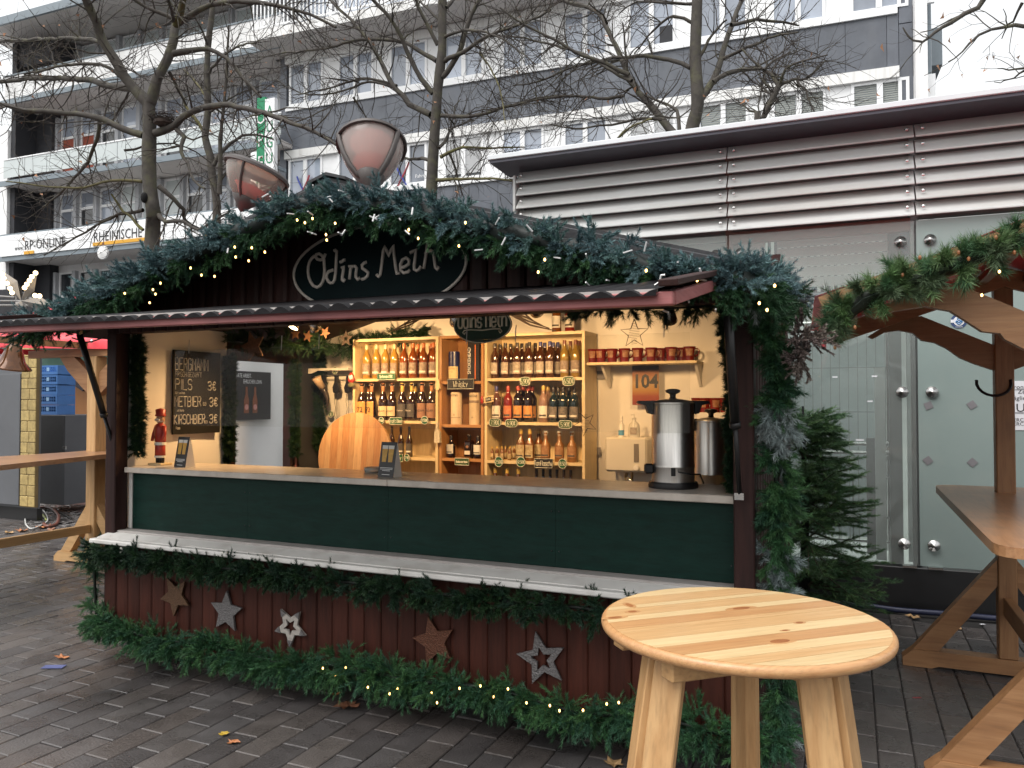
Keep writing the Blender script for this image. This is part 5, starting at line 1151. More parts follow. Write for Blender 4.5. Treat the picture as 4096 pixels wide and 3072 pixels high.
def bottle_proto(key, h, r, liq, cap, lab, shape='wine', lz=(.12, .45), print_=None, swing=False, capz=.83):
    t = thing('bottle', 'x', 'bottle', (0, 0, 0))
    prof = dict(wine=[(.001, .004), (r * .9, 0), (r, .012), (r, .60), (r * .93, .67), (r * .62, .745), (r * .42, .80), (r * .37, .97), (r * .4, .975), (r * .4, 1), (.001, 1)],
                beer=[(.001, .004), (r * .9, 0), (r, .012), (r, .48), (r * .93, .55), (r * .6, .68), (r * .38, .76), (r * .34, .93), (r * .4, .94), (r * .4, .98), (.001, .98)],
                flask=[(.001, .004), (r * .9, 0), (r, .015), (r, .5), (r * .86, .6), (r * .45, .69), (r * .36, .9), (r * .4, .93), (r * .4, .96), (.001, .96)])[shape]
    b = MB(); b.lathe([(q, z * h if i else z * h) for i, (q, z) in enumerate(prof)], 16); b.build('glass', LQ[liq], t, auto=50)
    if not swing:
        b = MB(); b.lathe([(r * .40, h * capz), (r * .41, h * .99), (r * .38, h * 1.006), (.001, h * 1.006)], 12); b.build('cap', CP[cap], t, auto=50)
    else:
        b = MB(); b.lathe([(r * .3, h * .96), (r * .42, h * .965), (r * .42, h * 1.01), (.001, h * 1.02)], 10); b.build('stopper', CP[cap], t, auto=50)
        b = MB(); b.lathe([(r * .385, h * .76), (r * .37, h * .92)], 12); b.build('neck_foil', CP[cap], t, smooth=True)
        b = MB(); b.tube([(r * .42, 0, h * .9), (r * .6, -.004, h * .95), (r * .3, 0, h * 1.03), (-r * .3, 0, h * 1.03), (-r * .6, -.004, h * .95), (-r * .42, 0, h * .9)], .0016, 4); b.build('wire_clip', CP['silver'], t)
    if lab:
        a0, a1 = R(205), R(335)
        b = MB(); b.lathe([(r + .0012, h * lz[0]), (r + .0012, h * lz[1])], 10, a0=a0, a1=a1); lo = b.build('label', LB_[lab], t, smooth=True)
        if print_:
            txt, s, mt = print_
            font('print', txt, (0, -r - .0025, h * (lz[0] + lz[1]) / 2 - s * .35), X, Z, s, mt, lo, .9, align='CENTER')
        else:
            b = MB(); b.lathe([(r + .002, h * (lz[0] + .04)), (r + .002, h * (lz[0] + .09))], 8, a0=R(225), a1=R(315)); b.build('print', LB_['white' if lab in ('dark', 'space', 'sepia', 'grey') else 'dark'], lo, smooth=True)
    PROTO[key] = t; t['_used'] = 0
    return t
bottle_proto('gold', .285, .036, 'gold', 'cream', 'sepia'); bottle_proto('rose', .285, .036, 'rose', 'orange', 'sepia')
bottle_proto('seventytwo', .31, .041, 'brown', 'copper', 'orange', 'beer', (.08, .5), ('72', .06, MAT['black']), True)
bottle_proto('pale_label', .31, .041, 'brown', 'copper', 'beige', 'beer', (.12, .38), ('ADAM', .026, MAT['black']), True); bottle_proto('brown_label', .31, .041, 'brown', 'copper', 'brown', 'beer', (.08, .46), ('ADAM', .026, MAT['black']), True)
bottle_proto('ghost', .31, .041, 'brown', 'gold', 'dark', 'beer', (.1, .44), ('Phantom', .018, MAT['cream']), True)
bottle_proto('mead', .272, .034, 'amber', 'black', 'grey'); bottle_proto('meadblue', .272, .034, 'amber', 'blue', 'grey'); bottle_proto('yellow', .278, .034, 'yellow', 'wine', 'sepia')
bottle_proto('pinkblue', .275, .036, 'pink', 'blue', 'white'); bottle_proto('redcap', .275, .036, 'red', 'red', 'redlabel'); bottle_proto('darksun', .275, .038, 'dark', 'red', 'sun'); bottle_proto('clear', .275, .036, 'clear', 'gold', 'white'); bottle_proto('space', .26, .036, 'teal', 'black', 'space')
bottle_proto('mini', .10, .0135, 'honey', 'gold', 'bear', 'wine', (.1, .5)); bottle_proto('bear', .245, .036, 'honey', 'gold', 'bear', 'flask', (.1, .5)); bottle_proto('clay', .225, .036, 'clay', 'silver', 'claylabel', 'flask', (.15, .5), None, True)
bottle_proto('slim', .245, .027, 'brown', 'black', 'dark', 'beer'); bottle_proto('rum', .175, .036, 'dark', 'black', 'white', 'flask', (.2, .62)); bottle_proto('greenlabel', .27, .036, 'honey', 'gold', 'white', 'flask'); bottle_proto('redtop', .27, .038, 'red', 'gold', 'white', 'flask')
def put(key, x, y, z, label, group):
    p = PROTO[key]; rz = random.uniform(-.25, .25)
    if not p['_used']: p['_used'] = 1; p.location = (x, y, z); p.rotation_euler = (0, 0, rz); tag(p, label, group=group); return p
    return clone(p, (x, y, z), rz, label, group)
def row(items, z, y, ox, sc, desc, group):
    """items: (kind, zoom x, back?)"""
    cnt = {}
    for k, x, bk in sorted(items, key=lambda q: q[1]):
        yy = y + (.095 if bk else 0) + random.uniform(-.006, .006); q = WY(ox + x / sc, 1500, yy)
        key = (k, bk); i = cnt.get(key, 0); cnt[key] = i + 1; tot = sum(1 for a in items if a[0] == k and a[2] == bk)
        what = desc[k] + (' in the row behind' if bk else '')
        put(k, q.x, yy, z, (ORD[i] + ' ' + what + ' from the left') if tot > 1 else what, group)
row([('gold', x, 0) for x in (985, 1130, 1262, 1395)] + [('rose', x, 0) for x in (1535, 1670, 1820, 1965)] + [('rose', 1740, 1), ('rose', 1935, 1)], 1.845, 5.41, 1200, 3.687, {'gold': 'gold wine bottle with cream cap', 'rose': 'amber wine bottle with orange cap'}, 'wine bottles on the top shelf of the left bookcase')
row([('seventytwo', 915, 0), ('seventytwo', 1060, 0), ('pale_label', 1228, 0), ('pale_label', 1360, 0), ('ghost', 1512, 0), ('ghost', 1650, 0), ('brown_label', 1802, 0), ('brown_label', 1942, 0), ('pale_label', 1010, 1), ('ghost', 1700, 1)], 1.50, 5.41, 1200, 3.687,
    {'seventytwo': 'brown swing top beer with orange 72 label', 'pale_label': 'brown swing top beer with pale slanted label', 'ghost': 'brown swing top beer with black label and gold neck', 'brown_label': 'brown swing top beer with red brown label'}, 'craft beer bottles in the left bookcase')
row([('slim', 540, 0), ('slim', 612, 0), ('slim', 680, 0)], 1.205, 5.41, 1300, 2.011, {'slim': 'slim dark beer bottle above the leaning round board'}, 'slim dark bottles in the left bookcase')
row([('mead', x, 0) for x in (885, 1015, 1165, 1320)] + [('meadblue', x, 0) for x in (1460, 1580)] + [('yellow', 1765, 0), ('yellow', 1905, 0)] + [('mead', x, 1) for x in (950, 1085, 1225, 1290, 1395)] + [('meadblue', x, 1) for x in (1515, 1620, 1680)] + [('yellow', 1838, 1), ('yellow', 1950, 1)], 1.835, 5.41, 1700, 3.16,
    {'mead': 'amber mead bottle with black cap', 'meadblue': 'amber mead bottle with dark blue cap', 'yellow': 'pale yellow mead bottle with dark red cap'}, 'mead bottles on the top shelf of the right bookcase')
row([('pinkblue', 905, 0), ('redcap', 1050, 0), ('darksun', 1178, 0), ('darksun', 1305, 0), ('clear', 1497, 0), ('space', 1625, 0), ('space', 1748, 0), ('space', 1888, 0), ('darksun', 1240, 1), ('darksun', 1355, 1), ('clear', 1555, 1), ('space', 1685, 1), ('space', 1820, 1)], 1.50, 5.41, 1700, 3.16,
    {'pinkblue': 'pale amber bottle with blue cap and white flower label', 'redcap': 'red bottle with red cap and orange label', 'darksun': 'black wine bottle with orange sun label', 'clear': 'pale bottle with yellow cap and grey label', 'space': 'teal dark bottle with low black label'}, 'mixed bottles in the middle of the right bookcase')
row([('mini', x, 0) for x in (1345, 1382, 1425, 1483)] + [('bear', 1575, 0), ('bear', 1648, 0), ('clay', 1775, 0), ('clay', 1885, 0), ('clay', 1985, 0), ('bear', 1720, 1)] + [('mini', x, 1) for x in (1352, 1388, 1420, 1452, 1490, 1522)], 1.205, 5.42, 1300, 2.011,
    {'mini': 'tiny honey liquor bottle with gold cap', 'bear': 'honey liquor bottle with bear label', 'clay': 'brown clay swing top flask'}, 'honey liquor and clay bottles in the right bookcase')
row([('bear', 1370, 0), ('bear', 1465, 0), ('bear', 1555, 0)] + [('slim', 1700 + 55 * i, 0) for i in range(6)], .9, 5.42, 1300, 2.011, {'bear': 'gold capped bottle showing only its neck above the counter', 'slim': 'dark bottle low in the right bookcase'}, 'bottles on the low shelf of the right bookcase')
row([('rum', 1015, 0), ('rum', 1232, 0)], 1.21, 5.41, 1300, 2.011, {'rum': 'black rum bottle with white label in the middle bookcase'}, 'rum bottles in the middle bookcase')
row([('greenlabel', 1665, 0), ('redtop', 1832, 0)], 2.175, 5.42, 1700, 3.16, {'greenlabel': 'honey coloured bottle with pale label on top of the right bookcase', 'redtop': 'dark red bottle with white label on top of the right bookcase'}, 'bottles on top of the right bookcase')
for k, p in list(PROTO.items()):
    if not p['_used']: raise RuntimeError(k)
    del p['_used']
for o in bpy.data.objects:
    if '_used' in o: del o['_used']
# square black flask, whisky tubes and boxes
q = WY(1300 + 1160 / 2.011, 1800, 5.42)
t = thing('bottle', 'square black flask with skull print between the rum bottles', 'bottle', (q.x, 5.42, 1.21))
b = MB(); b.box(q.x - .036, 5.385, 1.21, q.x + .036, 5.455, 1.35, .014); b.build('glass', LQ['dark'], t)
b = MB(); b.lathe([(.014, 0), (.013, .03), (.016, .032), (.016, .05), (.001, .05)], 10, (q.x, 5.42, 1.347)); b.build('cap', CP['black'], t, smooth=True)
b = MB(); b.ball((q.x, 5.384, 1.30), .012, 8, 6, (1, .2, 1)); b.build('print', LB_['brown'], t); b = MB(); b.box(q.x - .024, 5.3835, 1.24, q.x + .024, 5.3845, 1.27); b.build('label', MAT['cream'], t)
def tube_box(px, z, h, r, body, label, txt, parts):
    q = WY(px, 1600, 5.42); t = thing('whisky_tube', label, 'whisky tube', (q.x, 5.42, z), 'whisky tubes in the middle bookcase')
    b = MB(); b.lathe([(.001, 0), (r, 0), (r, h * .97), (r * .97, h * .97), (r * .97, h), (.001, h)], 20, (q.x, 5.42, z)); b.build('tube', body, t, auto=40)
    for (z0, z1, mt) in parts:
        b = MB(); b.lathe([(r + .001, z0 * h), (r + .001, z1 * h)], 12, (q.x, 5.42, z), a0=R(200), a1=R(340)); b.build('label', mt, t, smooth=True)
    for (s, fz, size, mt) in txt: font('print', s, (q.x, 5.42 - r - .003, z + fz * h), X, Z, size, mt, t, .9, align='CENTER')
tube_box(1700 + 368 / 3.16, 1.815, .238, .044, M('blue_tube', (.015, .02, .09), .3), 'dark blue whisky tube with yellow label above the Whisky sign', [('12', .3, .02, MAT['black']), ('Whisky', .4, .022, LB_['redlabel'])], [(.1, .5, M('yellow_label', (.62, .5, .26), .5))])
tube_box(1700 + 397 / 3.16, 1.475, .255, .045, M('cream_tube', (.62, .5, .36), .45), 'plain cream whisky tube with a small 10, left of the pair', [('Arran', .87, .034, MAT['black']), ('10', .27, .022, MAT['black'])], [(.2, .22, LB_['sepia'])])
tube_box(1700 + 630 / 3.16, 1.475, .25, .045, M('cream_tube_too', (.58, .46, .31), .45), 'cream whisky tube with dark emblem, right of the pair', [('NADOUR', .87, .024, MAT['black']), ('18', .2, .018, MAT['black'])], [(.68, .76, LB_['sepia'])])
q = WY(1700 + 640 / 3.16, 1400, 5.42)
t = thing('whisky_box', 'tall black whisky carton with vertical lettering beside the blue tube', 'carton', (q.x, 5.42, 1.815))
b = MB(); b.box(q.x - .052, 5.38, 1.815, q.x + .05, 5.47, 2.13, .002); b.build('carton', M('black_carton', (.02, .016, .016), .35), t)
font('print', 'SMOKEHEAD', (q.x - .022, 5.378, 1.87), Z, -X, .04, MAT['white_print'], t, .9); b = MB(); b.box(q.x + .012, 5.3785, 1.83, q.x + .022, 5.3795, 2.1); b.build('stripe', M('orange_stripe', (.5, .12, .03), .5), t)
# ------------------------------------------------------------------ hand lettered price signs
MAT['signgreen2'] = M('chalk_green', (.012, .085, .035), .55, .12, 12); MAT['signolive'] = M('olive_green', (.045, .085, .03), .55, .12, 12); MAT['chalk'] = M('chalk_white', (.68, .68, .6), .7, .08, 40)
def price(px, py, w, h, txt, shape, mt, label, Yp=5.333, tilt=0, th=None, wid=.6):
    c = WY(px, py, Yp); t = thing('price_sign', label, 'price sign', c, 'hand lettered price signs on the bookcases')
    if shape == 'rect': poly = [(-w / 2, -h / 2), (w / 2, -h / 2), (w / 2, h / 2), (-w / 2, h / 2)]
    elif shape == 'oval': poly = circle(w / 2, h / 2, 24)
    else: poly = [(math.copysign(abs(math.cos(a)) ** .55, math.cos(a)) * w / 2, math.copysign(abs(math.sin(a)) ** .55, math.sin(a)) * h / 2) for a in np.linspace(0, 2 * math.pi, 24, endpoint=False)]
    ax, az = Vector((math.cos(tilt), 0, math.sin(tilt))), Vector((-math.sin(tilt), 0, math.cos(tilt)))
    b = MB(); b.prism(poly, .006, c, ax, az, Y); b.build('board', MAT[mt], t)
    b = MB(); pts = [c + ax * x * .97 + az * z * .95 + Vector((0, -.001, 0)) for x, z in poly]; b.tube(pts + [pts[0], pts[1]], .0022, 4, False); b.build('border', MAT['chalk'], t)
    b = MB(); strokes_c(b, txt, c + Vector((0, -.001, 0)), ax, az, th or h * .5, .0019, wid, jit=.12); b.build('lettering', MAT['chalk'], t)
price(1544, 1506, .175, .058, 'Sortenrein 7,90€', 'rect', 'signgreen2', 'wide green sign reading Sortenrein 7,90€ under the gold wine', th=.024, wid=.42)
price(1340, 1482, .055, .068, '7,90', 'oval', 'signolive', 'oval sign reading 7,90 on the small white shelf over the horns', Yp=5.56)
price(1525, 1683, .052, .058, '9,90€', 'oval', 'signgreen2', 'oval sign reading 9,90€ left of the Craft Beer sign', th=.018)
price(1583, 1684, .118, .058, 'Craft Beer', 'rect', 'signgreen2', 'green rectangular sign reading Craft Beer')
price(1698, 1681, .066, .066, '12,50€', 'oval', 'signgreen2', 'round sign reading 12,50€ at the right end of the beer shelf', th=.02)
price(1323, 1657, .052, .058, '1€', 'oval', 'signgreen2', 'round green sign reading 1€ among the horn cords', Yp=5.6)
price(1596, 1832, .07, .062, 'Bier', 'rect', 'signgreen2', 'green sign half hidden behind the table card, ending in er')
price(1627, 1831, .05, .06, '2,90', 'oval', 'signgreen2', 'oval sign reading 2,90 below the slim dark bottles', th=.02)
price(1842, 1536, .235, .08, 'Whisky', 'rect', 'black', 'black sign with pale border reading Whisky', th=.048)
price(1847, 1847, .125, .056, 'Duisburger Honig', 'rect', 'signolive', 'small olive sign reading Duisburger Honig under the rum bottles', th=.016, wid=.5)
price(2100, 1525, .082, .066, '5,90€', 'round', 'signolive', 'rounded olive sign reading 5,90€ below the amber mead bottles')
price(2274, 1524, .095, .07, '6,50€', 'round', 'signolive', 'rounded olive sign reading 6,50€ below the yellow mead bottles')
price(1980, 1690, .10, .062, '7,90€', 'round', 'signolive', 'rounded olive sign reading 7,90€ at the left of the right bookcase')
price(2045, 1693, .10, .062, '6,90€', 'round', 'signolive', 'rounded olive sign reading 6,90€ beside the 7,90€ sign')
price(2261, 1698, .108, .062, '5,90€', 'round', 'signolive', 'rounded olive sign reading 5,90€ under the teal dark bottles')
price(1995, 1847, .07, .08, '2,50€', 'oval', 'signgreen2', 'oval sign reading 2,50€ below the tiny bottles', th=.026)
price(2083, 1848, .072, .08, '12,50€', 'oval', 'signgreen2', 'oval sign reading 12,50€ below the bear bottles', th=.022)
price(2174, 1853, .148, .07, 'Tonflasche', 'rect', 'black', 'pale bordered sign reading Tonflasche below the clay flasks', th=.036, wid=.5)
price(2250, 1855, .066, .074, '8,50', 'oval', 'signgreen2', 'oval sign reading 8,50 right of the Tonflasche sign', th=.026)
# hanging oval sign
Yh = 3.9; l, r = WY(1700 + 365 / 3.16, 1310, Yh), WY(1700 + 1093 / 3.16, 1305, Yh); bt = WY(1700 + 730 / 3.16, 1250 + 385 / 3.16, Yh); a_ = (r.x - l.x) / 2; cc = Vector(((l.x + r.x) / 2, Yh, bt.z + a_ * .56))
t = thing('hanging_sign', 'small dark green oval sign with pale border hanging over the counter', 'sign', cc)
b = MB(); b.prism(circle(a_, a_ * .56, 40), .01, cc, X, Z, Y); b.build('board', M('dark_green_sign', (.02, .05, .028), .5, .15, 6), t)
b = MB(); b.tube([cc + Vector((a_ * .985 * math.cos(q), -.001, a_ * .55 * math.sin(q))) for q in np.linspace(0, 2 * math.pi, 48)], .0035, 5, False); strokes_c(b, 'Odins Meth', cc + Vector((0, -.002, .03)), X, Z, .085, .006, .47, n=5)
b.tube([cc + Vector((x * a_, -.002, z * a_)) for x, z in ((-.58, -.20), (-.62, -.27), (-.68, -.22), (-.62, -.14), (-.4, -.13), (0, -.16), (.4, -.13), (.62, -.14), (.68, -.22), (.62, -.27), (.58, -.20))], .004, 5); b.build('lettering', M('cream_sign_paint', (.8, .74, .58), .6), t, smooth=True)
for s in (-1, 1):
    b = MB(); b.tube([cc + Vector((s * a_ * .6, .004, a_ * .43)), (cc.x + s * a_ * .6, Yh, 2.35)], .003, 4); b.build('cord', MAT['black_metal'], t)
# ------------------------------------------------------------------ menu board on the left wall, posters
xw = XL + .105
p = [WX(x, y, xw) for x, y in ((702, 1399), (875, 1404), (866, 1720), (698, 1738))]
y0, y1 = 3.99, 4.43; z1 = p[0].z; z0 = p[3].z; cb = Vector((xw, (y0 + y1) / 2, z0))
t = thing('chalk_menu', 'black chalk menu board on the left wall listing beers at 3€', 'menu board', cb)
b = MB(); b.box(xw - .012, y0, z0, xw, y1, z1); b.build('board', M('blackboard', (.010, .010, .010), .7, .2, 6, dirt=((.02, .02, .019), 4, .5), spec=.2), t)
MAT['chalk2'] = M('chalk_strokes', (.55, .52, .46), .8, .15, 40)
b = MB(); hh = z1 - z0; ww = y1 - y0
def ln(txt, fx, fz, h, wid=.6): strokes(b, txt, (xw + .001, y0 + ww * fx, z1 - hh * fz), Y, Z, h, .0042 if h > .05 else .0018, wid, jit=.1)
ln('BERGMANN', .03, .235, .085, .52); ln('FRISCH GEZAPFT', .04, .315, .034, .62); ln('PILS', .04, .47, .075, .7); ln('3€', .72, .47, .062, .8); ln('0,3 l vom Fass', .04, .52, .014); ln('METBIER', .03, .67, .07, .62); ln('0,3', .62, .66, .024); ln('3€', .76, .67, .062, .8); ln('mit Honig', .08, .73, .016)
ln('KIRSCHBIER', .02, .88, .066, .56); ln('0,3', .66, .88, .02); ln('3€', .76, .88, .062, .8); ln('Fass', .06, .94, .018); b.build('chalk_lettering', MAT['chalk2'], t)
# view through the side doorway: white sheeted booth with a beer poster
xo = -5.9
bt_ = thing('sheeted_booth', 'neighbouring booth hung with white sheeting seen through the side doorway', 'booth', (xo, 6.8, 0))
cloth('sheet', (xo, 5.55, .1), Y, Z, 2.6, 2.16, 40, 36, .06, M('white_sheeting', (.88, .87, .85), .4, .04, 2), bt_, 9, X)
b = MB(); b.box(xo - .6, 5.5, 0, xo - .05, 8.2, 2.2); b.build('body', MAT['darkwoodz'], bt_)
b = MB(); b.prism([(-.75, 2.50), (.05, 2.31), (.05, 2.40), (-.75, 2.58)], 2.8, (xo, 5.4, 0), X, Z, Y); b.build('red_awning', M('red_tarp', (.5, .03, .045), .3, .1, 3, coat=.3), bt_)
pw0, pw1 = WX(945, 1483, xo + .06), WX(1082, 1677, xo + .06)
q = Vector((xo + .06, (pw0.y + pw1.y) / 2, pw1.z))
t = thing('beer_poster', 'dark beer poster showing two bottles, hung on white sheeting', 'poster', q)
b = MB(); b.box(xo + .055, pw0.y - .06, pw1.z, xo + .06, pw1.y, pw0.z); b.build('sheet', M('black_poster', (.022, .018, .018), .4), t)
hp = pw0.z - pw1.z; wp = pw1.y - pw0.y + .06
font('lettering', 'HARTE ARBEIT.', (xo + .062, pw0.y - .03, pw0.z - .13 * hp), Y, Z, .06, MAT['white_print'], t, .62); font('lettering', 'EHRLICHER LOHN.', (xo + .062, pw0.y + .10, pw0.z - .25 * hp), Y, Z, .06, MAT['white_print'], t, .56)
for f in (.36, .58):
    b = MB(); yc = pw0.y - .06 + wp * f; zb = pw1.z + .14 * hp; k = hp * .54; b.prism([(-.035, 0), (.035, 0), (.035, .5 * k), (.015, .72 * k), (.013, k), (-.013, k), (-.015, .72 * k), (-.035, .5 * k)], .003, (xo + .0605, yc, zb), Y, Z, X); b.build('printed_bottle', M('printed_brown', (.22, .07, .03), .4), t)
    b = MB(); b.prism(circle(.026, .03, 14), .002, (xo + .064, yc, zb + .23 * k), Y, Z, X); b.build('printed_label', M('printed_pink', (.55, .25, .22), .4), t)
q = WY(2592, 1560, 5.6); p0, p1 = WY(2529, 1463, 5.6), WY(2636, 1620, 5.6)
t = thing('price_poster', 'orange and yellow poster with the number 104 below the mug shelf', 'poster', (q.x, 5.6, p1.z))
gm = bpy.data.materials.new('orange_poster'); gm.use_nodes = True; nt_ = gm.node_tree; gtc = nt_.nodes.new('ShaderNodeTexCoord'); gsp = nt_.nodes.new('ShaderNodeSeparateXYZ'); gcr = nt_.nodes.new('ShaderNodeValToRGB')
for pos, c in ((.0, (.2, .015, .006, 1)), (.22, (.26, .04, .01, 1)), (.36, (.36, .17, .03, 1)), (.55, (.4, .25, .1, 1)), (.78, (.24, .07, .015, 1)), (.9, (.03, .018, .018, 1))):
    e = gcr.color_ramp.elements.new(pos) if pos not in (0.,) else gcr.color_ramp.elements[0]; e.position = pos; e.color = c
gcr.color_ramp.elements[-1].color = (.04, .025, .03, 1)
nt_.links.new(gtc.outputs['Generated'], gsp.inputs[0]); nt_.links.new(gsp.outputs['Z'], gcr.inputs[0]); nt_.links.new(gcr.outputs[0], nt_.nodes['Principled BSDF'].inputs['Base Color'])
b = MB(); b.box(p0.x, 5.6, p1.z, p1.x, 5.604, p0.z); b.build('sheet', gm, t)
font('lettering', '104', ((p0.x + p1.x) / 2, 5.597, p0.z - (p0.z - p1.z) * .56), X, Z, .14, MAT['black'], t, .92, align='CENTER', bold=.004)
# ------------------------------------------------------------------ mug shelf with mugs
MAT['mugred'] = M('red_glaze', (.16, .012, .01), .2, .15, 8, coat=.4); MAT['mugprint'] = M('mug_print', (.2, .06, .03), .4, .5, 45, col2=(.42, .24, .13))
p0, p1 = WY(2338, 1455, 5.42), WY(2789, 1447, 5.42)
t = thing('mug_shelf', 'pale wall shelf holding a row of red mugs', 'shelf', ((p0.x + p1.x) / 2, 5.5, p0.z)); zsf = p0.z + .008
b = MB(); b.box(p0.x, 5.40, zsf - .02, p1.x, 5.66, zsf, .002); b.build('board', MAT['birchwoodx'], t)
for x in (p0.x + .12, p1.x - .02):
    b = MB(); b.prism([(0, 0), (-.2, 0), (0, -.16)], .02, (x - .01, 5.66, zsf - .02), Y, Z, X); b.build('bracket', MAT['pvc'], t)
mug = thing('mug', 'x', 'mug', (0, 0, 0))
b = MB(); b.lathe([(.001, 0), (.032, 0), (.034, .01), (.034, .05), (.044, .10), (.041, .10), (.031, .05), (.029, .012), (.001, .012)], 16); b.build('cup', MAT['mugred'], mug, auto=50)
b = MB(); b.lathe([(.0352, .035), (.0352, .052), (.0415, .084)], 10, a0=R(232), a1=R(308)); b.build('print', MAT['mugprint'], mug, smooth=True)
b = MB(); b.tube([(.034, 0, .085), (.056, 0, .085), (.066, 0, .07), (.06, 0, .045), (.036, 0, .03)], .006, 6); b.build('handle', MAT['mugred'], mug, smooth=True)
ms = [(245, 0), (320, 0), (412, 0), (515, 0), (625, 0), (735, 0), (815, 1), (900, 0), (985, 1), (1055, 0)]
for i, (x, bk) in enumerate(ms):
    y = 5.47 + .09 * bk; q = WY(2250 + x / 2.074, 1420, y); lab = ORD[i] + ' red mug from the left on the wall shelf'
    if i == 0: mug.location = (q.x, y, zsf); mug.rotation_euler = (0, 0, .3); tag(mug, lab, group='red mugs on the wall shelf')
    else: clone(mug, (q.x, y, zsf), random.choice((-.2, .1, .5)), lab, 'red mugs on the wall shelf')
# lower right: white drainer cupboard with more mugs
q0, q1 = WY(2786, 1650, 5.3), WY(2975, 1690, 5.3)
t = thing('white_cupboard', 'small white cupboard with dark front behind the second urn', 'cupboard', ((q0.x + q1.x) / 2, 5.4, .9))
b = MB(); b.box(q0.x, 5.3, q1.z - .01, q1.x + .1, 5.62, q0.z, .004); b.build('top', MAT['pvc'], t)
b = MB(); b.box(q0.x + .1, 5.33, .95, q1.x + .1, 5.6, q1.z - .012); b.build('front', M('grey_front', (.1, .09, .085), .5), t)
b = MB(); b.box(q0.x + .19, 5.285, q0.z - .01, q0.x + .3, 5.34, q0.z + .035, .006); b.build('grip', MAT['pvc'], t)
for i, x in enumerate((1120, 1180, 1265, 1350, 1400)):
    y = 5.42; q = WY(2250 + x / 2.074, 1640, y); clone(mug, (q.x, y, q0.z), random.uniform(-.3, .4), ORD[i] + ' red mug from the left on the white cupboard', 'red mugs on the white cupboard')
# ------------------------------------------------------------------ steel urns
MAT['brushed'] = M('brushed_steel', (.72, .69, .65), .3, .1, 3, metal=1., grain=(60, 60, 1.), bump=.02, bscale=12)
def urn(c, r, h, label, front=True):
    t = thing('drinks_urn', label, 'urn', c, 'steel urns on the counter'); c = Vector(c)
    b = MB(); b.lathe([(.001, 0), (r * 1.16, 0), (r * 1.18, .012), (r * 1.12, .03), (r * 1.0, .032)], 40, c); b.build('base', MAT['black_metal'], t, auto=40)
    b = MB(); b.lathe([(r, .03), (r, .10), (r * 1.02, .104), (r * 1.02, .11), (r, .114), (r, h - .006), (r * 1.03, h - .004), (r * 1.03, h + .004), (r * .97, h + .006)], 48, c); b.build('body', MAT['brushed'], t, auto=30)
    b = MB(); b.lathe([(r * .99, h + .002), (r * .9, h + .012), (r * .3, h + .022), (.001, h + .024)], 36, c); lo = b.build('lid', MAT['brushed'], t, smooth=True)
    b = MB(); b.lathe([(.022, h + .02), (.014, h + .03), (.016, h + .045), (.036, h + .055), (.038, h + .066), (.02, h + .072), (.001, h + .073)], 18, c); b.build('knob', MAT['black_metal'], lo, smooth=True)
    rd = Vector((math.cos(YAW), math.sin(YAW), 0)); fd = Vector((math.sin(YAW) * -1, math.cos(YAW), 0))
    for s in (-1, 1):
        o = c + rd * (s * r)
        b = MB(); b.prism([(-.0, -.055), (.022 * s, -.05), (.035 * s, -.01), (.075 * s, .0), (.07 * s, .012), (-.03 * s, .014), (-.03 * s, .004), (0, 0)], .05, o + Vector((0, 0, h)) - fd * .025, rd, Z, fd); b.build('handle', MAT['black_metal'], t)
    if front:
        o = c - fd * (r + .003) + rd * (-.0)
        b = MB(); b.obox(o - rd * .022 + Vector((0, 0, .085)), (.022, .006, .04), (rd, fd, Z), .002); b.build('switch', MAT['black_metal'], t)
        b = MB(); b.tube([o + Vector((0, 0, .085)) + rd * .005, o - fd * .025 + Vector((0, 0, .085)) + rd * .01, o - fd * .02 + rd * .06 + Vector((0, 0, .075)), o + rd * .12 + Vector((0, 0, .07)) + fd * .05, o + rd * .15 + fd * .1 + Vector((0, 0, .02))], .0042, 6); b.build('power_cord', MAT['black_metal'], t, smooth=True)
        o = c - rd * (r + .0) - fd * .02
        b = MB(); b.obox(o - rd * .02 + Vector((0, 0, .095)), (.045, .035, .05), (rd, fd, Z), .008); b.build('tap', MAT['black_metal'], t)
    return t
u = WZ(2693, 1944, 1.225); u.y = 3.86; u.x = WY(2693, 1944, 3.86).x; urn((u.x, 3.86, 1.225), .105, .42, 'large polished steel urn standing on the front counter')
u = WY(2845, 1800, 4.55); urn((u.x, 4.55, 1.13), .1, .41, 'second steel urn half hidden behind the large front urn', False)
b = MB(); b.box(-1.0, 4.3, 1.10, XR - .07, 4.9, 1.13); b.box(-.98, 4.32, .17, -.94, 4.88, 1.1); b.box(XR - .13, 4.32, .17, XR - .09, 4.88, 1.1)
b.solo('side_table', MAT['birchwoodx'], (-.7, 4.6, .17), 'plain work table carrying the second urn inside the stall', 'table')
# water boiler on the wall with bottles on it
p0, p1 = WY(2419, 1748, 5.42), WY(2588, 1892, 5.42)
t = thing('water_boiler', 'white wall water boiler with vertical dark gauge slot and round knob', 'boiler', ((p0.x + p1.x) / 2, 5.55, p1.z))
b = MB(); b.box(p0.x, 5.42, p1.z, p1.x, 5.66, p0.z, .014); b.build('casing', M('off_white_plastic', (.62, .58, .5), .3, .03, 4), t)
w_ = p1.x - p0.x; h_ = p0.z - p1.z
b = MB(); b.box(p0.x + w_ * .70, 5.414, p1.z + h_ * .3, p0.x + w_ * .81, 5.42, p1.z + h_ * .82); b.build('gauge', M('grey_gauge', (.2, .17, .14), .3), t)
b = MB(); b.lathe([(.02, 0), (.02, .02), (.001, .022)], 14, (p0.x + w_ * .76, 5.42, p1.z + h_ * .14), Matrix.Rotation(R(90), 3, 'X')); b.build('knob', MAT['pvc'], t)
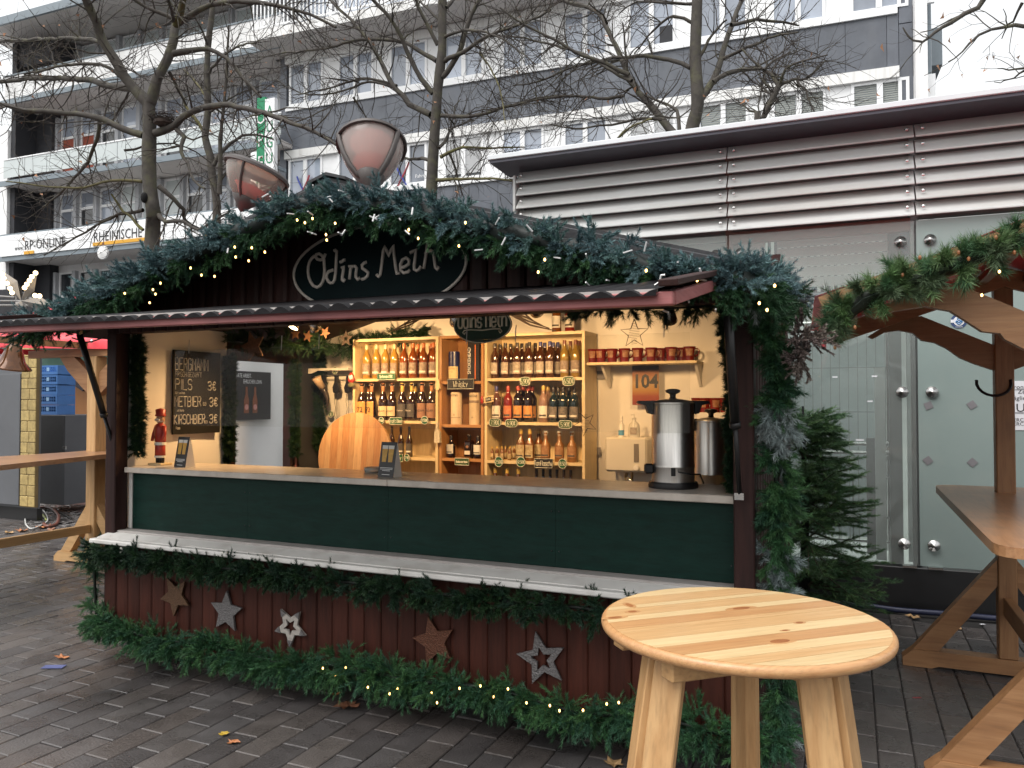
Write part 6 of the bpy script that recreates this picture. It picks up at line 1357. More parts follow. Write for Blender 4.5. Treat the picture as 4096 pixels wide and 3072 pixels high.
b = MB(); b.tube([(p0.x + w_ * .45, 5.5, p1.z - .02), (p0.x + w_ * .5, 5.42, p1.z - .05), (p0.x + w_ * .62, 5.36, p1.z - .04), (p0.x + w_ * .75, 5.36, p1.z - .075)], .012, 8); b.build('tap', MAT['steel'], t, smooth=True)
b = MB(); b.tube([((p0.x + p1.x) / 2, 5.6, p1.z - .0), ((p0.x + p1.x) / 2, 5.6, p1.z - .2)], .01, 6); b.build('pipe', MAT['steel'], t)
q = WY(2486, 1740, 5.5); t = thing('spray_bottle', 'small white spray bottle with blue label on the water boiler', 'spray bottle', (q.x, 5.5, p0.z))
b = MB(); b.lathe([(.001, 0), (.022, 0), (.022, .085), (.01, .1), (.009, .112), (.014, .114), (.008, .15), (.001, .152)], 14, (q.x, 5.5, p0.z)); b.build('body', MAT['pvc'], t, auto=40)
b = MB(); b.lathe([(.0228, .012), (.0228, .05)], 10, (q.x, 5.5, p0.z), a0=R(200), a1=R(340)); b.build('label', M('blue_label', (.1, .3, .5), .5), t)
q = WY(2537, 1740, 5.5); t = thing('soap_dispenser', 'clear pump soap bottle standing right of the spray bottle', 'soap bottle', (q.x, 5.5, p0.z))
b = MB(); b.lathe([(.001, 0), (.043, 0), (.044, .06), (.036, .095), (.014, .115), (.013, .125), (.016, .126), (.016, .138), (.001, .14)], 16, (q.x, 5.5, p0.z), Matrix.Diagonal((1, .6, 1))); b.build('body', M('milky_plastic', (.55, .52, .46), .2, .05, 4), t, auto=40)
b = MB(); b.tube([(q.x, 5.5, p0.z + .138), (q.x, 5.5, p0.z + .165), (q.x - .02, 5.49, p0.z + .163)], .006, 6); b.build('pump', MAT['pvc'], t); b = MB(); b.box(q.x - .024, 5.473, p0.z + .02, q.x + .024, 5.4745, p0.z + .07); b.build('label', LB_['grey'], t)
for px, py in ((2400, 1500), (2385, 1805)):
    c = WY(px, py, 5.655); b = MB(); b.box(c.x - .04, 5.655, c.z - .03, c.x + .035, 5.66, c.z + .03); b.build('tape_patch', MAT['tape'], stall)
# ------------------------------------------------------------------ counter pieces
q = WZ(640, 1858, 1.225)
t = thing('nutcracker', 'red painted wooden nutcracker soldier standing on the counter at the left', 'nutcracker', (q.x, 3.82, 1.225)); q = WY(640, 1858, 3.82); c = Vector((q.x, 3.82, 1.225))
rd_, bk_, fl_, wh_ = M('red_paint', (.34, .03, .02), .4, .2, 14), MAT['black_metal'], M('flesh_paint', (.5, .28, .17), .5), MAT['pvc']
b = MB(); b.box(c.x - .06, 3.77, 1.225, c.x + .06, 3.87, 1.24, .003); b.build('base', MAT['birchwoodx'], t)
b = MB(); b.lathe([(.001, .0), (.016, 0), (.017, .035), (.001, .04)], 10, c + Vector((-.017, 0, .015))); b.lathe([(.001, .0), (.016, 0), (.017, .035), (.001, .04)], 10, c + Vector((.017, 0, .015))); b.build('boots', bk_, t, smooth=True)
b = MB(); b.lathe([(.015, .05), (.034, .055), (.033, .13), (.028, .14)], 14, c); b.build('trousers', rd_, t, smooth=True)
b = MB(); b.lathe([(.037, .135), (.037, .155)], 14, c); b.lathe([(.036, .05), (.037, .065)], 14, c); b.build('trim', wh_, t)
b = MB(); b.lathe([(.03, .155), (.036, .16), (.038, .25), (.03, .275), (.012, .285)], 14, c); b.build('jacket', rd_, t, smooth=True)
for s in (-1, 1):
    b = MB(); b.tube([c + Vector((s * .036, 0, .265)), c + Vector((s * .05, -.01, .21)), c + Vector((s * .042, -.03, .165))], [.013, .012, .01], 8); b.build('arm', rd_, t, smooth=True)
b = MB(); b.ball(c + Vector((0, 0, .31)), .028, 12, 8, (1, 1, 1.15)); b.build('head', fl_, t, smooth=True)
b = MB(); b.lathe([(.029, .296), (.033, .30), (.02, .29)], 12, c, a0=R(180), a1=R(360)); b.tube([c + Vector((-.02, -.026, .305)), c + Vector((0, -.032, .312)), c + Vector((.02, -.026, .305))], .006, 6); b.build('beard', wh_, t)
b = MB(); b.lathe([(.034, .33), (.036, .336), (.03, .345), (.033, .375), (.001, .385)], 14, c); b.build('hat', rd_, t, smooth=True)
def card(px, py, y, label):
    q = WY(px, py, y); t = thing('table_card', label, 'table card', (q.x, y, 1.225), 'folded table cards on the counter'); c = Vector((q.x, y, 1.225)); w, h, d = .115, .20, .075
    sl = Vector((0, .16, 1)).normalized(); nrm = Vector((0, -1, .16)).normalized()
    a = R(-8); rx = Vector((math.cos(a), math.sin(a), 0)); ry = Vector((-math.sin(a), math.cos(a), 0)); sl = (Z + ry * .17).normalized(); nf = (-ry + Z * .17).normalized(); s2 = (Z - ry * .2).normalized()
    b = MB(); b.obox(c + sl * h / 2, (w, .003, h), (rx, -nf, sl)); b.build('front', M('black_card', (.018, .016, .018), .4), t)
    b = MB(); b.obox(c + ry * d + s2 * h / 2, (w, .003, h), (rx, ry, s2)); b.build('back', MAT['pvc'], t)
    for s in (-1, 1):
        b = MB(); e = c + rx * (s * w / 2); b.add([e, e + ry * d, e + sl * h * .99], [(0, 1, 2)]); b.build('side', MAT['pvc'], t)
    for f in (-.2, .2):
        o = c + rx * (w * f) + sl * .085 + nf * .0025
        b = MB(); b.prism([(-.015, 0), (.015, 0), (.02, .075), (-.02, .075)], .0008, o, rx, sl, nf); b.build('printed_beer', M('printed_beer', (.6, .33, .05), .4, .2, 40), t)
        b = MB(); b.prism([(-.02, .075), (.02, .075), (.021, .095), (-.021, .095)], .0009, o, rx, sl, nf); b.build('printed_foam', MAT['pvc'], t)
    b = MB()
    for k, z in enumerate((.052, .044, .036, .014)): b.obox(c + sl * z + nf * .0025, (w * (.8 if k < 2 else .5), .0006, .003), (rx, nf, sl))
    tag(b.build('printed_lines', MAT['white_print'], t), kind='stuff')
card(718, 1858, 3.74, 'black folded table card with two beer glasses beside the nutcracker'); card(1542, 1895, 3.72, 'black folded table card with two beer glasses in the middle of the counter')
q = WZ(1492, 1889, 1.225); t = thing('ashtray', 'low clear glass ashtray left of the middle table card', 'ashtray', (q.x, q.y, 1.225))
b = MB(); b.lathe([(.001, 0), (.05, 0), (.055, .03), (.047, .03), (.042, .008), (.001, .008)], 20, (q.x, q.y, 1.226)); b.build('bowl', glassy('thick_glass', (.8, .78, .7), .03, .6, 1.6), t, smooth=True)
# round board leaning inside
def strips(name, c, ax, ay, az, rad, th, mats, widths, parent, partname='board'):
    """round panel glued from boards running along ax: each board a part clipped to the circle"""
    tot = sum(widths); v = -rad
    for i, w in enumerate(widths):
        w = w * 2 * rad / tot; v0, v1 = v, v + w; v = v1; poly = []
        n = 10; f = lambda q: math.sqrt(max(0, rad * rad - q * q)); a, e = max(v0 + .0006, -rad), min(v1 - .0006, rad)
        poly = [(-f(a + (e - a) * k / n), a + (e - a) * k / n) for k in range(n + 1)] + [(f(e - (e - a) * k / n), e - (e - a) * k / n) for k in range(n + 1)]
        b = MB(); b.prism(poly, th, c, ax, ay, az); b.build(partname, mats[i % len(mats)], parent)
q = WY(1415, 1800, 4.95); t = thing('round_board', 'round wooden table top leaning upright inside the stall before the bookcase', 'table top', (q.x, 4.95, q.z - .35)); W3('panelA', (.44, .24, .11), (.54, .32, .16), rough=.4, rnd=.1); W3('panelB', (.5, .3, .15), (.6, .38, .2), rough=.4, rnd=.1); W3('panelC', (.36, .17, .07), (.46, .24, .11), rough=.4, rnd=.1)
zc_ = WY(1415, 1650, 4.95).z; strips('b', Vector((q.x, 4.95, zc_ - .335)), Vector((0, 0.1, 1)).normalized(), X, Vector((0, 1, -.1)).normalized(), .335, .025, [MAT['panelAz'], MAT['panelBz'], MAT['panelCz'], MAT['panelAz'], MAT['panelCz']], [1, .8, 1.1, .7, 1, .9, 1.2, .8, 1, .9, 1, .7], t)
b = MB(); b.box(q.x - .5, 4.97, .17, q.x + .5, 5.05, zc_ - .66); b.solo('low_cupboard', MAT['darkwoodx'], (q.x, 5.0, .17), 'low dark cupboard under the leaning round board', 'cupboard')
# horn shelf with drinking horns
p0, p1 = WY(1204, 1480, 5.58), WY(1408, 1483, 5.58)
t = thing('horn_shelf', 'small white shelf with a black rail for drinking horns', 'shelf', ((p0.x + p1.x) / 2, 5.6, p0.z)); b = MB(); b.box(p0.x, 5.52, p0.z - .012, p1.x, 5.67, p0.z + .008); b.build('board', MAT['pvc'], t)
b = MB(); b.tube([(p0.x + .12, 5.56, p0.z - .06), (p1.x, 5.56, p0.z - .06)], .005, 6); b.build('rail', MAT['black_metal'], t); b = MB(); b.prism([(-.1, 0), (.1, 0), (.03, -.025), (-.04, -.025)], .01, (p0.x + .13, 5.52, p0.z - .012), X, Z, Y); b.build('bracket', MAT['pvc'], t)
W_ = lambda x, y, yy: WY(1150 + x / 3.017, 1350 + y / 3.017, yy)
t = thing('drinking_horn', 'cream mouthed dark drinking horn in a leather holder at the left of the rail', 'drinking horn', W_(440, 800, 5.5), 'drinking horns in leather holders')
b = MB(); b.tube([W_(345, 480, 5.42), W_(370, 530, 5.44), W_(420, 605, 5.48)], [.042, .036, .03], 14); b.build('mouth', M('horn_cream', (.5, .36, .24), .4, .15, 10), t, smooth=True)
b = MB(); b.tube([W_(415, 600, 5.48), W_(455, 660, 5.5), W_(482, 740, 5.5), W_(485, 820, 5.5), W_(468, 880, 5.5)], [.031, .026, .018, .009, .002], 12); b.build('horn', M('dark_horn', (.03, .022, .02), .3, .3, 12), t, smooth=True)
b = MB(); b.tube([W_(445, 445, 5.55), W_(450, 560, 5.5), W_(470, 640, 5.49)], .014, 6); b.build('holder', MAT['black_metal'], t); b = MB(); b.tube([W_(440, 720, 5.52), W_(432, 820, 5.52), W_(455, 920, 5.52), W_(480, 1000, 5.52), W_(455, 1060, 5.52), W_(480, 1110, 5.52), W_(410, 1120, 5.52)], .0025, 4); b.build('cord', MAT['black_metal'], t)
for x, lab in ((580, 'black leather horn holder with two cords in the middle of the rail'), (720, 'black leather horn holder at the right end of the rail')):
    t = thing('horn_holder', lab, 'horn holder', W_(x, 680, 5.54), 'leather horn holders on the rail'); c = W_(x, 560, 5.54)
    b = MB(); b.prism([(-.012, .07), (.012, .07), (.016, .01), (.034, -.03), (.026, -.075), (0, -.085), (-.026, -.075), (-.034, -.03), (-.016, .01)], .03, c, X, Z, Y); b.build('pouch', MAT['black_metal'], t)
    b = MB()
    for s in (-1, 1): b.tube([W_(x + 8 * s, 680, 5.53), W_(x + 14 * s, 780, 5.53), W_(x + 8 * s + 10, 860, 5.53), W_(x + 14 * s, 940, 5.53), W_(x + 20, 1000, 5.53)], .0024, 4)
    b.build('cords', MAT['black_metal'], t)
t = thing('santa_ornament', 'small red and white father christmas ornament at the left bookcase edge', 'ornament', WY(1405, 1530, 5.33)); c = WY(1405, 1518, 5.32)
b = MB(); b.ball(c, .034, 10, 8, (1, .4, 1)); b.build('body', rd_, t, smooth=True); b = MB(); b.ball(c + Vector((0, -.008, .02)), .021, 10, 8, (1, .6, 1.2)); b.build('beard', wh_, t, smooth=True); b = MB(); b.ball(c + Vector((0, 0, -.045)), .032, 10, 8, (1.1, .5, .7)); b.build('sack', M('olive_cloth', (.12, .11, .05), .8), t, smooth=True)
b = MB(); b.lathe([(.02, .03), (.012, .055), (.001, .06)], 10, c); b.build('cap', rd_, t, smooth=True)
# ornaments on the bookcases
def ornament(px, py, y, poly, mt, label, name, cat, t=.006): 
    c = WY(px, py, y); b = MB(); b.prism(poly, t, c, X, Z, Y); return b.solo(name, mt, c, label, cat)
fir = [(-.012, -.05), (.012, -.05), (.012, -.035), (.03, -.04), (.018, -.015), (.024, -.012), (.013, .012), (.018, .014), (0, .05), (-.018, .014), (-.013, .012), (-.024, -.012), (-.018, -.015), (-.03, -.04), (-.012, -.035)]
ornament(1750, 1535, 5.325, fir, MAT['birchwoodz'], 'pale wooden fir tree ornament between left and middle bookcases', 'wooden_ornament', 'ornament')
c = WY(1940, 1597, 5.31); t = thing('bar_ornament', 'small wooden slat sign with a red santa hanging on the bookcase edge', 'ornament', c)
b = MB()
for i in range(3): b.obox(c + Vector((.03, 0, .018 - .018 * i)), (.085, .006, .014), (Vector((.98, 0, .17)), Y, Vector((-.17, 0, .98))))
tag(b.build('slats', MAT['birchwoodx'], t), kind='stuff'); b = MB(); b.obox(c + Vector((.03, -.005, 0)), (.045, .004, .03), (Vector((.98, 0, .17)), Y, Vector((-.17, 0, .98)))); b.build('chalk_field', MAT['black'], t)
b = MB(); strokes_c(b, 'BAR', c + Vector((.03, -.009, 0)), Vector((.98, 0, .17)), Vector((-.17, 0, .98)), .018, .001, .7); b.build('lettering', MAT['chalk'], t); b = MB(); b.ball(c + Vector((-.025, -.003, -.005)), .02, 8, 6, (.7, .5, 1.6)); b.build('santa', rd_, t, smooth=True)
b = MB(); b.tube([c + Vector((.03, 0, .03)), c + Vector((.0, 0, .07))], .0015, 4); b.build('cord', MAT['whitecord'], t)
def wire_star(px, py, y, r_, label, rot=0):
    c = WY(px, py, y); t = thing('wire_star', label, 'star', c, 'wire stars inside the stall'); pts = [c + Vector((x, 0, z)) for x, z in star(r_, r_ * .42, rot)]
    b = MB(); b.tube(pts + [pts[0]], .0035, 5, False); b.build('outline', MAT['nest'], t)
    b = MB()
    for i in range(13):
        z = -r_ * .7 + i * r_ * .115; hw = r_ * (.36 if abs(z) < r_ * .3 else .2); b.tube([c + Vector((-hw, 0, z)), c + Vector((hw, 0, z + .004))], .0013, 3)
    tag(b.build('wires', MAT['nest'], t), kind='stuff'); b = MB(); b.tube([c + Vector((0, 0, r_)), c + Vector((0, 0, r_ + .2))], .001, 3); b.build('thread', MAT['whitecord'], t)
wire_star(2537, 1335, 5.0, .098, 'wire star hanging above the row of red mugs'); wire_star(2340, 1695, 5.0, .085, 'wire star hanging at the right edge of the right bookcase', .5)
c = WY(1383, 1355, 5.2); b = MB(); b.ring(star(.07, .032), star(.026, .012), .008, c, X, Z, Y); b.solo('felt_star', MAT['nest'], c, 'small brown star with a hole hanging left of the wine shelf', 'star')
c = WY(1010, 1385, 4.5); b = MB(); b.prism(star(.12, .055, .3), .01, c, X, Z, Y); b.solo('leaf_star', M('brown_leaves', (.1, .05, .03), .8, .4, 30), c, 'big brown leaf covered star hanging in front of the side doorway', 'star')
for i, (px, py) in enumerate(((1180, 1335), (1230, 1345), (1300, 1330))):
    c = WY(px, py, 4.9); b = MB(); b.prism(star(.05, .022, i), .008, c, X, Z, Y); b.solo('straw_star', M('straw%d' % i, (.1, .045, .02), .8), c, ['straw star left of the two spotlights', 'straw star between the two spotlights', 'straw star right of the two spotlights'][i], 'star', 'straw stars in the ceiling garland')
t = thing('gold_ornament', 'clear and gold ornament hanging on the left bookcase edge low down', 'ornament', WY(1745, 1735, 5.3)); c = WY(1745, 1740, 5.3); b = MB(); b.prism([(-.02, -.06), (.03, -.06), (.028, .02), (.01, .05), (.012, .1), (-.004, .1), (-.004, .05), (-.018, .02)], .03, c, X, Z, Y); b.build('body', M('pale_ornament', (.5, .45, .35), .3, .4, 40), t)
# antlers / dark branches hung above the bookcases
for i, (px, lab) in enumerate(((1640, 'dark crossed branches hanging above the left bookcase'), (2120, 'dark crossed branches hanging above the right bookcase'))):
    c = WY(px, 1300, 5.1); b = MB(); s = 1 if i == 0 else -1
    for k in range(4): b.tube([c + Vector((s * (-.2 + .05 * k), 0, -.05 + .02 * k)), c + Vector((s * .02 * k, .01 * k, .0 + .03 * k)), c + Vector((s * .22, .02, .12))], [.004, .007, .012], 5)
    b.solo('branch_decoration', MAT['nest'], c, lab, 'decoration')
# ------------------------------------------------------------------ round bar table in front
W3('pineA', (.46, .26, .11), (.57, .37, .185), rough=.3, rnd=.05, bump=.04, scale=3); W3('pineB', (.54, .37, .18), (.63, .48, .27), rough=.3, rnd=.05, bump=.04, scale=3); W3('pineC', (.40, .195, .08), (.51, .295, .135), rough=.3, rnd=.05, bump=.04, scale=3)
W3('pineleg', (.42, .225, .09), (.56, .345, .16), rough=.45, rnd=.08, bump=.08, scale=2.2)
MAT['knot'] = M('pine_knot', (.22, .075, .025), .4, .3, 30, col2=(.34, .14, .05))
tc_ = Vector((-.258, 2.03, 0)); TR_ = .354; ang = math.atan2(.487, .523)
ax, ay = Vector((math.cos(ang), math.sin(ang), 0)), Vector((-math.sin(ang), math.cos(ang), 0))
bt = thing('bar_table', 'round light pine bar table with splayed legs in the foreground', 'table', tc_)
def rotmat(m, a):   # grain follows the boards
    m = m.copy(); nt = m.node_tree; mp = [n for n in nt.nodes if n.type == 'MAPPING'][0]; src = mp.inputs['Vector'].links[0].from_socket
    m2 = nt.nodes.new('ShaderNodeMapping'); m2.inputs['Rotation'].default_value = (0, 0, -a); nt.links.new(src, m2.inputs['Vector']); nt.links.new(m2.outputs[0], mp.inputs['Vector']); mp.inputs['Scale'].default_value = (1.3, 34, 34); return m
pm_ = [rotmat(MAT[k], ang) for k in ('pineBx', 'pineAx', 'pineBx', 'pineCx', 'pineBx', 'pineAx')]
strips('t', tc_ + Vector((0, 0, 1.072)), ax, ay, Z, TR_ - .012, .028, [pm_[i] for i in (0, 1, 0, 3, 0, 1, 5, 3, 0, 1, 2, 1, 0)], [1, .8, .9, 1.1, 1.0, 1.2, .5, 1, .7, 1.1, .5, 1.2, 1.0], bt, 'top_board')
b = MB(); b.lathe([(TR_ - .0125, 1.0988)] + [(TR_ - .012 + .013 * math.cos(a), 1.0858 + .0138 * math.sin(a)) for a in np.linspace(R(80), R(-90), 7)] + [(TR_ - .0125, 1.072)], 72, tc_); b.build('rim', pm_[3], bt, smooth=True)
for px, py, sx, sy in ((2965, 2433, .026, .010), (3120, 2564, .026, .012), (3198, 2490, .010, .006), (2460, 2470, .02, .008), (2518, 2420, .008, .018), (2530, 2446, .012, .008), (3140, 2521, .008, .004)):
    p = WZ(px, py, 1.1005); b = MB(); b.prism(circle(sx * 1.9, sy * 1.6, 16), .0006, (p.x, p.y, 1.0997), ax, ay, Z); b.build('knot_halo', pm_[3], bt); b = MB(); b.prism(circle(sx, sy, 14), .0012, (p.x, p.y, 1.0995), ax, ay, Z); b.build('knot', MAT['knot'], bt)
for s, L in ((-.12, .58), (.12, .58)):
    c = tc_ + ay * s + Vector((0, 0, 1.0465)); b = MB(); b.obox(c, (L, .05, .05), (ax, ay, Z), .004); b.build('batten', MAT['pinelegx'], bt)
for a in (R(-127), R(-41), R(96)):
    d = Vector((math.cos(a), math.sin(a), 0)); t_ = Vector((-d.y, d.x, 0))
    for s in (-1, 1):
        back = a > 0; wd = .036 if not back else .016
        top = tc_ + d * .262 + t_ * (wd * s) + Vector((0, 0, 1.064)); bot = tc_ + d * (.45 if not back else .34) + t_ * ((wd + .008) * s)
        fx = (t_ * s * .88 - d * .47).normalized()   # the pair of boards meets in a shallow V
        ln_ = (bot - top).normalized(); nn_ = ln_.cross(fx).normalized(); fx = nn_.cross(ln_).normalized()
        b = MB(); b.obox((top + bot) / 2, ((bot - top).length, .072 if not back else .036, .026), (ln_, fx, nn_), .003); b.build('leg', MAT['pinelegz'], bt)
    b = MB(); b.obox(tc_ + d * .14 + Vector((0, 0, 1.035)), (.22, .024, .055), (d, t_, Z), .003); b.build('stretcher', MAT['pinelegx'], bt)
    if a > R(-90): continue
    h = tc_ + d * .298 + Vector((0, 0, .88)); b = MB(); b.obox(h, (.004, .03, .062), (d, t_, Z)); b.build('hinge', M('old_brass', (.09, .07, .045), .45, metal=.6), bt)
# ------------------------------------------------------------------ timber standing tables with roofs
W3('stand', (.25, .115, .045), (.38, .2, .09), rough=.5, rnd=.1, bump=.1, scale=1.6, dirt=((.2, .1, .05), 5, .5)); W3('standtop', (.28, .13, .06), (.42, .225, .11), rough=.3, rnd=.06, bump=.08, scale=1.6, dirt=((.2, .12, .08), 5, .6))
W3('pinestand', (.44, .25, .10), (.58, .37, .18), rough=.55, rnd=.08, bump=.1, scale=1.6)
MAT['redtarp'] = M('red_tarpaulin', (.78, .05, .07), .45, .12, 2.2, .12, 14); MAT['greentarp'] = M('green_tarpaulin', (.03, .13, .09), .35, .2, 4, .2, 14)
def foot_beam(xa, xb, y, m, parent):
    b = MB(); b.prism([(xa, .03), (xa, 0), (xa + .16, 0), (xa + .2, .015), (xb - .2, .015), (xb - .16, 0), (xb, 0), (xb, .05), (xb - .06, .105), (xa + .06, .105), (xa, .05)], .1, (0, y - .05, 0), X, Z, Y); b.build('foot_beam', m, parent)
def rounded(pts, r=.08, n=6):
    out = []; m = len(pts)
    for i in range(m):
        p0, p, p1 = Vector(pts[i - 1]), Vector(pts[i]), Vector(pts[(i + 1) % m]); a = p + (p0 - p).normalized() * r; e = p + (p1 - p).normalized() * r
        for k in range(n + 1):
            t = k / n; q = a * (1 - t) ** 2 + p * 2 * t * (1 - t) + e * t * t; out.append((q.x, q.y))
    return out
rs = thing('roofed_table', 'brown timber standing table with roof frame and green garland at right', 'standing table', (.86, 4.65, 0))
for y in (5.50, 3.86):
    foot_beam(.28, 1.44, y, MAT['standx'], rs)
    b = MB(); b.box(.80, y - .05, .106, .90, y + .05, 2.40, .006); b.build('post', MAT['standz'], rs)
    for s in (-1, 1):
        b = MB(); p = Vector((.85 + s * .44, y, .10)); q = Vector((.85 + s * .03, y, .60)); d = (q - p).normalized(); n_ = Vector((-d.z, 0, d.x))
        b.prism([(p.x - .07, .107), (p.x + .07, .107), (.85 + s * .052, .70), (.85 + s * .052, .54)] if s > 0 else [(p.x - .07, .107), (p.x + .07, .107), (.85 + s * .052, .54), (.85 + s * .052, .70)], .08, (0, y - .04, 0), X, Z, Y); b.build('brace', MAT['standx'], rs)
    # rafters and curved knee braces
    ap = (.85, 2.46)
    for s in (-1, 1):
        e = .85 + s * .985; ze = 2.13
        b = MB(); b.prism([(e, ze), (.85, 2.462), (.85, 2.345), (e + s * -.04, ze - .10)], .045, (0, y - .065 - .02, 0), X, Z, Y); b.build('rafter', MAT['standx'], rs)
        cv = [(.10, 2.075), (.17, 2.12), (.26, 2.165), (.34, 2.19), (.41, 2.195), (.60, 2.10), (.80, 2.0), (.80, 1.845), (.70, 1.885), (.62, 1.925), (.55, 1.985), (.48, 2.025), (.41, 2.04), (.36, 2.09), (.28, 2.11), (.2, 2.1), (.13, 2.06)]
        if y < 4.5: cv = [(.05, 2.06), (.2, 2.11), (.30, 2.17), (.42, 2.17), (.55, 2.10), (.68, 2.03), (.80, 1.95), (.80, 1.76), (.70, 1.855), (.60, 1.92), (.585, 1.945), (.52, 1.955), (.47, 1.995), (.40, 2.05), (.3, 2.075), (.18, 2.06), (.1, 2.03)]
        cv = cv if s < 0 else [(1.70 - x, z) for x, z in cv][::-1]
        b = MB(); b.prism(cv, .06, (0, y - .02, 0), X, Z, Y); b.build('knee_brace', MAT['standx'], rs)
b = MB(); b.beam((.85, 3.86, .42), (.85, 5.50, .42), .05, .11, ch=.004); b.build('tie_rail', MAT['standy'], rs)
pts = rounded([(.50, 3.42), (1.22, 3.40), (1.22, 5.86), (.50, 5.86)], .13)
b = MB(); b.prism(pts, .042, (0, 0, 1.06), X, Y, Z); b.build('table_top', MAT['standtopy'], rs)
for s in (-1, 1):
    for k in range(3):
        x = .85 + s * (.12 + .36 * k); z = 2.40 - .337 * abs(x - .85)
        b = MB(); b.beam((x, 3.82, z + .025), (x, 5.72, z + .025), .05, .04); b.build('purlin', MAT['standy'], rs)
    xe = .85 + s * 1.0; ze = 2.13 - .012
    vs = []; fs = []
    for i in range(9):
        for j in range(9):
            t = i / 8; y = 3.80 + 1.94 * j / 8; x = .85 + (xe - .85) * t; vs.append((x, y, 2.475 + (ze + .012 - 2.475) * t + .008 * math.sin(j * 2.2 + i)))
    for j in range(9): vs.append((xe + s * (.012 + .02 * math.sin(j * 2)), 3.80 + 1.94 * j / 8, ze - .09 - .03 * math.sin(j * 1.3) ** 2))
    for i in range(9):
        for j in range(8): a = i * 9 + j; fs.append((a, a + 1, a + 10, a + 9))
    b = MB(); b.add(vs, fs); b.build('tarpaulin', MAT['redtarp'], rs, smooth=True)
b = MB(); b.tube([(.79 + .09 * math.cos(t), 5.44 + .04 * math.sin(t), 1.80 + .09 * math.sin(t) * .9 - .03) for t in np.linspace(R(170), R(370), 12)], .009, 6); b.build('black_cable', MAT['black_metal'], rs)
gpts = [(-.06, 3.74, 1.95), (-.04, 3.74, 2.02), (.05, 3.73, 2.10), (.3, 3.73, 2.195), (.55, 3.73, 2.28), (.85, 3.73, 2.385), (1.2, 3.73, 2.28)]
garland('pine_garland', gpts, .062, 240, 'long needled natural pine garland draped along the rafter of the roofed table', MAT['needles'], lambda P, rd: pick(PINE, len(P)), base=(.3, 3.73, 2.2), nn=64, nl=.052, nw=.003, sl=(.03, .07), drop=(0, -.45, -.1), core=.6)
sp = [WY(3600 + 1100 / 2.764, 900 + 515 / 2.764, 3.62), WY(3600 + 905 / 2.764, 900 + 775 / 2.764, 3.7), WY(3230, 1322, 3.62)]
lights('few small warm lights in the pine garland of the roofed table', [(x, y - .05, z) for x, y, z in gpts[:5]], sp)
b = MB()
for px, py in ((3680, 1030), (3875, 1035), (4058, 1010), (3985, 950), (3610, 1100), (3420, 1310), (3340, 1390), (3835, 1010)): b.ball(WY(px, py, 3.64), .007, 6, 4, (1, 1, 1.5))
tag(b.build('buds', MAT['knot'], rs), kind='stuff')
# left standing table with red awning
ls = thing('roofed_table', 'light pine standing table with red awning beyond the left corner', 'standing table', (-7.05, 5.5, 0))
px_ = -7.08; py_ = 5.5
foot_beam(px_ - .55, px_ + .55, py_, MAT['pinestandx'], ls)
b = MB(); b.box(px_ - .065, py_ - .065, .106, px_ + .065, py_ + .065, 2.12, .006); b.build('post', MAT['pinestandz'], ls)
for s in (-1, 1):
    b = MB(); b.prism([(px_ + s * .46, .107), (px_ + s * .32, .107), (px_ + s * .067, .44), (px_ + s * .067, .62)], .08, (0, py_ - .04, 0), X, Z, Y); b.build('brace', MAT['pinestandx'], ls)
    b = MB(); b.prism([(px_ + s * .067, 1.72), (px_ + s * .067, 1.95), (px_ + s * .30, 2.12), (px_ + s * .52, 2.12), (px_ + s * .40, 1.98), (px_ + s * .2, 1.82)], .07, (0, py_ - .035, 0), X, Z, Y); b.build('knee_brace', MAT['standx'], ls)
b = MB(); b.box(px_ + .42, 2.75, .0, px_ + .55, 2.88, 2.2, .006); b.build('post', MAT['pinestandz'], ls)
b = MB(); b.beam((px_ + .02, 2.6, .37), (px_ + .0, 5.43, .37), .05, .085, ch=.004); b.build('tie_rail', MAT['pinestandy'], ls)
b = MB(); b.prism(rounded([(-7.18, 2.6), (-6.0, 2.6), (-6.17, 3.9), (-6.60, 5.3), (-6.68, 6.0), (-7.36, 6.0), (-7.2, 5.3)], .06, 4), .042, (0, 0, 1.108), X, Y, Z); b.build('table_top', MAT['standtopy'], ls)
b = MB(); b.beam((px_ - 1.0, py_ - .02, 2.16), (px_ + .75, py_ - .02, 2.16), .06, .08); b.beam((px_, 2.6, 2.22), (px_, 7.2, 2.22), .06, .06); b.build('roof_beam', MAT['standx'], ls)
v0, v1 = WY(-160, 1389, 4.9), WY(447, 1396, 5.45); w0, w1 = WY(-160, 1336, 4.93), WY(447, 1338, 5.48)
vs = []; fs = []; n = 30
for i in range(n + 1):
    t = i / n; a, e = v0.lerp(v1, t), w0.lerp(w1, t); wv = .012 * math.sin(i * 1.1) + .008 * math.sin(i * 2.7)
    out = Vector((.25, -1, 0)).normalized()
    vs += [a + out * wv, (a + e) / 2 + out * (wv * .8 + .012), e + out * wv * .3]
    for k in range(1, 6): vs.append(e + Vector((-.32, 1.5, .62)) * (k / 5) + Vector((0, 0, .03 * math.sin(k * .9 + i * .8) * .4 - .05 * math.sin(math.pi * k / 5))))
for i in range(n):
    for k in range(7): a = i * 8 + k; fs.append((a, a + 8, a + 9, a + 1))
b = MB(); b.add(vs, fs); aw = b.build('awning', MAT['redtarp'], ls, smooth=True)
for px, py in ((116, 1361), (374, 1368)):
    t = (px + 160) / 607; c = (v0.lerp(v1, t) + w0.lerp(w1, t)) / 2 + Vector((.02, -.035, 0)); b = MB(); b.lathe([(.001, .012), (.014, .008), (.018, 0)], 10, c, Matrix.Rotation(R(90), 3, 'X')); b.build('eyelet', MAT['steel'], aw, smooth=True)
